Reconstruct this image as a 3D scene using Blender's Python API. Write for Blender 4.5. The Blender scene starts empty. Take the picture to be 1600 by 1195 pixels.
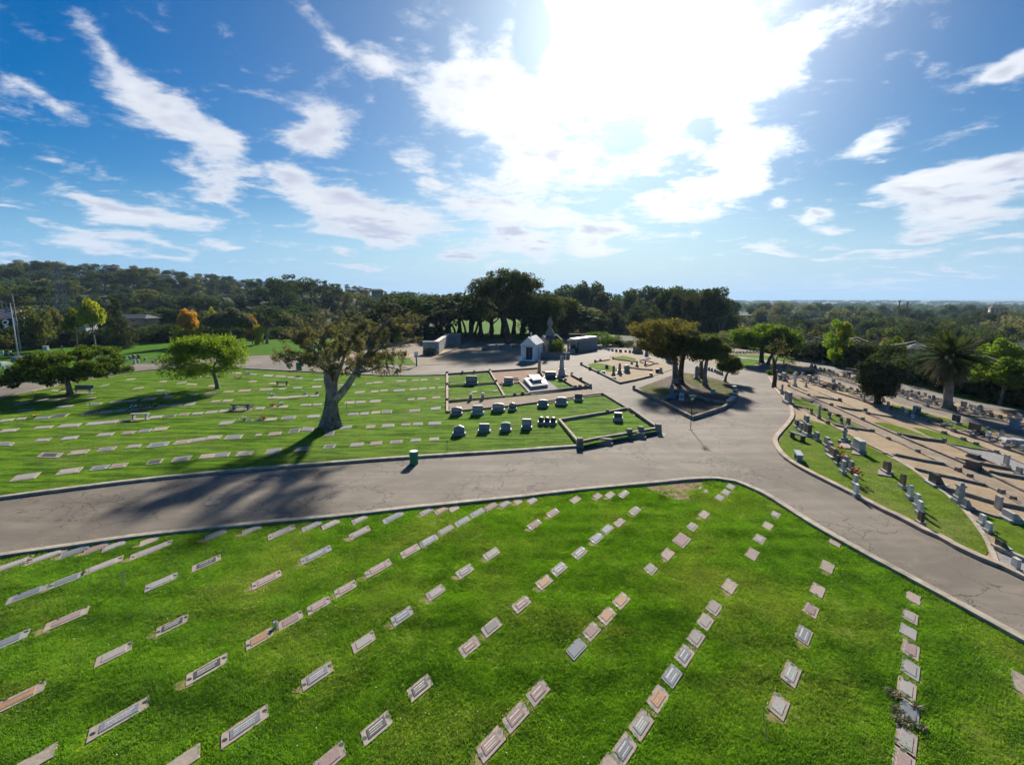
import bpy, bmesh, math, random
import numpy as np
from mathutils import Vector, Matrix, noise as mnoise
random.seed(7); RNG = np.random.default_rng(7)
R = math.radians
scene = bpy.context.scene
col = scene.collection

# ---------------------------------------------------------------- camera
H = 12.0                      # drone height above the road, metres
PITCH = math.atan(132.5 / 800.0)
cam_d = bpy.data.cameras.new('camera'); cam = bpy.data.objects.new('camera', cam_d); col.objects.link(cam)
cam.location = (0, 0, H); cam.rotation_euler = (R(90) - PITCH, 0, 0)
cam_d.sensor_width = 36; cam_d.lens = 18.0; cam_d.clip_start = 0.5; cam_d.clip_end = 200000
scene.camera = cam

# ---------------------------------------------------------------- light
SUN_AZ, SUN_EL = R(8.0), R(26.0)
sun_d = bpy.data.lights.new('sun', 'SUN'); sun = bpy.data.objects.new('sun', sun_d); col.objects.link(sun)
sun_d.energy = 4.2; sun_d.angle = R(3.0); sun_d.color = (1.0, 0.93, 0.82)
SUN_DIR = Vector((math.sin(SUN_AZ) * math.cos(SUN_EL), math.cos(SUN_AZ) * math.cos(SUN_EL), math.sin(SUN_EL)))
sun.rotation_euler = (-SUN_DIR).to_track_quat('-Z', 'Y').to_euler()
sun.location = (20, 60, 60)
scene.view_settings.view_transform = 'Standard'; scene.view_settings.look = 'None'
scene.view_settings.exposure = 1.12; scene.view_settings.gamma = 1.0
scene.view_settings.use_curve_mapping = False
scene.cycles.max_bounces = 5; scene.cycles.transparent_max_bounces = 6; scene.cycles.volume_bounces = 0
scene.cycles.diffuse_bounces = 2; scene.cycles.glossy_bounces = 2; scene.cycles.transmission_bounces = 2
scene.cycles.use_denoising = True; scene.cycles.use_adaptive_sampling = True; scene.cycles.adaptive_threshold = 0.025
scene.cycles.caustics_reflective = False; scene.cycles.caustics_refractive = False

def P(px, py, z=0.0):
    """point of the plane at height z seen at pixel (px, py) of the 1600 x 1195 photograph"""
    x = px - 800.0; u = 597.5 - py; c, s = math.cos(PITCH), math.sin(PITCH)
    d = (x, 800.0 * c + u * s, -800.0 * s + u * c)
    t = (z - H) / d[2]
    return Vector((d[0] * t, d[1] * t, z))
def ray(px, py):
    x = px - 800.0; u = 597.5 - py; c, s = math.cos(PITCH), math.sin(PITCH)
    return Vector((x, 800.0 * c + u * s, -800.0 * s + u * c)).normalized()
def at_dist(px, py, D):
    """point at horizontal distance D on the line of sight"""
    d = ray(px, py); t = D / math.hypot(d.x, d.y)
    return Vector((d.x * t, d.y * t, H + d.z * t))
def px_per_m(p):
    c, s = math.cos(PITCH), math.sin(PITCH)
    return 800.0 / (p[1] * c - (p[2] - H) * s)

# ---------------------------------------------------------------- node helpers
class NT:
    def __init__(self, tree): self.t = tree; self.n = tree.nodes; self.l = tree.links
    def node(self, typ, **kw):
        nd = self.n.new(typ)
        ins = kw.pop('ins', {})
        for k, v in kw.items(): setattr(nd, k, v)
        for k, v in ins.items():
            if hasattr(v, 'is_linked') or isinstance(v, bpy.types.NodeSocket): self.l.new(v, nd.inputs[k])
            else: nd.inputs[k].default_value = v
        return nd
    def math(self, op, a, b=0.0, c=None, clamp=False):
        ins = {0: a, 1: b}
        if c is not None: ins[2] = c
        return self.node('ShaderNodeMath', operation=op, use_clamp=clamp, ins=ins).outputs[0]
    def mix(self, f, a, b, blend='MIX', clamp=False):
        nd = self.node('ShaderNodeMix', data_type='RGBA', blend_type=blend, clamp_result=clamp)
        for k, v in ((0, f), (6, a), (7, b)):
            if isinstance(v, bpy.types.NodeSocket): self.l.new(v, nd.inputs[k])
            else: nd.inputs[k].default_value = v if k == 0 else (tuple(v) + (1,))[:4]
        return nd.outputs[2]
    def noise(self, vec, scale, detail=4, rough=0.55, dist=0.0):
        nd = self.node('ShaderNodeTexNoise', ins={'Vector': vec, 'Scale': scale, 'Detail': detail, 'Roughness': rough, 'Distortion': dist})
        return nd.outputs[0]
    def maprange(self, v, a, b, c=0.0, d=1.0, smooth=False):
        return self.node('ShaderNodeMapRange', interpolation_type='SMOOTHSTEP' if smooth else 'LINEAR', ins={0: v, 1: a, 2: b, 3: c, 4: d}).outputs[0]

def new_mat(name):
    m = bpy.data.materials.new(name); m.use_nodes = True
    nt = NT(m.node_tree); nt.n.clear()
    out = nt.node('ShaderNodeOutputMaterial')
    return m, nt, out
def principled(nt, out, color, rough=0.8, spec=0.3, bump=None, bump_s=0.3, bump_d=0.02, metal=0.0):
    b = nt.node('ShaderNodeBsdfPrincipled')
    for k, v in (('Base Color', color), ('Roughness', rough), ('Specular IOR Level', spec), ('Metallic', metal)):
        if isinstance(v, bpy.types.NodeSocket): nt.l.new(v, b.inputs[k])
        else: b.inputs[k].default_value = (tuple(v) + (1,))[:4] if k == 'Base Color' else v
    if bump is not None:
        bn = nt.node('ShaderNodeBump', ins={'Strength': bump_s, 'Distance': bump_d, 'Height': bump})
        nt.l.new(bn.outputs[0], b.inputs['Normal'])
    nt.l.new(b.outputs[0], out.inputs[0])
    return b
def stone_mat(name, c, rough=0.75, var=0.25, scale=6.0, stain=0.25, spec=0.3, vary=0.10):
    """weathered stone or concrete: grain, mottling, stains, and a small shift per object"""
    m, nt, out = new_mat(name)
    g = nt.node('ShaderNodeNewGeometry').outputs['Position']
    n1 = nt.noise(g, scale, 5, 0.65); n2 = nt.noise(g, scale * 9, 3, 0.7); n3 = nt.noise(g, scale * 0.35, 3, 0.6)
    dark = tuple(x * (1 - var * 1.6) for x in c); light = tuple(min(1, x * (1 + var)) for x in c)
    colr = nt.mix(nt.maprange(n1, 0.3, 0.7), dark, light)
    colr = nt.mix(nt.math('MULTIPLY', nt.maprange(n3, 0.5, 0.72), stain), colr, (0.09, 0.075, 0.055))
    colr = nt.mix(nt.math('MULTIPLY', nt.maprange(n2, 0.55, 0.8), 0.5), colr, tuple(x * 0.55 for x in c))
    rnd = nt.node('ShaderNodeObjectInfo').outputs['Random']
    hsv = nt.node('ShaderNodeHueSaturation', ins={'Value': nt.maprange(rnd, 0, 1, 1 - vary, 1 + vary), 'Color': colr})
    principled(nt, out, hsv.outputs[0], rough, spec, n2, 0.35, 0.01)
    return m
def plain_mat(name, c, rough=0.6, spec=0.4, metal=0.0, var=0.12):
    m, nt, out = new_mat(name)
    g = nt.node('ShaderNodeNewGeometry').outputs['Position']
    n1 = nt.noise(g, 11.0, 4, 0.6)
    colr = nt.mix(nt.maprange(n1, 0.3, 0.7), tuple(x * (1 - var) for x in c), tuple(min(1, x * (1 + var)) for x in c))
    principled(nt, out, colr, rough, spec, metal=metal)
    return m

# ---------------------------------------------------------------- world: Nishita sky with clouds high above everything
world = bpy.data.worlds.new('World'); scene.world = world; world.use_nodes = True
w = NT(world.node_tree); w.n.clear()
w_out = w.node('ShaderNodeOutputWorld'); w_bg = w.node('ShaderNodeBackground')
w.l.new(w_bg.outputs[0], w_out.inputs[0])
sky = w.node('ShaderNodeTexSky', sky_type='NISHITA', sun_disc=False, sun_elevation=SUN_EL, sun_rotation=SUN_AZ,
             altitude=0.0, air_density=1.0, dust_density=0.6, ozone_density=2.5)
tc = w.node('ShaderNodeTexCoord').outputs['Generated']
sep = w.node('ShaderNodeSeparateXYZ', ins={0: tc})
X, Y, Z = sep.outputs
az = w.math('ARCTAN2', X, Y)                       # 0 straight ahead, + to the right
el = w.math('ARCSINE', Z)
zc = w.math('MAXIMUM', Z, 0.0)
# clouds live on a high plane: perspective squeezes them towards the horizon
inv = w.math('DIVIDE', 1.0, w.math('ADD', zc, 0.15))
pl = w.node('ShaderNodeCombineXYZ', ins={0: w.math('MULTIPLY', X, inv), 1: w.math('MULTIPLY', Y, inv), 2: 0.0}).outputs[0]
cosun = w.node('ShaderNodeVectorMath', operation='DOT_PRODUCT', ins={0: tc, 1: (math.sin(R(17)) * math.cos(R(28)), math.cos(R(17)) * math.cos(R(28)), math.sin(R(28)))}).outputs['Value']
ang = w.math('ARCCOSINE', w.math('MINIMUM', cosun, 1.0))   # angle from the sun, radians
warp = w.node('ShaderNodeTexNoise', ins={'Vector': pl, 'Scale': 1.1, 'Detail': 2.0, 'Roughness': 0.55})
dirn = w.node('ShaderNodeCombineXYZ', ins={0: az, 1: el, 2: 0.0}).outputs[0]
wv = w.node('ShaderNodeVectorMath', operation='MULTIPLY', ins={0: w.node('ShaderNodeVectorMath', operation='SUBTRACT', ins={0: warp.outputs['Color'], 1: (0.5, 0.5, 0.5)}).outputs[0], 1: (0.22, 0.13, 0.0)}).outputs[0]
dirw = w.node('ShaderNodeVectorMath', operation='ADD', ins={0: dirn, 1: wv}).outputs[0]
def sky_ae(px, py):
    d = ray(px, py); return math.atan2(d.x, d.y), math.asin(d.z)
# (photo x, y, half width, half height, tilt in degrees, weight)
CLOUDS = [(290,180,165,60,-30,1.1),(150,90,140,22,-42,.42),(390,215,50,35,-20,.7),(510,60,110,34,-42,.6),(590,100,60,32,-38,.62),(505,205,66,44,-32,.95),
          (230,322,175,40,-7,1.15),(130,300,70,20,-25,.7),(355,280,90,24,-15,.7),(150,373,105,18,-3,1.1),(260,388,60,9,-4,.6),(360,387,55,10,-3,1.1),(575,325,140,46,-22,1.1),(640,345,70,34,-10,.9),(470,285,50,26,-35,.6),
          (520,318,80,36,-20,.8),(600,360,100,24,0,.8),(560,408,75,11,0,1.1),(715,404,66,14,0,1.15),(520,385,30,10,0,.7),(40,130,80,30,-20,.4),(660,262,34,22,-20,.8),
          (760,130,150,150,10,.85),(980,40,210,150,0,1.15),(1080,170,210,120,25,.75),(850,250,150,90,0,.8),(1050,315,160,50,12,.85),(1200,100,160,45,32,.75),(670,190,90,50,0,.6),(845,50,30,75,-10,-1.6),(1090,195,55,30,-10,-1.0),(1000,270,60,20,0,-.3),(700,60,30,60,0,-.4),
          (740,310,90,50,0,.8),(820,355,100,50,0,.95),(920,375,65,24,0,1.05),(800,392,75,18,0,1.05),(1180,250,110,70,30,.8),(1250,310,36,16,20,.75),(1260,342,30,10,0,.8),(1215,380,66,10,2,1.15),
          (1570,95,70,34,32,.75),(1375,200,75,24,20,.9),(1370,235,30,12,15,.5),(1500,275,180,40,17,1.3),(1420,290,70,20,10,.85),(1480,328,180,28,8,1.25),(1545,370,70,13,4,.9),(1380,385,75,15,5,1.1),(1300,392,34,9,0,1.),(1430,397,60,11,4,1.),(1590,380,30,10,0,.8),
          (1500,415,180,7,1,.55),(1400,440,260,9,0,.45),(30,330,40,8,0,.5),(20,397,40,5,0,.6)]
mask = None
for (cx, cy, hw, hh, tilt, amp) in CLOUDS:
    a0, e0 = sky_ae(cx, cy); a1, e1 = sky_ae(cx + hw, cy); a2, e2 = sky_ae(cx, cy - hh)
    sa = max(0.01, abs(a1 - a0)) * 1.35; se = max(0.006, abs(e2 - e0)) * 1.45
    mp = w.node('ShaderNodeMapping', vector_type='TEXTURE', ins={0: dirw, 1: (a0, e0, 0), 2: (0, 0, R(tilt) * 0.8), 3: (sa, se, 1.0)})
    gr = w.node('ShaderNodeTexGradient', gradient_type='QUADRATIC_SPHERE', ins={0: mp.outputs[0]})
    v = w.math('MULTIPLY', gr.outputs[1], amp * 1.25)
    mask = v if mask is None else w.math('MAXIMUM', mask, v) if False else w.math('ADD', mask, v)
mask = w.math('MINIMUM', mask, 1.5)
f1 = w.noise(pl, 3.4, 6, 0.60, 0.4); f2 = w.noise(pl, 13.0, 4, 0.66, 0.3)
fb = w.math('ADD', w.math('MULTIPLY', f1, 0.72), w.math('MULTIPLY', f2, 0.28))
dens = w.math('ADD', mask, w.math('MULTIPLY', w.math('SUBTRACT', fb, 0.5), 2.7))
cover = w.maprange(dens, 0.10, 0.66, 0.0, 1.0, True)
thick = w.maprange(dens, 0.6, 1.7, 0.0, 1.0, True)
f3 = w.noise(w.node('ShaderNodeVectorMath', operation='ADD', ins={0: pl, 1: (3.1, 7.7, 0)}).outputs[0], 2.6, 3, 0.6, 0.3)
shade = w.math('MULTIPLY', w.maprange(f3, 0.44, 0.62, 0.0, 1.0, True), w.maprange(dens, 0.5, 1.1, 0.0, 1.0, True))
near = w.maprange(ang, 0.08, 0.62, 1.0, 0.0, True)
# sky colour: Nishita, deepened away from the sun
sk = w.node('ShaderNodeHueSaturation', ins={'Saturation': w.maprange(ang, 0.3, 1.2, 1.35, 1.85), 'Value': w.maprange(ang, 0.1, 1.2, 0.32, 0.40), 'Color': sky.outputs[0]}).outputs[0]
sk = w.mix(1.0, sk, (0.74, 0.98, 1.16), 'MULTIPLY')
hz = w.math('POWER', w.maprange(el, 0.0, 0.19, 1.0, 0.0), 1.4)
hcol = w.mix(w.maprange(ang, 0.4, 1.2, 1.0, 0.0), (1.15, 2.65, 4.9), (2.9, 4.0, 5.2))
sk = w.mix(w.math('MULTIPLY', hz, 1.0, clamp=True), sk, hcol)
lit = w.mix(near, (4.3, 4.5, 4.9), (7.5, 7.6, 7.6))
drk = w.mix(near, (2.9, 3.1, 3.9), (4.0, 4.2, 4.6))
cl = w.mix(w.math('MULTIPLY', shade, 0.9), lit, drk)
thin = w.math('MULTIPLY', cover, w.maprange(dens, 0.2, 1.0, 0.72, 1.0))
skc = w.mix(thin, sk, cl)
glow = w.math('POWER', w.maprange(ang, 0.0, 0.50, 1.0, 0.0), 2.6)
skc = w.mix(1.0, skc, w.node('ShaderNodeVectorMath', operation='SCALE', ins={0: (6.4, 6.5, 6.4), 'Scale': glow}).outputs[0], 'ADD')
skc = w.mix(w.math('MULTIPLY', hz, 0.3, clamp=True), skc, hcol)
w.l.new(skc, w_bg.inputs[0]); w_bg.inputs[1].default_value = 0.088
world.cycles.sampling_method = 'MANUAL'; world.cycles.sample_map_resolution = 512

# ---------------------------------------------------------------- mesh helpers
class MB:
    """collects faces for ONE mesh object"""
    def __init__(self): self.v = []; self.f = []; self.m = []
    def add(self, verts, faces, mi=0, M=None):
        b = len(self.v)
        for p in verts:
            p = Vector(p); self.v.append(tuple(M @ p) if M is not None else tuple(p))
        for f in faces: self.f.append([b + i for i in f]); self.m.append(mi)
        return self
    def box(self, c, s, mi=0, M=None, taper=1.0, tx=None):
        x, y, z = c; a, b, h = s[0] / 2, s[1] / 2, s[2] / 2; t = taper; u = taper if tx is None else tx
        vs = [(x - a, y - b, z - h), (x + a, y - b, z - h), (x + a, y + b, z - h), (x - a, y + b, z - h),
              (x - a * u, y - b * t, z + h), (x + a * u, y - b * t, z + h), (x + a * u, y + b * t, z + h), (x - a * u, y + b * t, z + h)]
        return self.add(vs, [(0, 3, 2, 1), (4, 5, 6, 7), (0, 1, 5, 4), (1, 2, 6, 5), (2, 3, 7, 6), (3, 0, 4, 7)], mi, M)
    def prism(self, poly, z0, z1, mi=0, M=None, inset=0.0):
        n = len(poly)
        if inset:
            cx = sum(p[0] for p in poly) / n; cy = sum(p[1] for p in poly) / n
            top = [(cx + (p[0] - cx) * (1 - inset), cy + (p[1] - cy) * (1 - inset)) for p in poly]
        else: top = poly
        vs = [(p[0], p[1], z0) for p in poly] + [(p[0], p[1], z1) for p in top]
        fs = [tuple(range(n - 1, -1, -1)), tuple(range(n, 2 * n))] + [(i, (i + 1) % n, n + (i + 1) % n, n + i) for i in range(n)]
        return self.add(vs, fs, mi, M)
    def slab(self, outline, y0, y1, mi=0, M=None):
        """upright outline in x, z pushed through y: headstones"""
        n = len(outline)
        vs = [(p[0], y0, p[1]) for p in outline] + [(p[0], y1, p[1]) for p in outline]
        fs = [tuple(range(n)), tuple(range(2 * n - 1, n - 1, -1))] + [(i, n + i, n + (i + 1) % n, (i + 1) % n) for i in range(n)]
        return self.add(vs, fs, mi, M)
    def lathe(self, prof, seg=10, c=(0, 0), mi=0, M=None):
        vs = []; fs = []
        for r, z in prof:
            for k in range(seg):
                a = 2 * math.pi * k / seg; vs.append((c[0] + r * math.cos(a), c[1] + r * math.sin(a), z))
        for i in range(len(prof) - 1):
            for k in range(seg):
                k2 = (k + 1) % seg; fs.append((i * seg + k, i * seg + k2, (i + 1) * seg + k2, (i + 1) * seg + k))
        fs.append(tuple(range(seg - 1, -1, -1))); fs.append(tuple((len(prof) - 1) * seg + k for k in range(seg)))
        return self.add(vs, fs, mi, M)
    def tube(self, pts, rad, seg=6, mi=0):
        pts = [Vector(p) for p in pts]; n = len(pts); vs = []; fs = []
        up = Vector((0.3, 0.2, 1)).normalized()
        for i, p in enumerate(pts):
            t = (pts[min(i + 1, n - 1)] - pts[max(i - 1, 0)])
            if t.length < 1e-9: t = Vector((0, 0, 1))
            t.normalize(); a = t.cross(Vector((1, 0, 0)) if abs(t.x) < 0.8 else up); a.normalize(); b = t.cross(a)
            r = rad[i] if hasattr(rad, '__len__') else rad
            for k in range(seg):
                th = 2 * math.pi * k / seg; vs.append(p + (a * math.cos(th) + b * math.sin(th)) * r)
        for i in range(n - 1):
            for k in range(seg):
                k2 = (k + 1) % seg; fs.append((i * seg + k, i * seg + k2, (i + 1) * seg + k2, (i + 1) * seg + k))
        fs.append(tuple(range(seg - 1, -1, -1))); fs.append(tuple((n - 1) * seg + k for k in range(seg)))
        return self.add(vs, fs, mi)
    def mesh(self, name, mats):
        me = bpy.data.meshes.new(name); me.from_pydata(self.v, [], self.f)
        for m in (mats if isinstance(mats, (list, tuple)) else [mats]): me.materials.append(m)
        if any(self.m): me.polygons.foreach_set('material_index', self.m)
        me.validate(); me.update(); return me
    def build(self, name, mats, parent=None, smooth=False):
        me = self.mesh(name, mats)
        if smooth: me.polygons.foreach_set('use_smooth', [True] * len(me.polygons))
        return link(name, me, parent)
def link(name, me, parent=None, loc=None, rz=None):
    o = bpy.data.objects.new(name, me); col.objects.link(o)
    if parent is not None: o.parent = parent
    if loc is not None: o.location = loc
    if rz is not None: o.rotation_euler = (0, 0, rz)
    return o
def tag(o, label, cat, group=None, kind=None):
    if label: o['label'] = label
    if cat: o['category'] = cat
    if group: o['group'] = group
    if kind: o['kind'] = kind
    return o
def thing(name, label, cat, loc=(0, 0, 0), rz=0.0, group=None, scale=1.0):
    o = bpy.data.objects.new(name, None); col.objects.link(o); o.empty_display_size = 0.3
    o.location = loc; o.rotation_euler = (0, 0, rz); o.scale = (scale,) * 3
    return tag(o, label, cat, group)
def clone(root, label=None, loc=None, rz=None, scale=None, group=None):
    r = root.copy(); col.objects.link(r)
    if label: r['label'] = label
    if group: r['group'] = group
    if loc is not None: r.location = loc
    if rz is not None: r.rotation_euler = (0, 0, rz)
    if scale is not None: r.scale = scale if hasattr(scale, '__len__') else (scale,) * 3
    for ch in list(root.children):
        c = ch.copy(); col.objects.link(c); c.parent = r
        for g in ch.children:
            d = g.copy(); col.objects.link(d); d.parent = c
    return r
from mathutils.geometry import tessellate_polygon
def sheet(name, pts, mat, kind='structure', thick=0.0):
    """flat piece of ground; pts are world points in order"""
    tris = tessellate_polygon([pts]); me = bpy.data.meshes.new(name)
    vs = [tuple(p) for p in pts]; fs = []
    for t in tris:
        a, b, c = (pts[i] for i in t)
        if (b - a).cross(c - a).z < 0: t = (t[0], t[2], t[1])
        fs.append(tuple(t))
    if thick:
        n = len(vs); vs += [(p[0], p[1], p[2] - thick) for p in pts]
        fs += [(i, (i + 1) % n, n + (i + 1) % n, n + i) for i in range(n)]
    me.from_pydata(vs, [], fs); me.materials.append(mat); me.update()
    o = link(name, me)
    if kind: o['kind'] = kind
    return o
def smooth_line(pts, step=1.0, closed=False):
    """Catmull-Rom through the points, resampled"""
    P_ = [Vector(p) for p in pts]; out = []; n = len(P_)
    for i in range(n if closed else n - 1):
        if closed: a, b, c, d = P_[i - 1], P_[i], P_[(i + 1) % n], P_[(i + 2) % n]
        else: a, b, c, d = P_[max(i - 1, 0)], P_[i], P_[i + 1], P_[min(i + 2, n - 1)]
        k = max(1, min(12, int((c - b).length / step)))
        for j in range(k):
            t = j / k
            out.append(0.5 * ((2 * b) + (c - a) * t + (2 * a - 5 * b + 4 * c - d) * t * t + (3 * b - a - 3 * c + d) * t ** 3))
    if not closed: out.append(P_[-1])
    return out
def strip(mb, line, wid, z0, z1, side=0.0, mi=0, jit=0.0):
    """kerb: rectangular section swept along a ground line; side -1..1 shifts it left or right"""
    n = len(line); vs = []; fs = []
    for i, p in enumerate(line):
        t = line[min(i + 1, n - 1)] - line[max(i - 1, 0)]; t.z = 0
        if t.length < 1e-6: t = Vector((1, 0, 0))
        t.normalize(); nr = Vector((-t.y, t.x, 0)); c = p + nr * side * wid / 2
        j = random.uniform(-jit, jit)
        a = c - nr * wid / 2; b = c + nr * wid / 2
        vs += [(a.x, a.y, z0), (b.x, b.y, z0), (b.x, b.y, z1 + j), (a.x, a.y, z1 + j)]
    for i in range(n - 1):
        o = i * 4; q = o + 4
        fs += [(o + 3, o + 2, q + 2, q + 3), (o + 1, q + 1, q + 2, o + 2), (o, o + 3, q + 3, q), (o, q, q + 1, o + 1)]
    fs += [(0, 1, 2, 3), (n * 4 - 1, n * 4 - 2, n * 4 - 3, n * 4 - 4)]
    mb.add(vs, fs, mi)
def inside(pt, poly):
    x, y = pt[0], pt[1]; r = False; n = len(poly); j = n - 1
    for i in range(n):
        xi, yi, xj, yj = poly[i][0], poly[i][1], poly[j][0], poly[j][1]
        if (yi > y) != (yj > y) and x < (xj - xi) * (y - yi) / (yj - yi) + xi: r = not r
        j = i
    return r
# ================================================================ MATERIALS OF THE GROUND
def mow_bands(nt, g):
    mp = nt.node('ShaderNodeMapping', ins={0: g, 2: (0, 0, R(-52)), 3: (0.05, 0.62, 1.0)})
    return nt.math('MULTIPLY', nt.math('SUBTRACT', nt.noise(mp.outputs[0], 1.0, 2, 0.5, 0.15), 0.5), 0.42)
def grass_mat(name, dark, mid, light, dry, dry_amt=0.35, mow_shade=0.5):
    m, nt, out = new_mat(name)
    g = nt.node('ShaderNodeNewGeometry').outputs['Position']
    big = nt.noise(g, 0.16, 4, 0.6, 0.5); med = nt.noise(g, 0.9, 5, 0.65); fine = nt.noise(g, 7.0, 5, 0.7); hair = nt.noise(g, 38.0, 3, 0.75)
    st = nt.node('ShaderNodeMapping', ins={0: g, 2: (0, 0, R(16)), 3: (0.25, 1.6, 1.0)})
    streak = nt.noise(st.outputs[0], 0.9, 3, 0.6, 0.3)
    v = nt.math('ADD', nt.math('MULTIPLY', med, 0.45), nt.math('MULTIPLY', fine, 0.55))
    v = nt.math('ADD', v, nt.math('MULTIPLY', nt.math('SUBTRACT', streak, 0.5), mow_shade))  # mowing streaks; on the middle lawn also painted shadows of uneven turf
    if 'near' in name: v = nt.math('ADD', v, mow_bands(nt, g))
    c = nt.mix(nt.maprange(v, 0.36, 0.52), dark, mid)
    c = nt.mix(nt.maprange(v, 0.50, 0.66), c, light)
    d = nt.math('MULTIPLY', nt.maprange(nt.math('ADD', nt.math('MULTIPLY', big, 0.7), nt.math('MULTIPLY', fine, 0.35)), 0.52, 0.68), dry_amt, clamp=True)
    c = nt.mix(d, c, dry)
    c = nt.mix(nt.math('MULTIPLY', nt.maprange(hair, 0.5, 0.75), 0.45), c, tuple(x * 0.35 for x in dark))
    b = principled(nt, out, c, 0.95, 0.03, nt.math('ADD', nt.math('MULTIPLY', fine, 0.6), nt.math('MULTIPLY', hair, 0.4)), 0.9, 0.12)
    return m
GR_NEAR = grass_mat('lawn_grass_near', (0.060, 0.110, 0.006), (0.125, 0.215, 0.010), (0.200, 0.300, 0.020), (0.310, 0.300, 0.10), 0.8, 0.5)
GR_MID = grass_mat('lawn_grass_middle', (0.045, 0.100, 0.006), (0.100, 0.200, 0.010), (0.160, 0.285, 0.016), (0.190, 0.230, 0.055), 0.5, 0.95)
GR_RIGHT = grass_mat('lawn_grass_right', (0.070, 0.110, 0.010), (0.120, 0.200, 0.012), (0.190, 0.290, 0.018), (0.260, 0.240, 0.090), 0.55, 0.2)
GR_FAR = grass_mat('lawn_grass_far', (0.045, 0.115, 0.006), (0.070, 0.175, 0.008), (0.095, 0.215, 0.012), (0.130, 0.210, 0.040), 0.4, 0.3)
GR_DRY = grass_mat('lawn_grass_dry', (0.060, 0.070, 0.020), (0.120, 0.130, 0.035), (0.200, 0.190, 0.070), (0.270, 0.220, 0.130), 0.9, 0.2)

def asphalt_mat(name, base, cracks=1.0):
    m, nt, out = new_mat(name)
    g = nt.node('ShaderNodeNewGeometry').outputs['Position']
    big = nt.noise(g, 0.11, 4, 0.6, 0.6); med = nt.noise(g, 0.7, 5, 0.65, 0.4); fine = nt.noise(g, 14.0, 4, 0.75)
    lane = nt.node('ShaderNodeMapping', ins={0: g, 2: (0, 0, R(-3)), 3: (0.05, 0.75, 1.0)})
    ln = nt.noise(lane.outputs[0], 0.9, 4, 0.6, 0.35)
    c = nt.mix(nt.maprange(big, 0.38, 0.62), tuple(x * 0.70 for x in base), tuple(x * 1.30 for x in base))
    c = nt.mix(nt.maprange(ln, 0.36, 0.64), nt.mix(0.85, c, (base[0] * 0.70, base[1] * 0.72, base[2] * 0.68)), c)
    c = nt.mix(nt.math('MULTIPLY', nt.maprange(med, 0.50, 0.66), 0.45), c, (base[0] * 1.3, base[1] * 1.2, base[2] * 1.10))
    c = nt.mix(nt.math('MULTIPLY', nt.maprange(fine, 0.45, 0.7), 0.4), c, tuple(x * 0.6 for x in base))
    wv = nt.node('ShaderNodeVectorMath', operation='ADD', ins={0: g, 1: nt.node('ShaderNodeVectorMath', operation='SCALE', ins={0: nt.node('ShaderNodeTexNoise', ins={'Vector': g, 'Scale': 0.8, 'Detail': 5.0}).outputs['Color'], 'Scale': 1.8}).outputs[0]})
    tot = None
    for sc_, wd, lo in ((0.30, 0.014, 0.50), (1.0, 0.035, 0.58)):
        vo = nt.node('ShaderNodeTexVoronoi', feature='DISTANCE_TO_EDGE', ins={'Vector': wv.outputs[0], 'Scale': sc_})
        ck = nt.maprange(vo.outputs[0], 0.0, wd, 1.0, 0.0, True)
        ck = nt.math('MULTIPLY', ck, nt.maprange(nt.noise(g, 0.22, 3, 0.6, 0.3), lo - 0.08, lo + 0.02, 0.0, 1.0))
        tot = ck if tot is None else nt.math('MAXIMUM', tot, ck)
    c = nt.mix(nt.math('MULTIPLY', tot, 0.75 * cracks), c, (0.035, 0.03, 0.027))
    principled(nt, out, c, 0.88, 0.25, nt.math('SUBTRACT', fine, tot), 0.4, 0.02)
    return m
ASPH = asphalt_mat('asphalt_old', (0.205, 0.172, 0.136))
ASPH2 = asphalt_mat('asphalt_grey', (0.20, 0.185, 0.17), 0.5)
def dirt_mat(name, a, b, dark, patch=0.4):
    m, nt, out = new_mat(name)
    g = nt.node('ShaderNodeNewGeometry').outputs['Position']
    n1 = nt.noise(g, 0.5, 5, 0.65, 0.4); n2 = nt.noise(g, 5.0, 5, 0.7); n3 = nt.noise(g, 26.0, 3, 0.7)
    c = nt.mix(nt.maprange(n1, 0.35, 0.65), a, b)
    c = nt.mix(nt.math('MULTIPLY', nt.maprange(n2, 0.5, 0.68), patch), c, dark)
    c = nt.mix(nt.math('MULTIPLY', nt.maprange(n3, 0.5, 0.7), 0.4), c, tuple(x * 0.7 for x in a))
    principled(nt, out, c, 0.95, 0.1, nt.math('ADD', n2, n3), 0.6, 0.05)
    return m
DIRT = dirt_mat('dry_tan_soil', (0.33, 0.245, 0.15), (0.43, 0.325, 0.205), (0.19, 0.14, 0.08))
DIRT_PALE = dirt_mat('pale_dry_soil', (0.34, 0.26, 0.17), (0.44, 0.34, 0.23), (0.24, 0.18, 0.11), 0.3)
DIRT_RED = dirt_mat('reddish_soil', (0.27, 0.165, 0.105), (0.34, 0.22, 0.15), (0.15, 0.10, 0.07))
DIRT_GREY = dirt_mat('grey_brown_soil', (0.26, 0.205, 0.145), (0.35, 0.28, 0.20), (0.12, 0.095, 0.07))
DIRT_DARK = dirt_mat('leaf_litter_soil', (0.085, 0.06, 0.042), (0.16, 0.11, 0.08), (0.05, 0.035, 0.028), 0.6)
GRAVEL = dirt_mat('grey_gravel', (0.27, 0.26, 0.25), (0.36, 0.35, 0.33), (0.13, 0.125, 0.12), 0.5)
LAND = dirt_mat('scrub_land', (0.035, 0.045, 0.018), (0.06, 0.065, 0.03), (0.02, 0.028, 0.012), 0.7)
CURB = stone_mat('kerb_concrete', (0.38, 0.325, 0.25), 0.9, 0.28, 1.6, 0.6)
CURB_D = stone_mat('kerb_dark_stone', (0.29, 0.24, 0.19), 0.9, 0.35, 1.5, 0.5)
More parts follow.
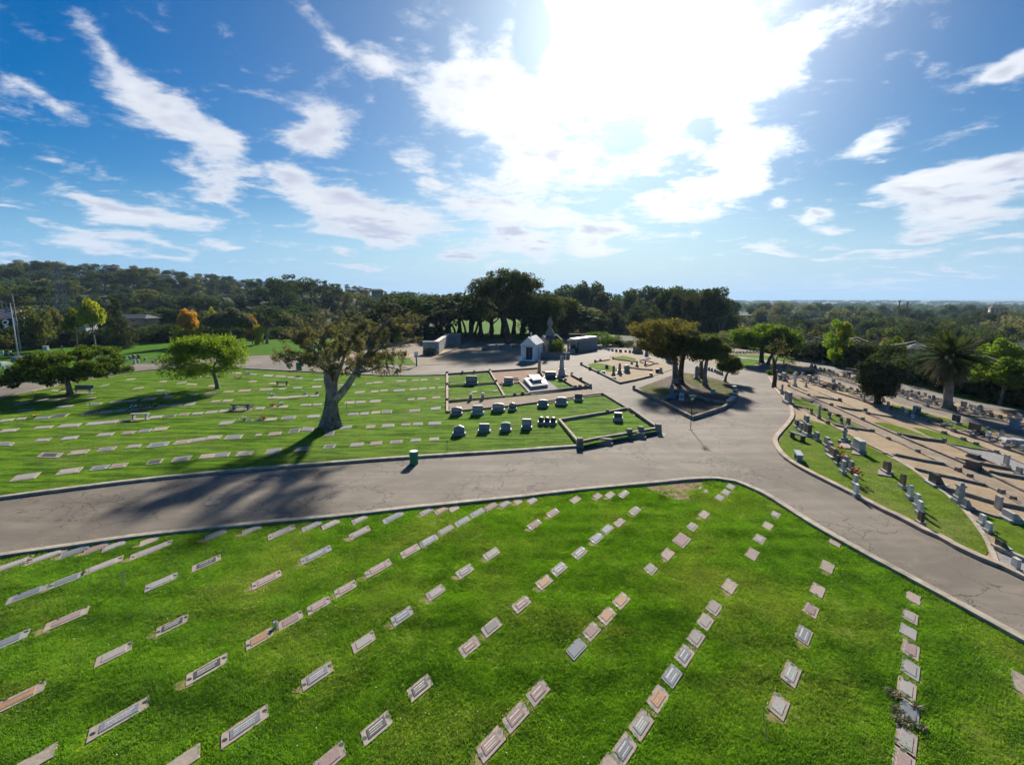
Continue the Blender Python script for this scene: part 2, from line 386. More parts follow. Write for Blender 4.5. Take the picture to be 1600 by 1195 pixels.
CURB_T = stone_mat('kerb_tan', (0.40, 0.31, 0.23), 0.9, 0.25, 1.3, 0.3)

# ================================================================ TERRAIN
RIDGE = [(-200, 416), (0, 414), (60, 414), (150, 418), (250, 424), (330, 432), (400, 436), (460, 436), (520, 438), (580, 446), (640, 456), (720, 464), (800, 468), (1700, 470)]
def ridge_z(a):
    """height of the hill crest 700 m out, by azimuth"""
    px = 800 + 811 * math.tan(max(-1.15, min(1.15, a)))
    px = max(-200, min(1699, px))
    for (x0, y0), (x1, y1) in zip(RIDGE, RIDGE[1:]):
        if x0 <= px <= x1:
            y = y0 + (y1 - y0) * (px - x0) / (x1 - x0); break
    return H + 700 * (465 - y) / 811.0 * math.cos(a) - 12.0
def sstep(a, b, x):
    t = min(1, max(0, (x - a) / (b - a))); return t * t * (3 - 2 * t)
def terr(x, y):
    r = math.hypot(x, y); a = math.atan2(x, y)
    flat = -0.35 + 0.32 * sstep(44, 54, r)
    left = sstep(R(8), R(-8), a) if a < R(90) else 0
    left = 1 - sstep(R(-8), R(4), a)
    if abs(a) > R(100): left = 0.5
    hz_ = ridge_z(a)
    zl = flat + (hz_ - flat) * sstep(200, 720, r) * left
    if r > 720: zl = flat + (hz_ * left - 45 * sstep(900, 6000, r)) if left > 0 else flat
    edge = 95 + 40 * sstep(R(35), R(10), a) if a > R(0) else 140
    edge = 172 - 88 * sstep(R(5), R(42), a)
    dr = -15.5 * sstep(edge, edge + 120, r) - 8 * sstep(500, 3000, r) - 22 * sstep(3000, 12000, r)
    z = zl * left + (flat + dr) * (1 - left)
    if r > 180: z += 2.0 * mnoise.noise(Vector((x * 0.006, y * 0.006, 0))) * min(1, (r - 180) / 200) * (1 if r < 3000 else 3)
    return z
def build_terrain():
    azs = [R(a) for a in np.concatenate([np.arange(-60, 60, 1.25), np.arange(60, 300, 8)])]
    rs = [0.5, 8, 20, 40, 44, 48, 54, 64] + list(np.geomspace(75, 13500, 62)); n = len(azs)
    vs = []; fs = []
    for r in rs:
        for a in azs: vs.append((r * math.sin(a), r * math.cos(a), terr(r * math.sin(a), r * math.cos(a))))
    for i in range(len(rs) - 1):
        for k in range(n):
            k2 = (k + 1) % n; fs.append((i * n + k, i * n + k2, (i + 1) * n + k2, (i + 1) * n + k))
    vs.append((0, 0, -0.35)); c = len(vs) - 1
    for k in range(n): fs.append((c, (k + 1) % n, k))
    me = bpy.data.meshes.new('ground'); me.from_pydata(vs, [], fs); me.validate(); me.update()
    me.polygons.foreach_set('use_smooth', [True] * len(me.polygons))
    return me
m, nt, out = new_mat('terrain_surface')
g = nt.node('ShaderNodeNewGeometry').outputs['Position']
r_ = nt.node('ShaderNodeVectorMath', operation='LENGTH', ins={0: g}).outputs['Value']
n1 = nt.noise(g, 0.004, 5, 0.6); n2 = nt.noise(g, 0.05, 5, 0.65); n3 = nt.noise(g, 1.2, 5, 0.7)
near_c = nt.mix(nt.maprange(n3, 0.35, 0.65), (0.24, 0.18, 0.115), (0.36, 0.27, 0.18))
wild = nt.mix(nt.maprange(n2, 0.35, 0.65), (0.022, 0.032, 0.013), (0.055, 0.060, 0.028))
town = nt.mix(nt.maprange(n1, 0.40, 0.62), (0.035, 0.048, 0.024), (0.15, 0.14, 0.11))
town = nt.mix(nt.maprange(n2, 0.45, 0.62), town, (0.045, 0.055, 0.032))
c = nt.mix(nt.maprange(r_, 120, 165), near_c, wild)
c = nt.mix(nt.maprange(r_, 1200, 2200), c, town)
principled(nt, out, c, 0.95, 0.1)
me = build_terrain(); me.materials.append(m)
tag(link('ground', me), None, None, kind='structure')
# the bay and the ocean beyond the coastal plain
m, nt, out = new_mat('sea_water')
g = nt.node('ShaderNodeNewGeometry').outputs['Position']
bn = nt.noise(g, 0.02, 4, 0.7)
principled(nt, out, (0.02, 0.05, 0.075), 0.30, 0.5, bn, 0.5, 8.0)
mb = MB(); azs = [R(a) for a in range(-60, 61, 6)]
vs = []
for r in (13200, 30000, 70000):
    for a in azs: vs.append((r * math.sin(a), r * math.cos(a), -52))
n = len(azs)
mb.add(vs, [(i * n + k, i * n + k + 1, (i + 1) * n + k + 1, (i + 1) * n + k) for i in range(2) for k in range(n - 1)])
o = mb.build('ocean', m); o['kind'] = 'structure'
# ================================================================ ROADS, LAWNS, KERBS
def PX(lst, z=0.0): return [P(x, y, z) for x, y in lst]
NEAR_CURB = [(-140, 884), (-60, 873), (0, 865), (100, 851), (238, 832), (400, 815.5), (525, 804), (641, 791), (800, 775), (900, 763.5), (1001, 754), (1076, 747), (1121, 745.6), (1151, 750.5), (1199, 771), (1250, 803), (1300, 833), (1413, 894), (1476, 927.6), (1526, 955), (1600, 995.4), (1700, 1048)]
FAR_CURB = [(-140, 799), (-70, 789), (0, 779.5), (125, 763), (251, 748), (399, 734), (525, 724), (641, 715.5), (799, 705.5), (904, 698)]
RIGHT_CURB = [(1199, 590), (1209, 606.5), (1214, 614), (1221.5, 621.6), (1230, 632), (1234, 640), (1234.8, 650.5), (1229, 660.5), (1218, 673), (1208.5, 684), (1207.5, 692), (1212.5, 703), (1225, 717), (1250, 733), (1281, 749), (1325, 771), (1376, 798), (1400, 809), (1437.6, 829), (1463, 840), (1488, 855), (1525.6, 873), (1563, 888), (1600, 906), (1700, 952)]
near_line = smooth_line(PX(NEAR_CURB), 0.8); far_line = smooth_line(PX(FAR_CURB), 1.0); right_line = smooth_line(PX(RIGHT_CURB), 0.8)
# asphalt of the whole junction, one sheet
road_pts = [Vector((p.x, p.y, 0)) for p in near_line] + [Vector((p.x, p.y, 0)) for p in reversed(right_line)]
road_pts += PX([(1197, 577), (1225, 576), (1260, 584), (1318, 600), (1380, 621), (1400, 629), (1463, 646), (1513, 661), (1557, 670), (1600, 683), (1700, 708), (1700, 690), (1600, 664), (1550, 652), (1500, 645), (1463, 636), (1420, 622), (1400, 615), (1340, 600), (1300, 588), (1262, 577), (1225, 568.5), (1190, 561), (1160, 566), (1130, 568), (1110, 568), (1078, 562), (1040, 553), (1000, 549), (960, 545), (931, 542), (900, 541.5), (860, 552), (800, 561), (740, 567), (690, 570), (651, 571.5), (576, 569), (520, 561), (433, 554.5), (383, 557), (264, 564.5), (186, 572), (90, 585), (0, 596), (-140, 612), (-140, 645)])
road_pts += PX([(-70, 635), (0, 621), (50, 611), (125, 594.6), (201, 582), (259, 576), (330, 574), (400, 577), (500, 582), (601, 587), (697, 586), (697, 643), (860, 628.5), (912, 620.5), (943, 617.5), (984, 642.5), (1027, 673), (1029, 678), (904, 698)])
road_pts += [Vector((p.x, p.y, 0)) for p in reversed(far_line[:-1])]
sheet('road', road_pts, ASPH)
LN = -0.11                                            # the near lawn lies below its kerb
sheet('near_lawn', PX([(-500, 920), (-140, 890), (0, 870), (100, 856), (238, 837), (400, 820), (525, 808), (641, 795), (800, 779), (900, 767.5), (1001, 758), (1076, 751), (1121, 749.6), (1151, 754.5), (1199, 775), (1250, 807), (1300, 837), (1413, 898), (1476, 932), (1526, 959), (1600, 999), (1700, 1052), (2300, 1400), (1900, 1900), (-300, 1900), (-1400, 1200)], LN), GR_NEAR)
LF = 0.12
far_poly = [(-140, 797), (-70, 787), (0, 777.5), (125, 761), (251, 746), (399, 732), (525, 722), (641, 713.5), (799, 703.5), (904, 696), (1027, 674), (984, 643.5), (943, 618.5), (912, 621.5), (860, 629.5), (699, 643), (697, 587), (601, 588), (500, 583), (400, 578), (330, 575), (259, 577), (201, 583), (125, 595.6), (50, 612), (0, 622), (-70, 636), (-140, 648)]
sheet('middle_lawn', PX(far_poly, LF - 0.01), GR_MID, thick=0.12)
mb = MB(); strip(mb, near_line, 0.36, -0.3, 0.04, -.5, jit=0.008); o = mb.build('near_kerb', CURB); o['kind'] = 'structure'
mb = MB(); strip(mb, far_line, 0.36, -0.1, 0.17, 0.1, jit=0.008); o = mb.build('middle_kerb', CURB); o['kind'] = 'structure'
mb = MB(); strip(mb, right_line, 0.36, -0.1, 0.17, 1, jit=0.008); o = mb.build('right_kerb', CURB_T); o['kind'] = 'structure'
mb = MB(); strip(mb, smooth_line(PX([(-140, 645), (-70, 635), (0, 621), (50, 611), (125, 594.6), (201, 582), (259, 576), (330, 574), (400, 577), (500, 582), (601, 587), (697, 586)]), 3), 0.25, -0.1, 0.15, -1); o = mb.build('upper_road_kerb', CURB); o['kind'] = 'structure'
# right cemetery: tan soil, then lawns on it
right_pts = [Vector((p.x, p.y, 0.02)) for p in right_line] + PX([(1700, 712), (1600, 683), (1513, 661), (1463, 646), (1400, 629), (1380, 621), (1318, 600), (1260, 584), (1225, 576.5), (1198, 578)], 0.02)
sheet('right_soil', right_pts, DIRT)
right2 = PX([(1262, 578), (1300, 589), (1340, 601), (1400, 616), (1463, 637), (1500, 646), (1550, 653), (1600, 665), (1700, 691), (1700, 672), (1600, 651), (1525, 634), (1475, 624.5), (1425, 610), (1400, 604), (1340, 588), (1300, 579), (1262, 571), (1235, 566.5), (1225, 568)], 0.02)
sheet('far_right_soil', right2, DIRT)
lane2 = PX([(1130, 558), (1180, 562), (1225, 567.5), (1262, 570.5), (1300, 578.5), (1340, 587.5), (1400, 603.5), (1475, 624), (1525, 633.5), (1600, 650.5), (1700, 671), (1700, 665), (1600, 641), (1498, 622), (1425, 602), (1400, 597), (1340, 578), (1300, 570), (1250, 561), (1180, 554.5), (1130, 553)], 0.01)
sheet('upper_lane', lane2, ASPH2)
sheet('verge_lawn', PX([(1250, 560.5), (1300, 569.5), (1340, 577), (1400, 596.5), (1425, 601.5), (1498, 621.5), (1600, 640.5), (1700, 664), (1700, 645), (1600, 626), (1500, 606), (1400, 584), (1340, 570), (1300, 564), (1250, 556)], 0.02), GR_MID)
def lawn(name, pts, z, m): return sheet(name, PX(pts, z), m)
lawn('upper_left_lawn', [(-140, 611), (0, 595), (90, 584), (186, 571), (264, 563.5), (383, 556), (433, 553.5), (520, 560), (560, 545), (560, 530), (400, 530), (200, 529), (100, 535), (50, 543), (-140, 552)], 0.02, GR_FAR)
lawn('small_lawn', [(573, 557), (640, 560), (652, 570.5), (576, 568)], 0.02, GR_MID)
lawn('oak_lawn', [(655, 531), (640, 497), (850, 497), (840, 531), (760, 528), (700, 524)], 0.03, GR_FAR)
lawn('corner_lawn', [(1130, 553), (1180, 554), (1250, 560.5), (1235, 566), (1190, 560.5), (1150, 556)], 0.03, GR_MID)
lawn('corner_lawn', [(1158, 575.5), (1174, 572), (1194, 563), (1170, 560), (1140, 562), (1140, 568)], 0.03, GR_MID)
lawn('bare_slope', [(651, 571), (690, 569.5), (740, 566.5), (800, 560.5), (860, 551.5), (905, 541), (905, 530), (840, 531), (760, 528), (700, 524), (655, 531), (600, 535), (575, 556), (640, 559)], 0.012, DIRT_GREY)
# island A and island B
ISA = [(908.5, 570), (938, 584), (968.8, 599.5), (995, 594), (1019, 588), (1050, 577), (1045, 570), (1020, 561), (990, 553), (962, 551), (953, 556), (951, 563), (930, 566)]
lawn('island_soil', ISA, 0.06, DIRT)
ISB = [(990.5, 608.5), (1031, 628), (1082, 655), (1128, 640), (1146, 628), (1149, 620), (1146, 608), (1138, 597), (1125, 593), (1090, 585), (1065, 581.5), (1040, 590), (1013, 600)]
lawn('island_litter', ISB, 0.06, DIRT_DARK)
lawn('island_lawn', [(918, 569.5), (930, 567), (948, 569), (963, 575), (965, 580), (935, 580)], 0.08, GR_MID)
lawn('island_lawn', [(958, 558), (975, 556), (993, 560), (994, 565), (975, 563), (958, 561)], 0.08, GR_RIGHT)
lawn('island_lawn', [(996, 608), (1020, 600), (1046, 604), (1055, 612), (1040, 626), (1031, 626)], 0.08, GR_DRY)
lawn('island_lawn', [(1068, 583), (1090, 587), (1112, 593), (1136, 598.5), (1144, 609), (1145, 621), (1105, 608), (1078, 600), (1066, 592)], 0.08, GR_DRY)
# ================================================================ FLAT GRAVE MARKERS
M_PALE = stone_mat('marker_pale_concrete', (0.37, 0.315, 0.25), 0.95, 0.16, 9, 0.25, 0.06)
M_GREY = stone_mat('marker_grey_granite', (0.31, 0.30, 0.285), 0.92, 0.14, 12, 0.12, 0.08)
M_PINK = stone_mat('marker_pink_granite', (0.37, 0.295, 0.25), 0.92, 0.14, 12, 0.12, 0.08)
I_DARK = stone_mat('plaque_dark', (0.055, 0.060, 0.066), 0.6, 0.2, 14, 0.05, 0.2)
I_BLUE = stone_mat('plaque_blue_grey', (0.17, 0.19, 0.215), 0.7, 0.15, 14, 0.05, 0.12)
I_PINK = stone_mat('plaque_dusty_pink', (0.30, 0.22, 0.20), 0.85, 0.15, 14, 0.05, 0.08)
I_ORNG = stone_mat('plaque_bronze_orange', (0.37, 0.22, 0.125), 0.7, 0.15, 14, 0.05, 0.1)
I_PALE = stone_mat('plaque_pale_grey', (0.33, 0.315, 0.29), 0.9, 0.12, 14, 0.05, 0.06)
I_GREEN = stone_mat('plaque_grey_green', (0.25, 0.275, 0.25), 0.85, 0.15, 14, 0.05)
HOLE = plain_mat('vase_hole_dark', (0.012, 0.011, 0.010), 0.6)
LETTER = plain_mat('engraving_light', (0.50, 0.47, 0.40), 0.7)
LETTER_D = plain_mat('engraving_dark', (0.16, 0.13, 0.11), 0.7)
WORN = dirt_mat('worn_dry_turf', (0.24, 0.21, 0.075), (0.32, 0.26, 0.13), (0.13, 0.14, 0.04), 0.4)
FR = {'g': (M_GREY, 'grey'), 't': (M_PALE, 'pale tan'), 'p': (M_PINK, 'pink')}
IN = {'d': (I_DARK, 'dark plaque'), 'b': (I_BLUE, 'blue-grey plaque'), 'p': (I_PINK, 'dusty pink plaque'), 'o': (I_ORNG, 'orange bronze plaque'),
      'w': (I_PALE, 'pale engraved face'), 'e': (I_GREEN, 'grey-green plaque'), 'n': (None, 'plain face')}
ORD = ['', 'first', 'second', 'third', 'fourth', 'fifth', 'sixth', 'seventh', 'eighth', 'ninth', 'tenth', 'eleventh', 'twelfth', 'thirteenth', 'fourteenth', 'fifteenth', 'sixteenth', 'seventeenth', 'eighteenth', 'nineteenth', 'twentieth', 'twenty-first', 'twenty-second', 'twenty-third', 'twenty-fourth', 'twenty-fifth', 'twenty-sixth', 'twenty-seventh', 'twenty-eighth', 'twenty-ninth', 'thirtieth']
# the rows lie on gently sloping turf: plane of the rows, found from the photo's stones
_f, _p, _nx, _ny, _al = 530.07, 0.233924, -0.003772, -0.177293, 0.679978
_n = Vector((_nx, _ny, 1)); _c, _s = math.cos(_p), math.sin(_p)
_e1 = Vector((1, 0, -_nx)).normalized(); _e2 = _n.normalized().cross(_e1)
def _to(px, py):
    x = px - 800; u = 597.5 - py; d = Vector((x, _f * _c + u * _s, -_f * _s + u * _c)); g = d * (-1 / d.dot(_n)); return Vector((g.dot(_e1), g.dot(_e2)))
_o = _n * (-1 / _n.dot(_n))
def _back(q):
    g = _e1 * q.x + _e2 * q.y + _n.normalized() * _o.length * -1
    y = g.y * _c - g.z * _s; z = g.y * _s + g.z * _c
    return 800 + _f * g.x / y, 597.5 - _f * z / y
_u = Vector((math.cos(_al), math.sin(_al))); _v = Vector((-_u.y, _u.x))
def row_vectors(cx, cy, L, W, z):
    """centre and half vectors (along the row, across it) of a marker on the near lawn"""
    q = _to(cx, cy); c = P(*_back(q), z)
    a = (P(*_back(q + _u * L / 2), z) - P(*_back(q - _u * L / 2), z)) / 2
    b = (P(*_back(q + _v * W / 2), z) - P(*_back(q - _v * W / 2), z)) / 2
    return c, a, b
MARKER_FOOT = []      # footprints, so that grass keeps off them
def marker(c, a, b, fr, inl, label, group, detail=True, holes=2, top=0.03, letters=0, rough=False, cat='grave marker', jig=None):
    a = a.copy(); b = b.copy()
    al_, bl_ = a.length, b.length
    def q(u, v): return (a.x * u + b.x * v, a.y * u + b.y * v)
    t = thing('grave_marker', label, cat, c, 0, group)
    mb = MB()
    k = 0.05
    oc = [(-1, -1), (1, -1), (1, 1), (-1, 1)]
    if rough:
        rr = random.Random(int(c.x * 100)); oc = [(-1, -.9), (-.4, -1), (.3, -.85), (1, -1), (.9, -.2), (1, .6), (.5, 1), (-.2, .86), (-.8, 1), (-1, .3)]
    bev = 0.012 / max(al_, 0.1); bev2 = 0.012 / max(bl_, 0.1)
    base = [q(u, v) for u, v in oc]
    topo = [q(u * (1 - bev), v * (1 - bev2)) for u, v in oc]; n = len(oc)
    vs = [(p[0], p[1], -0.10) for p in base] + [(p[0], p[1], top - 0.012) for p in base] + [(p[0], p[1], top) for p in topo]
    fs = [tuple(range(2 * n, 3 * n))] + [(i, (i + 1) % n, n + (i + 1) % n, n + i) for i in range(n)] + [(n + i, n + (i + 1) % n, 2 * n + (i + 1) % n, 2 * n + i) for i in range(n)]
    mb.add(vs, fs); mb.build('slab', FR[fr][0], t)
    if detail and IN[inl][0] is not None:
        ex = 0.66 if holes >= 1 else 0.84; ey = 0.62 if holes >= 1 else 0.74
        pb = MB(); w_ = [q(u * ex, v * ey) for u, v in ((-1, -1), (1, -1), (1, 1), (-1, 1))]
        pb.prism(w_, top - 0.004, top + 0.016, inset=0.04); po = pb.build('plaque', IN[inl][0], t)
        if letters:
            lb = MB(); rr = random.Random(int(abs(c.x * 37 + c.y * 11) * 10))
            rows = 3 if letters > 1 else 2
            for r_i in range(rows):
                v0 = ey * (0.5 - r_i * (1.0 / max(1, rows - 1))) * 0.95; u0 = -ex * 0.72
                end = ex * 0.72 * (1.0 if r_i == 0 else 0.8)
                while u0 < end:
                    wl = rr.uniform(0.05, 0.16) * ex; th = ey * (0.13 if r_i == 0 else 0.08)
                    e = min(u0 + wl, end)
                    lb.prism([q(x_, y_) for x_, y_ in ((u0, v0 - th), (e, v0 - th), (e, v0 + th), (u0, v0 + th))], top + 0.014, top + 0.019)
                    u0 = e + 0.03 * ex
            lo_ = lb.build('inscription', LETTER if inl in 'dbpe' else LETTER_D, po); lo_['kind'] = 'stuff'
    if detail:
        hs = {0: [], 1: [(0.84, 0.5)], 2: [(-0.84, -0.1), (0.84, 0.2)], 3: [(-0.45, 0.82), (0.8, 0.82)]}[holes]
        for (u, v) in hs:
            hb = MB(); r_ = min(0.07, 0.14 * al_ + 0.02); x_, y_ = q(u, v)
            if holes == 3: r_ *= 0.8
            hb.lathe([(r_, top - 0.01), (r_, top + 0.003)], 10, (x_, y_)); hb.lathe([(r_ * 1.25, top - 0.01), (r_ * 1.25, top + 0.0015)], 10, (x_, y_), 1)
            hb.build('vase_hole', [HOLE, I_GREEN], t)
    MARKER_FOOT.append((c.x, c.y, a.x, a.y, b.x, b.y))
    return t
L1, W1 = 0.053, 0.031
# rows of the near lawn, right to left, each from the road end down: (x, y, length factor, frame, plaque, holes, letters)
NEAR_ROWS = [
 ('row beside the right kerb', [(1427, 934, .8, 'p', 'n', 0, 0), (1421.7, 963.3, .82, 'p', 'w', 3, 0), (1419, 986.6, .78, 'g', 'n', 0, 0), (1422.7, 1015.5, .95, 'p', 'p', 2, 0), (1422.7, 1045.7, .95, 'g', 'w', 3, 0), (1416.7, 1076.3, 1., 'p', 'w', 2, 0), (1420.5, 1113, 1.05, 'g', 'b', 0, 0), (1416, 1157.4, 1.1, 'p', 'w', 3, 0), (1412, 1192, 1.1, 'p', 'p', 2, 0)]),
 ('second row from the right', [(1304, 848.6, .5, 't', 'n', 0, 0), (1292.5, 885.5, .95, 't', 'n', 0, 0), (1277.3, 922, .92, 'p', 'n', 2, 0), (1267, 953.3, .85, 'p', 'p', 2, 0), (1255.7, 991.7, .98, 't', 'b', 0, 1), (1235.9, 1053, 1.12, 'p', 'e', 2, 1), (1217, 1103.4, .95, 'p', 'w', 1, 0)]),
 ('third row from the right', [(1211.3, 804, .72, 't', 'w', 2, 0), (1199.5, 821.5, .78, 't', 'n', 1, 0), (1186.7, 842.3, .85, 't', 'w', 2, 0), (1175.4, 865.7, 1., 'p', 'n', 1, 0), (1140.2, 915.6, .98, 't', 'n', 2, 0), (1115.6, 949.7, .86, 'p', 'w', 2, 0), (1102, 971.6, .86, 't', 'w', 2, 0), (1087.5, 996.7, .9, 'p', 'w', 2, 0), (1069.4, 1024.3, 1., 'p', 'b', 2, 1), (1049.8, 1055.7, .95, 'g', 'b', 0, 1), (1028, 1091.4, 1.04, 'p', 'o', 2, 1), (1002, 1132.3, 1.06, 'p', 'e', 2, 2), (975, 1171.5, 1.05, 'p', 'b', 2, 1), (949, 1203, .9, 'p', 'n', 0, 0)]),
 ('row from the kerb corner', [(1141.5, 760.7, .75, 't', 'w', 0, 0), (1134, 769.5, .75, 'p', 'w', 0, 0), (1124.4, 777.8, .75, 't', 'w', 0, 0), (1100, 803.9, .88, 't', 'n', 0, 0), (1081.7, 823, .8, 't', 'w', 2, 0), (1065, 844, 1.15, 'p', 'p', 0, 0), (1043, 865.7, .92, 'p', 'n', 0, 0), (1016.7, 889.3, .75, 't', 'w', 2, 0), (970.7, 938.9, 1., 't', 'o', 2, 0), (948.7, 962, 1., 'p', 'o', 2, 0), (924.3, 986.6, .92, 't', 'p', 2, 0), (900.4, 1013.5, 1., 'g', 'b', 0, 0), (840.7, 1082, 1.02, 'p', 'p', 2, 1), (806, 1120, 1.1, 'p', 'p', 2, 1), (767, 1162.5, 1.12, 'p', 'p', 2, 2)]),
 ('row starting near the scuffed stone', [(992, 798.4, .95, 't', 'w', 2, 0), (967.7, 816.4, .95, 't', 'n', 0, 0), (948.6, 827.2, .95, 't', 'b', 0, 0), (932.3, 841, 1., 'g', 'b', 2, 0), (905.5, 864.2, 1.05, 't', 'b', 2, 1), (873.3, 889.3, 1.05, 't', 'b', 2, 1), (850.2, 909.6, 1., 't', 'o', 2, 0), (814.6, 944, 1.05, 't', 'p', 2, 1), (767.9, 979.9, 1.03, 't', 'd', 2, 0), (733.5, 1010.5, 1., 'p', 'p', 2, 1), (656, 1074.5, 1.05, 't', 'd', 2, 2), (588.3, 1137.3, 1.15, 't', 'd', 2, 2), (515, 1187, 1.1, 'p', 'p', 1, 0)]),
 ('row left of the scuffed stone', [(864, 801.6, 1., 't', 'p', 2, 0), (835.2, 819.7, 1.08, 't', 'p', 2, 0), (767.9, 865.7, 1.08, 't', 'd', 2, 0), (726.4, 892.5, 1.05, 't', 'b', 2, 1), (680.7, 925.9, 1.05, 'p', 'w', 2, 0), (628.5, 962.8, 1.12, 'g', 'b', 2, 1), (568.2, 1003, 1.08, 'p', 'w', 1, 0), (495.9, 1055.7, 1.27, 't', 'b', 2, 2), (383.5, 1134, 1.6, 'p', 'b', 2, 2), (281, 1193, 1.2, 't', 'n', 0, 0)]),
 ('longest diagonal row', [(974.5, 772, 1., 't', 'w', 2, 0), (953.2, 773.3, .85, 't', 'n', 0, 0), (933.8, 775, .7, 'p', 'n', 0, 0), (899.2, 780.8, .9, 't', 'n', 0, 0), (831.4, 782.8, .8, 'p', 'w', 0, 0), (809.5, 784, .6, 'p', 'n', 0, 0), (789, 787.8, .9, 't', 'w', 0, 0), (767, 791.8, 1.1, 'p', 'p', 0, 0), (745.8, 801.6, 1.12, 'g', 'b', 1, 0), (722.7, 815.2, 1.12, 'g', 'b', 1, 0), (696.8, 828.5, 1.1, 't', 'w', 0, 0), (669.9, 845.3, 1.2, 'g', 'b', 0, 1), (641, 861, 1.2, 't', 'p', 2, 1), (591.3, 888, 1.55, 't', 'p', 2, 1), (540, 920, 1.15, 't', 'p', 2, 1), (498, 946, 1.12, 'p', 'p', 2, 1), (454, 969.6, 1.1, 'p', 'p', 1, 0), (405.5, 998, 1.12, 't', 'o', 2, 0), (323.9, 1045.2, 1.5, 't', 'd', 2, 2), (187, 1122.3, 1.8, 't', 'b', 2, 2), (51, 1191, 1.2, 't', 'n', 0, 0)]),
 ('row left of the longest one', [(709.4, 794.6, .75, 'p', 'n', 0, 0), (689.3, 797.6, 1., 'p', 'o', 1, 0), (666.7, 799.6, 1., 't', 'w', 2, 0), (614.7, 808.4, 1.5, 'g', 'b', 1, 0), (562, 832.3, 1.35, 'p', 'w', 2, 0), (494.2, 866.7, 1.75, 'g', 'b', 2, 2), (417, 905.8, 1.45, 'p', 'p', 2, 1), (269.4, 976.6, 1.25, 't', 'd', 2, 2), (178.3, 1021.8, 1.25, 'p', 'w', 1, 0), (26, 1093, 1.6, 't', 'o', 3, 1)]),
 ('sparse left row', [(562.5, 811.7, 1.1, 't', 'w', 2, 0), (516.8, 819.2, 1.15, 't', 'w', 1, 0), (487.4, 822.2, 1.25, 'g', 'w', 1, 0), (440.2, 831.5, 1.6, 't', 'w', 2, 0), (322.7, 880, 1.4, 't', 'd', 1, 1), (252.3, 909.6, 1.4, 'g', 'w', 2, 0), (104.7, 967, 1.55, 't', 'p', 3, 0), (8, 1004.5, 1.5, 'g', 'b', 1, 0)]),
 ('row by the metal peg', [(393.5, 828, 1.1, 't', 'w', 0, 0), (337.7, 835.3, 1.15, 't', 'w', 0, 0), (237.3, 859.1, 2., 'p', 'w', 2, 0), (160.7, 883.8, 1.75, 'p', 'w', 2, 0), (104.2, 906.5, 1.4, 'g', 'b', 2, 0), (42.7, 928.4, 1.45, 'g', 'b', 3, 0)]),
 ('leftmost row', [(233.5, 845.3, .95, 't', 'n', 0, 0), (178.8, 852.9, 1.1, 'p', 'w', 0, 0), (150.7, 856.6, 1.1, 'p', 'p', 0, 0), (117.5, 861.6, 1.3, 'g', 'b', 0, 0), (72.8, 869.2, 1.75, 'p', 'w', 2, 0), (20.1, 881.7, 1.6, 'p', 'w', 1, 0)]),
]
for rname, lst in NEAR_ROWS:
    for i, (x, y, lf, fr, inl, ho, le) in enumerate(lst):
        wf = 1.0 if x < 1250 else 1.0
        if abs(x - 1065) < 1: wf = 1.35
        c, a, b = row_vectors(x, y, L1 * lf, W1 * wf * (0.92 if y < 830 else 1.0), LN)
        lab = '%s marker, %s, %s down the %s' % (FR[fr][1], IN[inl][1], ORD[i + 1], rname)
        marker(c, a, b, fr, inl, lab, 'flat markers on the near lawn', True, ho, 0.03, le, rough=(x, y) in ((1427, 934), (967.7, 816.4)))
for x, y, w_, lab in ((1093.8, 762, .5, 'small white flat stone on bare soil inside the kerb corner'), (1102.6, 766.2, .4, 'tiny white flat stone right beside another on bare soil'), (1597, 1068, 1.2, 'pale marker cut off by the right edge of the photo')):
    c, a, b = row_vectors(x, y, L1 * w_, W1 * (w_ if w_ < 1 else 1), LN)
    marker(c, a, b, 't', 'n', lab, 'flat markers on the near lawn', False, 0, 0.02)
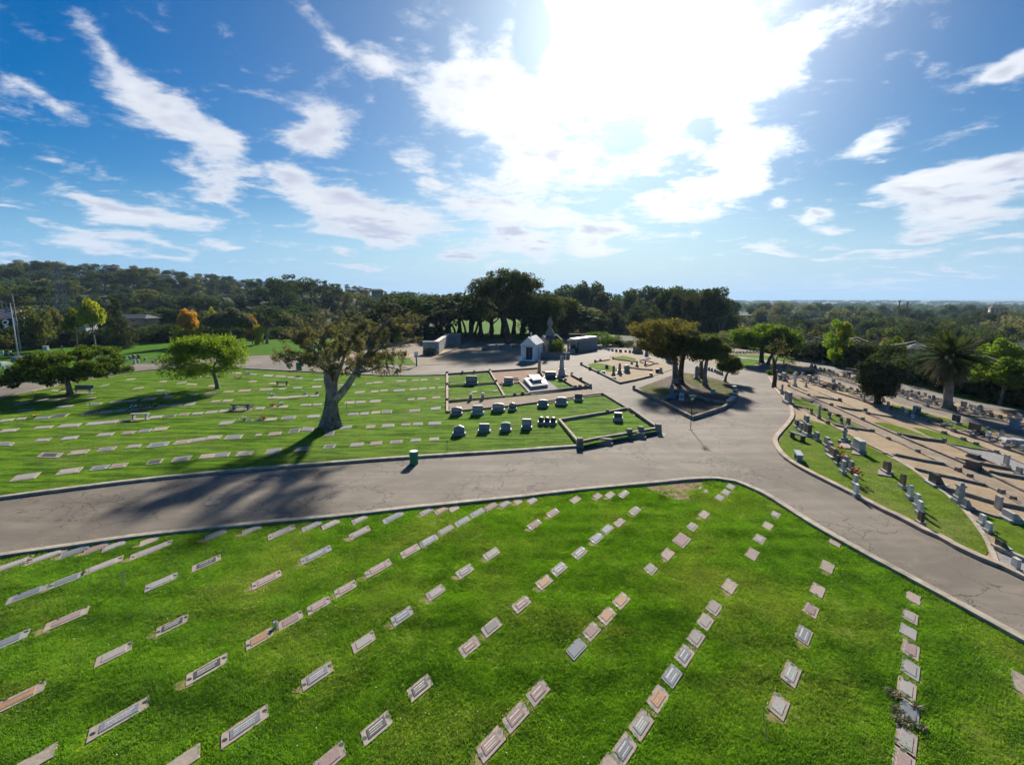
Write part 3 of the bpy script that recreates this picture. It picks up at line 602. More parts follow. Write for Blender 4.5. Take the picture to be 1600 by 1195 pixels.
# middle lawn: (x, y, width, height) in rows counted up from the kerb of the main road
MID_ROWS = [
 [(40,745,40,10.5),(108.5,736,37,9),(155.7,730.6,28,7),(185.3,727.6,26,7),(241.8,721.5,23,7),(283.7,716.8,29,8),(323,712.7,22,7),(346.5,710.7,24,7),(382,708.5,25,7),(427,705,23,7.5),(472,701.2,22,6.6),(514.8,697.7,18.5,6),(557.7,694.7,20.5,6),(587.8,692.7,18.5,6),(619.2,690.4,20,5.4),(649.3,687.9,16.5,5),(678.2,686.1,15.5,5)],
 [(8,693.5,24,5),(78,711,34,7.6),(123,706.5,30,7),(166.5,701.7,28,6),(209,697.4,22,5.5),(247.3,694.7,32,7),(285.5,690.4,26,6.3),(310.9,686.9,23,6),(334,683.4,23,6),(365.3,682.9,26,6.6),(403.8,679.4,10,4),(429.5,677.7,20,5.5),(460.3,673,17,6.5),(481,670.6,18,6),(514.9,676.9,14.5,8),(540.6,667.8,18,5),(579,666.6,14.5,5),(606.4,665,19,5),(634,663.5,14,4),(653,662.5,15,4.5),(679.2,661.5,20,5)],
 [(67,687.5,23,5),(109,684.4,25,5.5),(164.5,679,26,5.5),(201,676,20,5),(226.4,673,19,5),(250.8,670,22,5.5),(353.8,660.5,22,5.5),(389.6,656.8,10,3),(403.5,655.5,10,3.5),(423,654.9,18,4.4),(450.8,652.7,22,5),(489.8,650.5,20,4.5),(551.9,647,16,4.2),(569.5,646,13,4),(587,644.5,14,4.2),(604.6,643.4,15.6,4.6),(647.8,641.7,17,4.3),(681,638,15.5,4)],
 [(14,672.5,27,5),(68,667.7,28,4.6),(109,664.7,33,5.6),(148,661.4,25,5),(172.6,659.3,22,5),(197,657,22,4),(243.3,651.7,21,4.5),(266,649.9,17,4),(287.3,647.6,16,4),(308.6,646,16,4),(330,644,18,4),(349.4,642,14,4.5),(378,639.2,17,4),(406,638,14,4),(426.4,636,11,3),(442.7,635.4,14,3.5),(477.8,632.7,17,3),(496,631.9,14,3.5),(546.3,629,15,4),(563.2,628.3,15,4),(586.4,626.9,17,4.2),(642.3,623.9,10.5,3.2),(658.6,622.6,13,3.2),(681.7,621,12.5,3)],
 [(10,656.7,22,4),(33,654,14,3),(67,652.5,25,4),(93,649.5,25,4.6),(140,645.8,21,4.6),(165.7,643.6,22,4.3),(189.6,641,18,4.3),(210,639.8,15,3.5),(231,636.7,17,4),(254,634.8,20,4.3),(275.3,633,19,4.1),(296.4,631.3,16,4.6),(336.8,627,14,3),(355.7,626,15,4),(425,621,14,3.4),(441.4,621.4,17,3.4),(458.4,620,16,3.4),(474,618.7,15,3),(491.6,618,13,3),(562,612.8,15,3.2),(585.2,611.6,11,3.2),(600,610.2,12,3),(623.6,610,17.5,3),(646,608.3,12,2.6),(660.5,607,12.5,2.8),(675,606.2,9.5,2.6),(689.8,605.2,11.5,2.4)],
 [(40,640.4,24,3.2),(101,635,25,3.4),(147.5,631,23,3.4),(181.4,628,20,3),(203.8,626,21,3),(233,623.5,22,4.2),(264,620,14,3.5),(301.7,617,11,2.8),(328.7,614.3,18,3.6),(357,612,15,3),(382,610.3,19,3.4),(415.7,608.4,20,3.2),(440.8,607.8,10,2),(464.7,606,14,2.4),(494.8,604.3,15,3),(533,601.8,11,2),(550.6,601,8,2),(577,599,10,2),(590.8,597.5,14,2.4),(627,595.5,15,2.6),(648.7,594,11,2.2),(662.4,593.4,11,2.4),(682.9,592,7.5,2)],
 [(34.5,630,22,3.2),(64,625,20,3),(84,624.7,17,3),(104,622.9,15,3),(142,622.2,15,2.5),(215.7,606.5,14,3),(250,610.7,13,2.6),(283.5,598.4,14,2.8),(299,600.6,16,2.6),(331,603,11,2.8),(394.6,596,12,2.4),(425.7,599,11,2.4),(498.5,593.4,18,2)],
 [(86,610.3,11,2.5),(101,611.5,14,2.5),(164,602,12,2.2),(204,592.5,12,2.5),(254.6,596.2,10,2.2),(309,589.2,10,2),(361,582.4,7,2),(371.4,582.9,11,2.3),(396,584.8,10,2),(418.8,587,14,2.6),(438.3,588,15,2.6),(454,589.6,10,2.4),(466.5,591,12,2.4)],
]
zM = LF + 0.0
for ri, lst in enumerate(MID_ROWS):
    for i, (x, y, w_, h_) in enumerate(lst):
        nb = lst[min(i + 1, len(lst) - 1)]; pb = lst[max(i - 1, 0)]
        sl = (nb[1] - pb[1]) / max(1.0, nb[0] - pb[0]); sl = max(-0.2, min(0.05, sl)) * 0.9
        if y > 680: sl -= 0.02
        vx = 336 + 0.56 * x; sh = (x - vx) / (y - 465.0) * h_ / 2
        c = P(x, y, zM); a = (P(x + w_ / 2, y + sl * w_ / 2, zM) - P(x - w_ / 2, y - sl * w_ / 2, zM)) / 2
        b = (P(x - sh, y - h_ / 2, zM) - P(x + sh, y + h_ / 2, zM)) / 2
        rr = random.Random(int(x * 7 + y * 13)); fr = rr.choice('ggtttp'); inl = rr.choice('nnwwbbpd' if y > 640 else 'nnnwb')
        if ri == 0 and 400 < x < 530: inl = 'b' if x < 500 else 'd'
        lab = '%s marker, %s, %s from left in %s row above the road' % (FR[fr][1], IN[inl][1], ORD[i + 1], ORD[ri + 1])
        marker(c, a, b, fr, inl, lab, 'flat markers on the middle lawn', y > 625, 2 if y > 670 and rr.random() < .6 else 0, 0.025)
for x, y, w_, h_, lab in ((741, 612.3, 9, 2.6, 'small white flat stone in the left inner grass plot'), (774, 610.3, 8, 2.2, 'small white flat stone by the slanting plot kerb'),
                          (891, 667.6, 12, 6.2, 'leftmost of three white square stones in the corner plot'), (906, 666.4, 12, 6.2, 'middle one of three white square stones in the corner plot'), (925.7, 663.8, 12.5, 6, 'rightmost of three white square stones in the corner plot'), (985.5, 650.5, 11.5, 5.2, 'white square stone at the far corner of the corner plot')):
    vx = 600; sh = (x - vx) / (y - 465.0) * h_ / 2 * -0.35
    c = P(x, y, 0.2); a = (P(x + w_ / 2, y - w_ * .06, .2) - P(x - w_ / 2, y + w_ * .06, .2)) / 2; b = (P(x + sh * -1 - 1, y - h_ / 2, .2) - P(x + sh + 1, y + h_ / 2, .2)) / 2
    marker(c, a, b, 't', 'n', lab, 'white stones in the kerbed plots', False, 0, 0.03)
# ================================================================ TREES
def leaf_mat(name, c, tip=None, trans=0.35, var=0.35, hue=0.02, scale=0.8):
    c = (c[0] * 1.15, c[1] * 1.4, c[2] * 1.0); tip = tuple(x * 1.4 for x in tip); trans = min(.5, trans + .08)
    m, nt, out = new_mat(name)
    g = nt.node('ShaderNodeNewGeometry').outputs['Position']
    rnd = nt.node('ShaderNodeObjectInfo').outputs['Random']
    n1 = nt.noise(g, scale, 4, 0.7); n2 = nt.noise(g, scale * 6, 3, 0.7)
    tip = tip or tuple(min(1, x * 1.7) for x in c)
    colr = nt.mix(nt.maprange(nt.math('ADD', nt.math('MULTIPLY', n1, 0.6), nt.math('MULTIPLY', n2, 0.4)), 0.38, 0.66), tuple(x * (1 - var) for x in c), tip)
    colr = nt.node('ShaderNodeHueSaturation', ins={'Hue': nt.maprange(rnd, 0, 1, 0.5 - hue, 0.5 + hue), 'Value': nt.maprange(rnd, 0, 1, 0.78, 1.25), 'Color': colr}).outputs[0]
    d = nt.node('ShaderNodeBsdfPrincipled', ins={'Base Color': colr, 'Roughness': 0.8, 'Specular IOR Level': 0.08})
    t = nt.node('ShaderNodeBsdfTranslucent', ins={'Color': nt.mix(1.0, colr, (1.35, 1.3, 0.6), 'MULTIPLY')})
    mx = nt.node('ShaderNodeMixShader', ins={0: trans, 1: d.outputs[0], 2: t.outputs[0]})
    nt.l.new(mx.outputs[0], out.inputs[0]); return m
def bark_mat(name, c):
    m, nt, out = new_mat(name)
    g = nt.node('ShaderNodeNewGeometry').outputs['Position']
    mp = nt.node('ShaderNodeMapping', ins={0: g, 3: (1, 1, 0.3)}).outputs[0]
    n1 = nt.noise(mp, 6.0, 5, 0.7, 0.5); n2 = nt.noise(g, 1.3, 4, 0.6)
    colr = nt.mix(nt.maprange(n1, 0.38, 0.62), tuple(x * 0.35 for x in c), c)
    colr = nt.mix(nt.maprange(n2, 0.4, 0.65), colr, tuple(min(1, x * 1.4) for x in c))
    principled(nt, out, colr, 0.9, 0.15, n1, 0.8, 0.05); return m
BARK = bark_mat('bark_grey_brown', (0.19, 0.165, 0.14)); BARK_G = bark_mat('bark_pale_grey', (0.30, 0.27, 0.235)); BARK_D = bark_mat('bark_dark', (0.07, 0.055, 0.045))
LV = {'dark': leaf_mat('leaves_dark_green', (0.026, 0.042, 0.018), (0.055, 0.078, 0.028)), 'oak': leaf_mat('leaves_oak', (0.030, 0.040, 0.020), (0.062, 0.074, 0.032), 0.25),
      'olive': leaf_mat('leaves_olive', (0.055, 0.068, 0.022), (0.12, 0.125, 0.04)), 'blue': leaf_mat('leaves_blue_green', (0.030, 0.052, 0.040), (0.062, 0.092, 0.066)),
      'grey': leaf_mat('leaves_grey_green', (0.075, 0.088, 0.070), (0.13, 0.145, 0.11)), 'yellow': leaf_mat('leaves_yellow_green', (0.17, 0.19, 0.020), (0.30, 0.28, 0.030), 0.45),
      'orange': leaf_mat('leaves_autumn_orange', (0.34, 0.13, 0.030), (0.52, 0.27, 0.06), 0.45), 'bright': leaf_mat('leaves_fresh_green', (0.050, 0.095, 0.014), (0.115, 0.175, 0.024), 0.42),
      'brown': leaf_mat('leaves_brown_olive', (0.082, 0.078, 0.028), (0.165, 0.150, 0.050), 0.40), 'lime': leaf_mat('leaves_lime', (0.085, 0.130, 0.014), (0.19, 0.23, 0.022), 0.45),
      'drab': leaf_mat('leaves_drab_green', (0.095, 0.098, 0.055), (0.19, 0.18, 0.10), 0.35), 'rust': leaf_mat('leaves_rust_brown', (0.11, 0.065, 0.045), (0.17, 0.10, 0.07), 0.3)}
def card_mesh(name, centers, sizes, outs, mat, rng, up=0.0, long=1.0):
    """many leaf cards at once; outs = preferred facing"""
    n = len(centers); nr = rng.normal(size=(n, 3)) * 0.75 + outs; nr[:, 2] += up
    nr /= np.linalg.norm(nr, axis=1)[:, None] + 1e-9
    a = np.cross(nr, rng.normal(size=(n, 3))); a /= np.linalg.norm(a, axis=1)[:, None] + 1e-9
    b = np.cross(nr, a); s = sizes[:, None] * 0.5
    k1 = rng.uniform(0.55, 1.0, (n, 1)); k2 = rng.uniform(0.5, 0.9, (n, 1))
    v = np.empty((n, 4, 3))
    v[:, 0] = centers - a * s * long; v[:, 1] = centers - b * s * k1 + nr * s * 0.25
    v[:, 2] = centers + a * s * long; v[:, 3] = centers + b * s * k2 + nr * s * 0.15
    me = bpy.data.meshes.new(name); me.vertices.add(4 * n); me.vertices.foreach_set('co', v.reshape(-1))
    me.loops.add(4 * n); me.loops.foreach_set('vertex_index', np.arange(4 * n)); me.polygons.add(n)
    me.polygons.foreach_set('loop_start', np.arange(0, 4 * n, 4)); me.polygons.foreach_set('loop_total', np.full(n, 4))
    me.materials.append(mat); me.update(calc_edges=True); return me
def clump_points(clumps, n, rng, shell=0.55):
    """points spread over ellipsoid clumps: (x, y, z, rx, ry, rz)"""
    cl = np.array(clumps); wgt = (cl[:, 3] * cl[:, 4] + cl[:, 4] * cl[:, 5]); wgt /= wgt.sum()
    k = rng.choice(len(cl), n, p=wgt); d = rng.normal(size=(n, 3)); d /= np.linalg.norm(d, axis=1)[:, None]
    r = shell + (1 - shell) * rng.random((n, 1)) ** 0.6
    r *= 1 + 0.16 * np.sin(d[:, :1] * 7 + k[:, None]) * np.cos(d[:, 1:2] * 6 + k[:, None] * 2)
    return cl[k, :3] + d * r * cl[k, 3:6], d
def make_clumps(kind, rng):
    out = []
    if kind == 'round':
        for i in range(34):
            d = rng.normal(size=3); d /= np.linalg.norm(d); d[2] = abs(d[2]) * 1.1 - 0.35
            r = rng.uniform(0.55, 1.0); s = rng.uniform(0.09, 0.16)
            out.append((d[0] * 0.34 * r, d[1] * 0.34 * r, 0.58 + d[2] * 0.34 * r, s, s, s * 0.8))
    elif kind == 'dome':
        for i in range(40):
            z = rng.uniform(0.12, 0.90); R_ = 0.46 * math.sqrt(max(0, 1 - ((z - 0.42) / 0.62) ** 2)); a = rng.uniform(0, 6.283); r = R_ * rng.uniform(0.55, 1.0); s = rng.uniform(0.09, 0.17)
            out.append((math.cos(a) * r, math.sin(a) * r, z, s, s, s * 0.85))
    elif kind == 'euc':
        for i in range(36):
            z = rng.uniform(0.12, 0.96); R_ = 0.27 * (1 - abs(z - 0.6) ** 1.5 * 1.3); a = rng.uniform(0, 6.283); r = R_ * rng.uniform(0.3, 1.05); s = rng.uniform(0.055, 0.12)
            out.append((math.cos(a) * r, math.sin(a) * r, z, s, s, s * 0.85))
    elif kind == 'cone':
        for i in range(34):
            z = rng.uniform(0.08, 0.97); R_ = 0.24 * (1 - z) ** 0.7 + 0.03; a = rng.uniform(0, 6.283); r = R_ * rng.uniform(0.3, 1.0); s = 0.045 + 0.09 * (1 - z)
            out.append((math.cos(a) * r, math.sin(a) * r, z, s, s, s * 1.2))
    elif kind == 'flat':
        for i in range(40):
            a = rng.uniform(0, 6.283); r = 0.56 * math.sqrt(rng.random()); s = rng.uniform(0.08, 0.14)
            out.append((math.cos(a) * r, math.sin(a) * r, 0.84 - 0.75 * r * r + rng.uniform(-.08, .04), s, s, s * 0.55))
    elif kind == 'bush':
        for i in range(22):
            a = rng.uniform(0, 6.283); r = 0.42 * math.sqrt(rng.random()); s = rng.uniform(0.14, 0.24)
            out.append((math.cos(a) * r, math.sin(a) * r, rng.uniform(0.12, 0.80) * (1 - r * r), s, s, s))
    elif kind == 'col':
        for i in range(26):
            z = rng.uniform(0.05, 0.97); R_ = 0.10 * (1 - abs(z - 0.45) ** 2 * 2.4); a = rng.uniform(0, 6.283); r = R_ * rng.uniform(0.2, 1); s = 0.05
            out.append((math.cos(a) * r, math.sin(a) * r, z, s, s, s * 1.7))
    return out
def trunk_mb(h, r, rng, limbs=5, spread=0.25, top=0.62, lean=0.0):
    mb = MB(); k = 6; pts = []
    lx, ly = rng.normal(0, .02 + lean), rng.normal(0, .02)
    for i in range(k):
        t = i / (k - 1); pts.append((lx * t * h + rng.normal(0, .006) * h, ly * t * h, h * top * t))
    mb.tube(pts, [r * (1.35 if i == 0 else 1 - 0.5 * i / (k - 1)) for i in range(k)], 7)
    for j in range(limbs):
        i = int(rng.integers(2, k - 1)); p = Vector(pts[i]); a = rng.uniform(0, 6.283); L = spread * h * rng.uniform(.7, 1.2)
        q = [p]
        for s in range(1, 4): q.append(p + Vector((math.cos(a) * L * s / 3, math.sin(a) * L * s / 3, h * 0.11 * s ** 1.15 * rng.uniform(.8, 1.2))))
        mb.tube(q, [r * .5, r * .36, r * .22, r * .1], 5)
    return mb
VARS = {}
def variants(kind, n, cards, size):
    lst = []
    for i in range(n):
        rng = np.random.default_rng(hash_(kind) + i)
        cl = make_clumps(kind, rng); pts, d = clump_points(cl, cards, rng)
        cm = card_mesh(kind + '_crown', pts, rng.uniform(0.6, 1.3, cards) * size, d, LV['dark'], rng, 0.15)
        top = {'round': .62, 'dome': .6, 'euc': .8, 'cone': .9, 'flat': .62, 'bush': .3, 'col': .8}[kind]
        tm = trunk_mb(1.0, {'round': .028, 'dome': .024, 'euc': .018, 'cone': .018, 'flat': .03, 'bush': .02, 'col': .016}[kind], rng, 6, {'round': .24, 'dome': .2, 'euc': .12, 'cone': .1, 'flat': .34, 'bush': .2, 'col': .03}[kind], top).mesh('trunk', BARK)
        lst.append((cm, tm))
    VARS[kind] = lst
def hash_(s): return sum(ord(ch) * (i + 1) for i, ch in enumerate(s))
for kind, n, cards, size in (('round', 3, 5200, .045), ('dome', 5, 5600, .045), ('euc', 5, 4600, .034), ('cone', 2, 3600, .036), ('flat', 3, 5200, .04), ('bush', 3, 3600, .06), ('col', 1, 1600, .034)): variants(kind, n, cards, size)
def set_mat(o, m):
    if o.data.materials[0] is not m:
        o.material_slots[0].link = 'OBJECT'; o.material_slots[0].material = m
TREE_N = [0]
def tree(kind, color, x, y, z, h, wid, label, group=None, name='tree', bark=None, cat='tree', var=None, depth=None):
    """one tree: crown and trunk scaled to height h and crown width wid"""
    TREE_N[0] += 1; i = TREE_N[0]; rr = random.Random(i * 31)
    natural = {'round': .95, 'dome': 1.0, 'euc': .62, 'cone': .55, 'flat': 1.3, 'bush': 1.1, 'col': .28}[kind]
    k = wid / (natural * h)
    t = thing(name, label, cat, (x, y, z - 0.15), rr.uniform(0, 6.28), group)
    t.scale = (h * k, h * (k if depth is None else depth * k), h)
    cm, tm = VARS[kind][(rr.randrange(99) if var is None else var) % len(VARS[kind])]
    c = link('crown', cm, t); set_mat(c, LV[color])
    b = link('trunk', tm, t)
    if bark: set_mat(b, bark)
    return t
def place_tree(kind, color, px, py_base, py_top, wpx, label, D=None, **kw):
    """tree from its foot, top and crown width in the photo; D sets the distance when the foot is hidden"""
    if D is None: p = P(px, py_base, 0.0)
    else:
        q = at_dist(px, py_base, D); p = Vector((q.x, q.y, terr(q.x, q.y)))
    ppm = px_per_m(p)
    d = ray(px, py_top); t = math.hypot(p.x, p.y) / math.hypot(d.x, d.y); h = H + d.z * t - p.z
    return tree(kind, color, p.x, p.y, p.z, max(h, 1.0), wpx / ppm, label, **kw)

# ---------- forest on the left hillside and behind the fields, band by band from far to near
def interp(tab, x):
    for (x0, y0), (x1, y1) in zip(tab, tab[1:]):
        if x0 <= x <= x1: return y0 + (y1 - y0) * (x - x0) / (x1 - x0)
    return tab[0][1] if x < tab[0][0] else tab[-1][1]
def mark_of(px):
    for a, b in ((60, 'over the flagpole'), (140, 'around the pylon'), (220, 'behind the tall dark cypress'), (310, 'behind the orange tree'), (420, 'behind the blue-grey tree'), (520, 'left over the spreading tree'), (640, 'right over the spreading tree'), (760, 'over the columbarium'), (900, 'behind the white mausoleum'), (1010, 'past the pillared mausoleum'), (1140, 'behind the island trees'), (1260, 'behind the umbrella pine'), (1400, 'behind the yellow poplars'), (1500, 'left behind the palm'), (1800, 'right behind the palm')):
        if px < a: return b
CN = {'dark': 'dark green', 'oak': 'dusky green', 'olive': 'olive green', 'blue': 'blue-green', 'grey': 'grey-green', 'yellow': 'yellow', 'orange': 'orange', 'bright': 'fresh green', 'brown': 'brownish', 'lime': 'lime green', 'drab': 'drab green', 'rust': 'rust brown'}
KN = {'dome': 'broad', 'round': 'round', 'euc': 'ragged', 'cone': 'pointed', 'flat': 'flat', 'bush': 'bushy', 'col': 'narrow'}
def band(name, D, x0, x1, tops, wid, step, kinds, cols, jit=5, hmin=5, where='on the hillside', dj=0.08):
    x = x0; rr = random.Random(int(D)); seen = {}; nm_ = {'wood': 'wood_tree', 'valley': 'valley_tree', 'hedge': 'hedge_shrub'}.get(name.split('_')[0], 'hillside_tree')
    while x < x1:
        d = D * (1 + rr.uniform(-dj, dj)); yt = interp(tops, x) + rr.uniform(-jit * .3, jit)
        kind = rr.choice(kinds); cc = rr.choice(cols)
        q = at_dist(x, 500, d); z = terr(q.x, q.y); dd = ray(x, yt); h = H + dd.z * d / math.hypot(dd.x, dd.y) - z
        if h > hmin * 0.6:
            h = max(h, hmin); ppm = px_per_m(Vector((q.x, q.y, z))); w_ = wid * rr.uniform(.75, 1.3) / ppm
            w_ = min(w_, h * {'round': 1.3, 'dome': 1.7, 'euc': .8, 'cone': .6, 'flat': 1.6, 'bush': 1.6, 'col': .3}[kind])
            ph = '%s %s tree %s, %s' % (KN[kind], CN[cc], where, mark_of(x)); seen[ph] = seen.get(ph, 0) + 1
            tree(kind, cc, q.x, q.y, z, h, w_, ORD[seen[ph]] + ' ' + ph, group='trees ' + where, name=nm_, var=rr.randrange(9))
        x += step * rr.uniform(.6, 1.4)
band('crest', 640, -60, 640, [(0, 409), (60, 408), (150, 412), (250, 418), (330, 428), (400, 435), (500, 438), (560, 446), (640, 456)], 48, 13, ['dome', 'dome', 'euc'], ['dark', 'olive', 'blue', 'drab'], 6, 8, 'along the hill crest')
band('high', 500, -60, 620, [(0, 415), (100, 420), (150, 428), (200, 424), (300, 436), (400, 444), (440, 440), (520, 446), (620, 460)], 66, 24, ['dome', 'dome', 'dome'], ['dark', 'olive', 'blue', 'oak'], 7, 9, 'high on the hillside')
band('mid', 390, -80, 600, [(0, 430), (100, 436), (180, 440), (300, 446), (380, 446), (430, 434), (480, 440), (560, 462)], 66, 28, ['dome', 'euc', 'dome'], ['dark', 'olive', 'blue', 'drab'], 9, 9, 'halfway up the hillside')
band('low', 300, -90, 680, [(0, 445), (120, 455), (250, 457), (360, 462), (400, 450), (440, 428), (470, 430), (510, 436), (545, 452), (680, 476)], 76, 32, ['dome', 'euc', 'dome'], ['dark', 'oak', 'olive', 'blue'], 10, 9, 'low on the hillside')
band('foot', 225, -90, 560, [(0, 480), (60, 470), (200, 478), (300, 480), (400, 482), (440, 470), (480, 478), (560, 490)], 74, 30, ['dome', 'dome', 'bush'], ['dark', 'oak', 'blue', 'dark'], 9, 6, 'at the foot of the hill')
band('hedge', 172, -90, 560, [(0, 503), (60, 497), (150, 506), (200, 500), (400, 503), (560, 505)], 52, 18, ['bush'], ['dark', 'oak', 'dark', 'olive'], 7, 4, 'in the left hedge', .03)
# ---------- centre: eucalyptus wood behind the mausoleums
band('wood_far', 420, 640, 1140, [(640, 462), (760, 466), (900, 455), (960, 462), (1010, 455), (1140, 470)], 46, 20, ['dome', 'euc'], ['blue', 'dark'], 7, 8, 'far in the wood')
band('wood_mid', 265, 850, 1135, [(850, 462), (900, 442), (935, 440), (955, 470), (975, 454), (1000, 450), (1060, 447), (1110, 450), (1135, 470)], 52, 13, ['euc'], ['dark', 'blue', 'oak'], 8, 8, 'inside the wood')
band('wood_near', 205, 860, 1130, [(860, 475), (960, 485), (1000, 478), (1040, 455), (1075, 447), (1110, 452), (1130, 480)], 58, 17, ['euc', 'dome'], ['dark', 'oak', 'drab'], 12, 8, 'fronting the wood')
band('wood_under', 160, 880, 1260, [(880, 522), (930, 512), (980, 530), (1040, 520), (1140, 515), (1260, 520)], 40, 14, ['bush'], ['dark', 'oak', 'blue'], 5, 3, 'in the undergrowth', .03)
# ---------- right: valley wood
for i, (D, yt, wd, st) in enumerate(((150, 522, 60, 26), (205, 508, 60, 26), (280, 497, 56, 24), (380, 488, 50, 22), (520, 480, 44, 24), (720, 474, 40, 30))):
    band('valley', D, 1125, 1660, [(1125, yt + 2), (1200, yt - 2), (1350, yt + 2), (1600, yt + 4)], wd, st, ['dome', 'dome', 'dome', 'euc'], ['dark', 'blue', 'olive', 'oak', 'blue', 'drab'], 9, 5, ['in the near valley', 'in the valley wood', 'mid valley', 'up the valley', 'along the far valley', 'on the far ridge'][i])
# far woodland and suburbs: single masses
def mass(name, specs, cards, size, mat, rng, kind='stuff'):
    cl = []
    for (x, y, z, r, h) in specs:
        for k in range(6):
            a = rng.uniform(0, 6.28); cl.append((x + math.cos(a) * r * .6, y + math.sin(a) * r * .6, z + h * rng.uniform(.35, .8), r * .55, r * .55, h * .3))
    pts, d = clump_points(cl, cards, rng)
    dist = np.linalg.norm(pts[:, :2], axis=1)
    me = card_mesh(name, pts, rng.uniform(.7, 1.4, cards) * size * (dist / 1000), d, mat, rng, 0.5)
    o = link(name, me); o['kind'] = kind; return o
rng = np.random.default_rng(5)
for nm, c_, r0, r1, n_ in (('distant_woodland', 'blue', 800, 2200, 420), ('distant_woodland', 'dark', 900, 2600, 360), ('distant_tree_cover', 'blue', 2200, 7000, 420)):
    sp = []
    for k in range(n_):
        D = r0 * (r1 / r0) ** rng.random(); a = R(rng.uniform(-12, 52)); x, y = D * math.sin(a), D * math.cos(a)
        f = 1 if D < 2200 else D / 2200
        sp.append((x, y, terr(x, y), rng.uniform(9, 20) * f, rng.uniform(8, 16) * (1 if D < 2200 else .8)))
    mass(nm, sp, 26000, 3.0, LV[c_], rng)
# ================================================================ INDIVIDUAL TREES
def plane_pt(px, py, Y):
    """point of the line of sight on the plane Y metres ahead"""
    d = ray(px, py); t = Y / d.y; return Vector((d.x * t, Y, H + d.z * t))
def limb(mb, pts, r0, r1, seg=7, wig=0.0, rr=random):
    ln = smooth_line(pts, max(0.25, (Vector(pts[0]) - Vector(pts[-1])).length / 14))
    n = len(ln)
    ln = [p + Vector((rr.uniform(-wig, wig), rr.uniform(-wig, wig), rr.uniform(-wig, wig))) * (0 if i == 0 else 1) for i, p in enumerate(ln)]
    mb.tube(ln, [r0 + (r1 - r0) * (i / (n - 1)) ** 0.8 for i in range(n)], seg)
    return ln
def grow(mb, tips, p, d, L, r, depth, rr, droop=0.1, min_r=0.012, up=0.15):
    """random twigs off a limb; tips collects the leafy ends"""
    pts = [p]; q = p.copy(); dd = d.normalized()
    for i in range(3):
        dd = (dd + Vector((rr.gauss(0, .28), rr.gauss(0, .28), rr.gauss(up, .2)))).normalized(); q = q + dd * L / 3; pts.append(q.copy())
        if depth <= 1: tips.append((q.copy(), L * .5))
    mb.tube(pts, [r, r * .8, r * .6, r * .4], 4)
    if depth > 0:
        for k in range(3):
            s = pts[rr.choice((1, 2, 3))]; grow(mb, tips, s, dd + Vector((rr.gauss(0, .7), rr.gauss(0, .7), rr.gauss(0, .5))), L * rr.uniform(.55, .8), max(r * .55, min_r), depth - 1, rr, up=up)
def leafy(name, tips, per, spread, size, color, parent, origin, seed, up=0.2):
    rng = np.random.default_rng(seed); T = np.array([(t[0].x, t[0].y, t[0].z) for t in tips]); n = len(T) * per
    k = np.repeat(np.arange(len(T)), per); d = rng.normal(size=(n, 3)); rad = np.array([t[1] for t in tips])[k, None]
    pts = T[k] + d * rad * spread * 0.5 - np.array(origin)
    me = card_mesh(name, pts, rng.uniform(.6, 1.3, n) * size, d * 0.5, LV[color], rng, up)
    return link(name, me, parent)
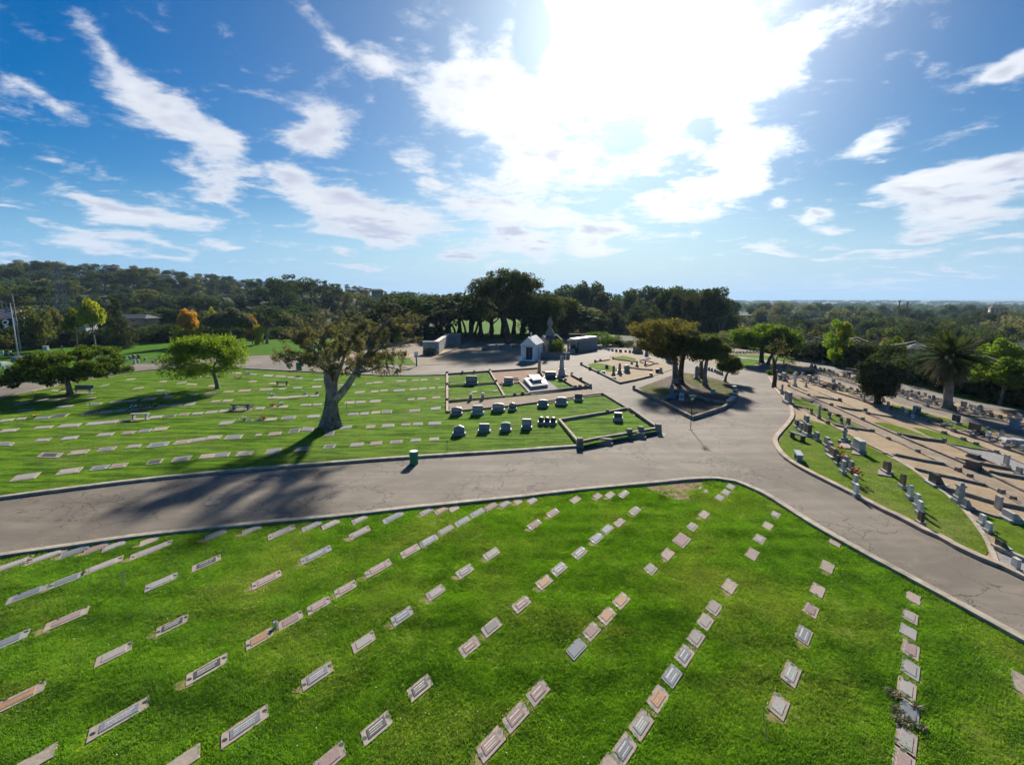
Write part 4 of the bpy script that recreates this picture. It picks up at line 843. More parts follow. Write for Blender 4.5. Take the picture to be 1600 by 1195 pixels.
# --- the big half-bare spreading tree in the middle lawn
def big_tree():
    foot = P(515.5, 667, LF); Y0 = foot.y; rr = random.Random(11)
    t = thing('spreading_tree', 'large half-bare spreading tree with a forked grey trunk on the middle lawn', 'tree', foot)
    def Q(px, py, dy=0.0): return plane_pt(px, py, Y0 + dy) - foot
    mb = MB(); tips = []
    # fluted trunk
    ln = smooth_line([Q(515.5, 668), Q(516, 655), Q(517, 635), Q(518.5, 612), Q(519, 598)], 0.35); n = len(ln); seg = 16; vs = []; fs = []
    for i, p in enumerate(ln):
        tt = i / (n - 1); rad = 0.50 + 0.55 * (1 - tt) ** 3.0
        for k in range(seg):
            th = 2 * math.pi * k / seg; f = 1 + (0.20 * (1 - tt) + 0.05) * math.sin(th * 4 + 1.0 + tt) + 0.06 * math.sin(th * 7 + 4 * tt)
            vs.append((p.x + math.cos(th) * rad * f, p.y + math.sin(th) * rad * f, p.z - (0.25 if i == 0 else 0)))
    for i in range(n - 1):
        for k in range(seg): fs.append((i * seg + k, i * seg + (k + 1) % seg, (i + 1) * seg + (k + 1) % seg, (i + 1) * seg + k))
    mb.add(vs, fs); tr = mb.build('trunk', BARK, t, True)
    lims = [([Q(516, 612), Q(511.5, 592, .3), Q(510.5, 576, .5), Q(500.5, 563, .2), Q(488, 548, -.3), Q(475, 541, -.8), Q(463, 531, -1), Q(436, 519, -1.4)], .42, .07),
            ([Q(520, 608), Q(519, 590, 1), Q(514, 566, 1.6), Q(508, 545, 2.2), Q(505.5, 531, 2.6), Q(518, 517, 3), Q(530, 500, 3), Q(531, 484, 3), Q(540, 470, 3.2)], .30, .03),
            ([Q(520, 605), Q(530, 580, -1), Q(540.6, 550, -1.8), Q(551, 531, -2.4), Q(560, 512, -2.6)], .24, .05),
            ([Q(521, 628), Q(531, 617, -.3), Q(543, 603, -.6), Q(556, 581, -1), Q(571, 561, -1.4), Q(591, 546, -1.8), Q(613.5, 538, -2), Q(645, 530, -2.4)], .40, .05),
            ([Q(571, 561, -1.4), Q(586, 531, -.6), Q(598.5, 508, 0), Q(608.5, 490.5, .4), Q(617, 476, .6)], .24, .04),
            ([Q(598.5, 508, 0), Q(616, 498, .8), Q(641, 503, 1.4), Q(658, 495, 1.6)], .13, .025),
            ([Q(500.5, 563, .2), Q(483, 563, 1), Q(460, 552, 1.6), Q(432, 556, 2)], .16, .03),
            ([Q(511, 580, .4), Q(490, 566, -2), Q(470, 560, -3.5), Q(446, 566, -4.4)], .18, .03),
            ([Q(556, 581, -1), Q(575, 580, -2.6), Q(600, 573, -3.4), Q(622, 577, -4)], .15, .03),
            ([Q(514, 566, 1.6), Q(490, 530, 2.4), Q(470, 508, 3), Q(452, 498, 3)], .16, .03),
            ([Q(586, 531, -.6), Q(570, 512, -2), Q(560, 497, -2.6)], .13, .03),
            ([Q(591, 546, -1.8), Q(610, 525, -1), Q(632, 512, -1)], .12, .03),
            ([Q(530, 500, 3), Q(516, 492, 3), Q(506, 488, 3.2)], .07, .02)]
    allp = []
    for li, (pts, r0, r1) in enumerate(lims):
        m2 = MB(); ln = limb(m2, pts, r0, r1, 8, 0.03, rr)
        n = len(ln); allp += [p for p in ln[n // 3:]]
        for i in range(n // 3, n):
            for _ in range(2 if i > n // 2 else 1):
                d = Vector((rr.gauss(0, 1), rr.gauss(0, 1), rr.gauss(0.12, .55)))
                grow(m2, tips, ln[i], d, rr.uniform(.45, .8), 0.028, 1, rr, up=0.0)
        m2.build('limb', BARK_G if li in (0, 3) else BARK, t, True)
    # finer branches filling the crown
    m3 = MB()
    for k in range(52):
        a, r_ = rr.uniform(0, 6.283), math.sqrt(rr.random()); tx, ty = 540 + 98 * r_ * math.cos(a), 538 + 42 * r_ * math.sin(a); e = Q(tx, ty, rr.uniform(-3.6, 3.6) * math.sqrt(max(0, 1 - ((tx - 540) / 110) ** 2)))
        s = min(allp, key=lambda p: (p - e).length + (3 if p.z > e.z + .3 else 0)); mid = (s + e) / 2 + Vector((rr.gauss(0, .15), rr.gauss(0, .15), rr.uniform(-.25, .1))); ln = limb(m3, [s, mid, e], .075, .02, 5, .04, rr)
        for p_ in ln[len(ln) // 3:]:
            grow(m3, tips, p_, Vector((rr.gauss(0, 1), rr.gauss(0, 1), rr.gauss(.1, .5))), rr.uniform(.4, .75), 0.025, 1, rr, up=0.0)
    m3.build('branches', BARK_G, t)['kind'] = 'stuff'
    def seen_y(p):
        q = foot + p; s_, c_ = math.sin(PITCH), math.cos(PITCH); return 597.5 - 800 * (q.y * s_ + (q.z - H) * c_) / (q.y * c_ - (q.z - H) * s_)
    keep = [tp for tp in tips if rr.random() < (0.85 if seen_y(tp[0]) > 496 + rr.gauss(0, 6) else 0.12)]
    leafy('foliage', keep, 8, 0.9, 0.135, 'drab', t, (0, 0, 0), 3, 0.1)
    return t
big_tree()
# --- trees built from a drawn crown outline
def crown_tree(label, foot, crown, trunk_pts, color, size, cards, rad, depth=1.0, name='tree', bark=BARK, group=None, z=LF, lims=(), seed=1, clump=0.16, shell=.5, flat=.75):
    """crown = list of photo points (px, py, radius px) giving clump centres; depth spreads them front to back"""
    p0 = P(foot[0], foot[1], z); Y0 = p0.y; ppm = px_per_m(p0); rng = np.random.default_rng(seed); rr = random.Random(seed)
    t = thing(name, label, 'tree', p0, 0, group); cl = []
    xs = [c[0] for c in crown]; mx = (min(xs) + max(xs)) / 2; hw = (max(xs) - min(xs)) / 2 / ppm + .1
    for (px, py, r_) in crown:
        k = 3 if depth > 0 else 1
        w_ = math.sqrt(max(0.05, 1 - ((px - mx) / ppm / hw * .85) ** 2)) * hw * depth
        for j in range(k):
            dy = (j - 1) * w_ * 0.62 + rr.uniform(-.2, .2) * w_; q = plane_pt(px, py, Y0) - p0; s = r_ / ppm
            for m_ in range(3):
                cl.append((q.x + rr.uniform(-.5, .5) * s, q.y + dy + rr.uniform(-.5, .5) * s, q.z + rr.uniform(-.35, .35) * s, s * rr.uniform(.55, .8), s * rr.uniform(.55, .8), s * flat * rr.uniform(.55, .8)))
    pts, d = clump_points(cl, cards, rng, shell)
    me = card_mesh('crown', pts, rng.uniform(.6, 1.35, cards) * size, d, LV[color], rng, 0.25); link('crown', me, t)
    mb = MB(); tp = [plane_pt(a, b, Y0) - p0 for a, b in trunk_pts]; tp[0].z = -0.2
    ln = limb(mb, tp, rad, rad * .55, 8); mb.tube([ln[0], ln[0] + Vector((0, 0, .45))], [rad * 1.35, rad * .95], 8)
    for (a, b) in lims:
        e = plane_pt(a, b, Y0) - p0; s = ln[-1] if rr.random() < .6 else ln[max(0, len(ln) - 2)]
        mid = (s + e) / 2 + Vector((0, rr.uniform(-.3, .3), rr.uniform(-.1, .25))); limb(mb, [s, mid, e + Vector((0, rr.uniform(-1, 1) * hw * depth * .6, 0))], rad * .5, rad * .12, 6)
    mb.build('trunk', bark, t, True); return t
def ell(cx, cy, rx, ry, n, r_, seed, top=False):
    rr = random.Random(seed); out = []
    while len(out) < n:
        a, b = rr.uniform(-1, 1), rr.uniform(-1, 1)
        if a * a + b * b < 1 and (not top or b < .6): out.append((cx + a * (rx - r_ * .8), cy + b * (ry - r_ * .6), r_ * rr.uniform(.8, 1.2)))
    return out
crown_tree('low wide flat-topped green tree shading the dark bench on the left', (109.5, 615.5), [(24, 590, 12), (36, 584, 13), (50, 577, 14), (62, 569, 14), (78, 562, 15), (96, 556, 15), (114, 553, 15), (134, 556, 15), (155, 563, 14), (170, 570, 12), (178, 577, 11), (170, 582, 10), (140, 583, 11), (60, 580, 14), (40, 588, 12), (40, 592, 10), (62, 590, 12), (85, 586, 13), (105, 580, 14), (128, 578, 14), (150, 577, 13), (100, 592, 11), (120, 590, 10), (22, 595, 7), (74, 560, 8), (90, 554, 7), (125, 552, 8), (145, 553, 8)],
           [(109.5, 616), (108, 607), (106, 598), (108, 588)], 'bright', .22, 40000, .38, .85, 'umbrella_tree', seed=21, lims=((60, 585), (85, 575), (130, 575), (155, 570), (108, 570)))
crown_tree('round yellow-green tree with low forked trunk between lawn rows', (340, 607), ell(320, 555, 62, 34, 40, 14, 4) + ell(324, 536, 42, 16, 16, 13, 41) + [(275, 578, 12), (286, 586, 9), (268, 570, 9), (345, 545, 13), (365, 552, 13), (374, 565, 9), (370, 575, 8), (358, 583, 7), (300, 540, 11), (325, 536, 10), (350, 536, 10)],
           [(340, 607), (338.5, 598), (336, 590), (334, 580)], 'lime', .20, 30000, .33, .8, 'round_tree', seed=22, lims=((322, 578), (352, 570), (300, 566), (340, 560), (365, 560)), shell=.35)
# island trees
crown_tree('brownish broad tree, taller one of the pair on the island', (1056, 598), ell(1040, 526, 54, 32, 30, 13, 6) + ell(1050, 552, 40, 14, 12, 10, 61) + [(990, 512, 9), (1002, 508, 10), (1020, 508, 11), (1050, 505, 12), (1075, 510, 12), (1010, 540, 11), (1030, 550, 10), (1078, 530, 12), (1085, 545, 10)],
           [(1056, 598), (1055, 575), (1054, 558), (1052, 545)], 'brown', .24, 24000, .52, .9, 'island_tree', seed=23, lims=((1020, 530), (1035, 515), (1060, 515), (1080, 530), (1000, 520)), z=.06, shell=.35)
crown_tree('dark second trunk close beside the tallest island tree', (1063.5, 596.5), ell(1070, 525, 26, 22, 8, 12, 16), [(1063.5, 597), (1064, 580), (1067, 560), (1074, 545)], 'drab', .24, 8000, .48, .9, 'island_tree', seed=33, lims=((1085, 530), (1060, 530)), z=.06, bark=BARK_D)
crown_tree('drab leafy island tree leaning right over the lawn', (1102, 602), ell(1110, 545, 32, 24, 22, 11, 7) + [(1130, 555, 9), (1135, 545, 8), (1118, 530, 10), (1095, 532, 10), (1128, 563, 7)],
           [(1102, 602), (1101, 590), (1102, 578), (1105, 560)], 'olive', .22, 18000, .40, .9, 'island_tree', seed=24, lims=((1085, 548), (1120, 545), (1130, 550)), z=.06, shell=.35)
crown_tree('small dense dark tree with forked trunk at the island tip', (1133, 596), ell(1138, 570, 21, 15, 12, 8, 8), [(1133, 597), (1134, 590), (1137, 582), (1140, 576)], 'olive', .18, 12000, .22, .9, 'island_tree', seed=25, lims=((1128, 575), (1150, 572), (1142, 568)), z=.06)
crown_tree('dark umbrella pine with broad flat crown beyond the road', (1190, 566), ell(1197, 528, 54, 22, 44, 13, 9), [(1190, 566), (1190, 556), (1191, 545), (1193, 535)], 'bright', .34, 26000, .5, .8, 'umbrella_pine', seed=26, lims=((1165, 530), (1180, 525), (1210, 525), (1230, 532)), z=.03, bark=BARK_D)
crown_tree('leaning trunk right beside the umbrella pine', (1200, 568), ell(1218, 535, 26, 10, 6, 10, 19), [(1200, 568), (1203, 560), (1210, 550), (1216, 540)], 'dark', .34, 6000, .36, .8, 'umbrella_pine', seed=36, lims=((1230, 535), (1205, 535)), z=.03, bark=BARK_D)
# pale poplars, bushes and others
for a in (('euc', 'lime', 1302, 572, 498, 36, 'left one of two tall yellow-green poplars by the far lane'), ('euc', 'yellow', 1318, 573, 502, 26, 'right, more golden one of two poplars by the far lane'),
          ('bush', 'bright', 935, 542, 514, 46, 'rounded fresh green shrub right of the pillared mausoleum'), ('bush', 'olive', 912, 541, 524, 30, 'small olive shrub left of the rounded green shrub'), ('bush', 'bright', 958, 540, 518, 30, 'second fresh green shrub behind the small tombs'),
          ('bush', 'blue', 978, 541, 527, 34, 'dark clipped shrub behind the small tombs'), ('bush', 'bright', 868, 557, 524, 30, 'creeping green shrub between the grey and pillared mausoleums'), ('bush', 'olive', 898, 551, 535, 14, 'small round shrub at the pillared mausoleum front'),
          ('bush', 'dark', 1238, 585, 573, 24, 'dark trimmed hedge clump by the lane corner'), ('bush', 'bright', 1203, 585, 578, 12, 'tiny green shrub at the road corner'), ('bush', 'dark', 1264, 586, 576, 14, 'small dark shrub at the lane corner'),
          ('bush', 'drab', 673, 555, 541, 26, 'drab shrub against the near end of the columbarium')):
    place_tree(a[0], a[1], a[2], a[3], a[4], a[5], a[6], name='shrub' if a[0] == 'bush' else 'poplar_tree', cat='shrub' if a[0] == 'bush' else 'tree')
for a in (('round', 'yellow', 148, 533, 455, 52, 'yellow-green tree left of the dark cypress', 156), ('round', 'lime', 120, 532, 470, 40, 'lower lime tree at the left side of the yellow one', 160), ('cone', 'oak', 187, 533, 462, 44, 'tall dark drooping cypress behind the left lawn', 152),
          ('round', 'orange', 297, 530, 474, 40, 'autumn orange maple behind the left lawn', 150), ('bush', 'yellow', 292, 531, 498, 44, 'yellow lower skirt of the orange maple', 149), ('round', 'grey', 360, 531, 470, 78, 'broad blue-grey tree behind the left lawn', 150),
          ('round', 'yellow', 333, 530, 470, 22, 'small yellow tree peeping over the blue-grey tree', 158), ('round', 'orange', 394, 531, 486, 24, 'small orange tree right of the blue-grey tree', 150), ('bush', 'yellow', 404, 532, 500, 18, 'small golden bush near the far palm', 148),
          ('bush', 'olive', 60, 531, 470, 56, 'olive green broad bush below the pylon', 165), ('round', 'drab', 88, 531, 471, 34, 'brownish rounded tree at the pylon foot', 170)):
    place_tree(a[0], a[1], a[2], a[3], a[4], a[5], a[6], D=a[7], name='garden_tree', depth=.9)
# the oak group in the centre
for (px, D, yt, wd, cc, lab, fy) in ((600, 150, 470, 130, 'oak', 'dark oak leftmost in the central grove', None), (645, 158, 458, 130, 'dark', 'dark oak second from left in the central grove', None), (688, 165, 456, 110, 'oak', 'dark oak over the columbarium end wall', None),
                                     (735, 150, 450, 130, 'oak', 'broad oak with several trunks left of the largest oak', None), (830, 142, 448, 120, 'oak', 'dusky oak right behind the mausoleums', None), (860, 160, 462, 90, 'olive', 'olive-tinted oak at the right end of the grove', None), (700, 185, 462, 120, 'dark', 'dark oak at the back of the central grove', None), (768, 160, 446, 110, 'dark', 'dark oak close behind the largest oak', None), (815, 165, 452, 110, 'oak', 'dusky oak between the largest oak and the mausoleums', None), (885, 175, 462, 80, 'dark', 'dark oak joining the eucalyptus wood', None), (665, 172, 460, 110, 'oak', 'dusky oak at the back left of the grove', None)):
    q = at_dist(px, 500, D); z = 0.0; d = ray(px, yt); h = H + d.z * D / math.hypot(d.x, d.y)
    tree('dome' if fy is None and px in (600, 645, 860) else 'round', cc, q.x, q.y, z, h, wd / px_per_m(Vector((q.x, q.y, 0))), lab, 'oaks in the central grove', 'oak_tree', BARK_D)
crown_tree('largest oak with lacy top rising over the central grove', (795, 537), ell(790, 450, 66, 28, 26, 15, 12) + ell(848, 490, 42, 38, 12, 16, 14) + [(745, 440, 10), (765, 432, 10), (785, 427, 10), (805, 428, 10), (822, 436, 10), (838, 446, 10), (750, 470, 16), (800, 480, 18), (840, 475, 16), (760, 490, 14)],
           [(795, 538), (793, 520), (790, 505), (785, 490)], 'oak', .42, 30000, .85, .8, 'oak_tree', BARK_D, 'oaks in the central grove', 0, ((750, 470), (765, 455), (790, 450), (815, 455), (835, 465), (770, 480)), 27, shell=.4)
for i, px in enumerate(range(632, 890, 17)):
    D = 162 + (i % 3) * 9; q = at_dist(px, 500, D); yt = interp([(600, 470), (700, 455), (735, 444), (765, 440), (850, 448), (890, 464)], px) + (i % 4) * 3; d = ray(px, yt); h = H + d.z * D / math.hypot(d.x, d.y)
    tree('round', ('dark', 'oak', 'oak')[i % 3], q.x, q.y, 0, h, 118 / px_per_m(Vector((q.x, q.y, 0))), '%s back oak from the left in the joined canopy of the central grove' % ORD[i + 1], 'oaks in the central grove', 'oak_tree', BARK_D)
for (a, b, c, d_) in ((728, 526, 722, 500), (739, 527, 748, 498), (752, 526, 750, 505), (712, 525, 705, 505)):
    p = P(a, b, 0); mb = MB(); q = plane_pt(c, d_, p.y); limb(mb, [Vector((0, 0, -.2)), (q - p) * .5 + Vector((.3, 0, 0)), q - p], .45, .25)
    o = mb.build('leaning_oak', BARK_D, None, True); o.location = p
    tag(o, {728: 'leaning dark oak trunk left of the forked pair', 739: 'dark oak trunk leaning right over the litter', 752: 'straight dark oak trunk against the bright lawn', 712: 'leftmost dark oak trunk by the columbarium wall'}[a], 'tree', 'bare oak trunks under the grove')
# dark vase-shaped cypress, hedge trees and the round tree at the right edge
crown_tree('dark vase-shaped cypress standing among the right graves', (1371, 630), [(1352, 580, 9), (1356, 592, 10), (1362, 604, 10), (1372, 578, 9), (1374, 592, 11), (1385, 586, 10), (1392, 575, 8), (1388, 600, 10), (1372, 608, 9), (1348, 572, 6), (1366, 568, 6), (1382, 568, 7), (1380, 612, 8), (1364, 614, 7)],
           [(1371, 631), (1371, 622), (1371, 612)], 'oak', .20, 22000, .42, .9, 'vase_cypress', seed=28, z=.02, lims=((1358, 600), (1384, 600), (1371, 590)), flat=1.3, bark=BARK_D)
hx = 1236; k = 0
while hx < 1660:
    rr = random.Random(hx); yb = interp([(1236, 557), (1300, 566), (1340, 572), (1400, 590), (1425, 597), (1500, 612), (1600, 634), (1700, 655)], hx); yt = interp([(1236, 530), (1300, 532), (1340, 540), (1400, 543), (1440, 548), (1500, 556), (1540, 560), (1660, 565)], hx) + rr.uniform(-6, 5)
    k += 1; cc = rr.choice(['oak', 'dark', 'oak', 'dark', 'blue'])
    place_tree(rr.choice(['dome', 'bush', 'dome']), cc, hx, yb, yt - 4, rr.uniform(58, 76), 'dark hedge tree, %s from the left along the far right lane' % ORD[k], name='hedge_tree', group='dark trees lining the far right lane', bark=BARK_D)
    hx += int(rr.uniform(13, 20) * (1 + (hx - 1236) / 500))
place_tree('round', 'bright', 1562, 632, 543, 100, 'fresh green leafy tree above the dark hedge trees, far right', name='hedge_tree')
place_tree('round', 'bright', 1610, 640, 548, 90, 'fresh green tree cut by the right photo edge', name='hedge_tree')
place_tree('round', 'lime', 1556, 590, 514, 76, 'round yellow-green tree standing right above the palm', D=110, name='round_tree')
place_tree('round', 'bright', 1395, 560, 514, 46, 'fresh green tree behind the vase cypress', D=130, name='round_tree')
for i, (x, yt) in enumerate(((1464, 520), (1473, 516), (1481, 518), (1489, 520))):
    place_tree('col', 'dark', x, 545, yt, 7, '%s from the left of four slim dark cypresses in the valley' % ORD[i + 1], D=150, name='slim_cypress')
# thin autumn tree by the right kerb
def thin_tree():
    p0 = P(1209, 605, .05); Y0 = p0.y; rr = random.Random(5); t = thing('thin_autumn_tree', 'thin nearly bare autumn tree beside the right road kerb', 'tree', p0)
    Q = lambda a, b, dy=0: plane_pt(a, b, Y0 + dy) - p0
    mb = MB(); tips = []
    for pts, r0, r1 in (([Q(1209, 606), Q(1211, 590), Q(1210, 572), Q(1208, 560)], .32, .16), ([Q(1210, 574), Q(1214, 560, .5), Q(1222, 545, 1), Q(1228, 535, 1)], .14, .03), ([Q(1211, 584), Q(1220, 575, -.5), Q(1230, 568, -1), Q(1240, 562, -1)], .12, .03), ([Q(1208, 560), Q(1205, 548, .3), Q(1210, 535, .3)], .12, .03), ([Q(1222, 573), Q(1226, 560, .3), Q(1230, 545, .5)], .08, .02)):
        ln = limb(mb, pts, r0, r1, 6, .03, rr)
        for i in range(len(ln) // 2, len(ln)): grow(mb, tips, ln[i], Vector((rr.gauss(0, 1), rr.gauss(0, 1), rr.gauss(.2, .5))), rr.uniform(.6, 1.0), .03, 1, rr)
    mb.build('trunk', BARK_D, t, True); leafy('foliage', [q for q in tips if rr.random() < .5], 3, .8, .17, 'orange' if False else 'brown', t, (0, 0, 0), 9)
thin_tree()
# --- date palm
def palm(name, label, foot, top, hpx, wpx, z=0.0, n=90, rad=.42, dist=None):
    if dist: q = at_dist(foot[0], foot[1], dist); p0 = Vector((q.x, q.y, terr(q.x, q.y)))
    else: p0 = P(foot[0], foot[1], z)
    ppm = px_per_m(p0); rr = random.Random(foot[0]); Y0 = p0.y
    c = plane_pt(top[0], top[1], Y0) - p0; t = thing(name, label, 'palm tree', p0)
    mb = MB(); prof = []; N = 16; ln = []
    for i in range(N + 1): ln.append(Vector((c.x * i / N, 0, -0.1 + (c.z + .1) * i / N)))
    rads = [rad * (1.75 if i == 0 else 1.65 if i == 1 else 1.25 if i == 2 else 1.0 + 0.06 * (i % 2)) for i in range(N + 1)]
    mb.tube(ln, rads, 12); mb.build('trunk', BARK, t, False)
    Lf = wpx / 2 / ppm * 1.1
    def fronds(nm, count, el_lo, el_hi, L, mat, drop):
        mb = MB()
        for i in range(count):
            a = rr.uniform(0, 6.283); e = R(rr.uniform(el_lo, el_hi)); pts = []; d = Vector((math.cos(a) * math.cos(e), math.sin(a) * math.cos(e), math.sin(e))); p = c.copy() + Vector((0, 0, .2))
            l = L * rr.uniform(.8, 1.1); K = 8
            side = Vector((-math.sin(a), math.cos(a), 0))
            for k in range(K + 1):
                pts.append(p.copy()); d = (d + Vector((0, 0, -drop * (.4 + k * .12)))).normalized(); p = p + d * l / K
            for k in range(K):
                a0, a1 = pts[k], pts[k + 1]; wk = (.10 + .9 * math.sin(math.pi * min(1, (k + .6) / K) ** .8)) * l * .15
                mb.add([a0 + Vector((0, 0, .02)), a1 + Vector((0, 0, .02)), a1 - Vector((0, 0, .02)), a0 - Vector((0, 0, .02))], [(0, 1, 2, 3)])
                for j in range(3):
                    f = j / 3; b0 = a0.lerp(a1, f); b1 = a0.lerp(a1, f + .26); fw = (a1 - a0).normalized() * wk * .7
                    for s in (-1, 1):
                        tip = b0 + side * s * wk + fw + Vector((0, 0, -wk * .35))
                        mb.add([b0, b1, tip], [(0, 1, 2)])
        return mb.build(nm, mat, t)
    fronds('green_fronds', int(n * 1.3), -25, 70, Lf * 1.05, LV['dark'], .13)
    fronds('dry_fronds', n, -75, -15, Lf * .85, LV['dryfrond'], .14)
    return t
LV['dryfrond'] = leaf_mat('palm_dry_fronds', (0.10, 0.085, 0.065), (0.17, 0.145, 0.11), .15)
palm('date_palm', 'stout date palm with drooping skirt of fronds among right graves', (1479.5, 640), (1487, 562), 0, 96)
palm('far_palm', 'small distant palm behind the left lawn edge', (417, 533), (417, 503), 0, 30, dist=150, n=30, rad=.3)
palm('far_palm', 'leftmost of two tiny fan palms on the right horizon', (1406, 480), (1406, 471), 0, 6, dist=420, n=14, rad=.3)
palm('far_palm', 'rightmost of two tiny fan palms on the right horizon', (1418, 480), (1418, 473), 0, 6, dist=420, n=14, rad=.3)
palm('far_palm', 'grey-green garden palm behind the far lane hedge', (1372, 545), (1372, 521), 0, 22, dist=140, n=26, rad=.3)
# ================================================================ HAZE
m = bpy.data.materials.new('air_haze'); m.use_nodes = True; nt = NT(m.node_tree); nt.n.clear(); out = nt.node('ShaderNodeOutputMaterial')
v = nt.node('ShaderNodeVolumePrincipled', ins={'Color': (0.50, 0.74, 1.0, 1.0), 'Density': 0.00010, 'Anisotropy': 0.1}); nt.l.new(v.outputs[0], out.inputs['Volume'])
mb = MB(); mb.box((0, 0, 20), (150000, 150000, 180)); o = mb.build('haze', m); o['kind'] = 'stuff'

# ================================================================ PLOT KERBS, HEADSTONES, MAUSOLEUMS
def kerb(label, lines, wid, hgt, mat, name='plot_kerb', group=None, posts=(), z=0.0, step=1.2, post_s=.42):
    wid *= .85
    """a plot border: each line (photo points) is one run of kerb, posts are stubby stones"""
    ref = P(*lines[0][0], z); t = thing(name, label, 'plot border', ref, 0, group)
    for ln in lines:
        pts = [P(a, b, z) - ref for a, b in ln]; seg = []
        for p, q in zip(pts, pts[1:]):
            k = max(1, int((q - p).length / step)); seg += [p.lerp(q, i / k) for i in range(k)]
        seg.append(pts[-1]); mb = MB(); strip(mb, seg, wid, -0.1, hgt, 0, jit=.006); mb.build('kerb_run', mat, t)
    for a, b in posts:
        p = P(a, b, z) - ref; mb = MB(); s = post_s * random.uniform(.85, 1.15); mb.box((p.x, p.y, (hgt + s * .55) / 2), (s, s, hgt + s * .55), taper=.78); mb.build('corner_post', CURB_D, t)
    return t
S_GREY = stone_mat('headstone_grey', (0.23, 0.23, 0.235), 0.6, 0.2, 7, 0.15, 0.4); S_LITE = stone_mat('headstone_pale', (0.40, 0.385, 0.36), 0.75, 0.16, 6, 0.25)
S_DARK = stone_mat('headstone_dark', (0.045, 0.042, 0.042), 0.4, 0.2, 8, 0.05, 0.5); S_RED = stone_mat('headstone_red_granite', (0.20, 0.105, 0.09), 0.45, 0.2, 9, 0.05, 0.5)
S_WHITE = stone_mat('headstone_white_marble', (0.58, 0.565, 0.54), 0.7, 0.1, 5, 0.2); S_TAN = stone_mat('headstone_tan', (0.34, 0.27, 0.19), 0.85, 0.2, 5, 0.3)
S_BLUE = stone_mat('headstone_blue_grey', (0.20, 0.24, 0.28), 0.5, 0.18, 7, 0.1, 0.4); S_BROWN = stone_mat('headstone_brown', (0.15, 0.12, 0.10), 0.8, 0.25, 5, 0.3)
ST = {'g': S_GREY, 'l': S_LITE, 'd': S_DARK, 'r': S_RED, 'w': S_WHITE, 't': S_TAN, 'b': S_BLUE, 'n': S_BROWN}
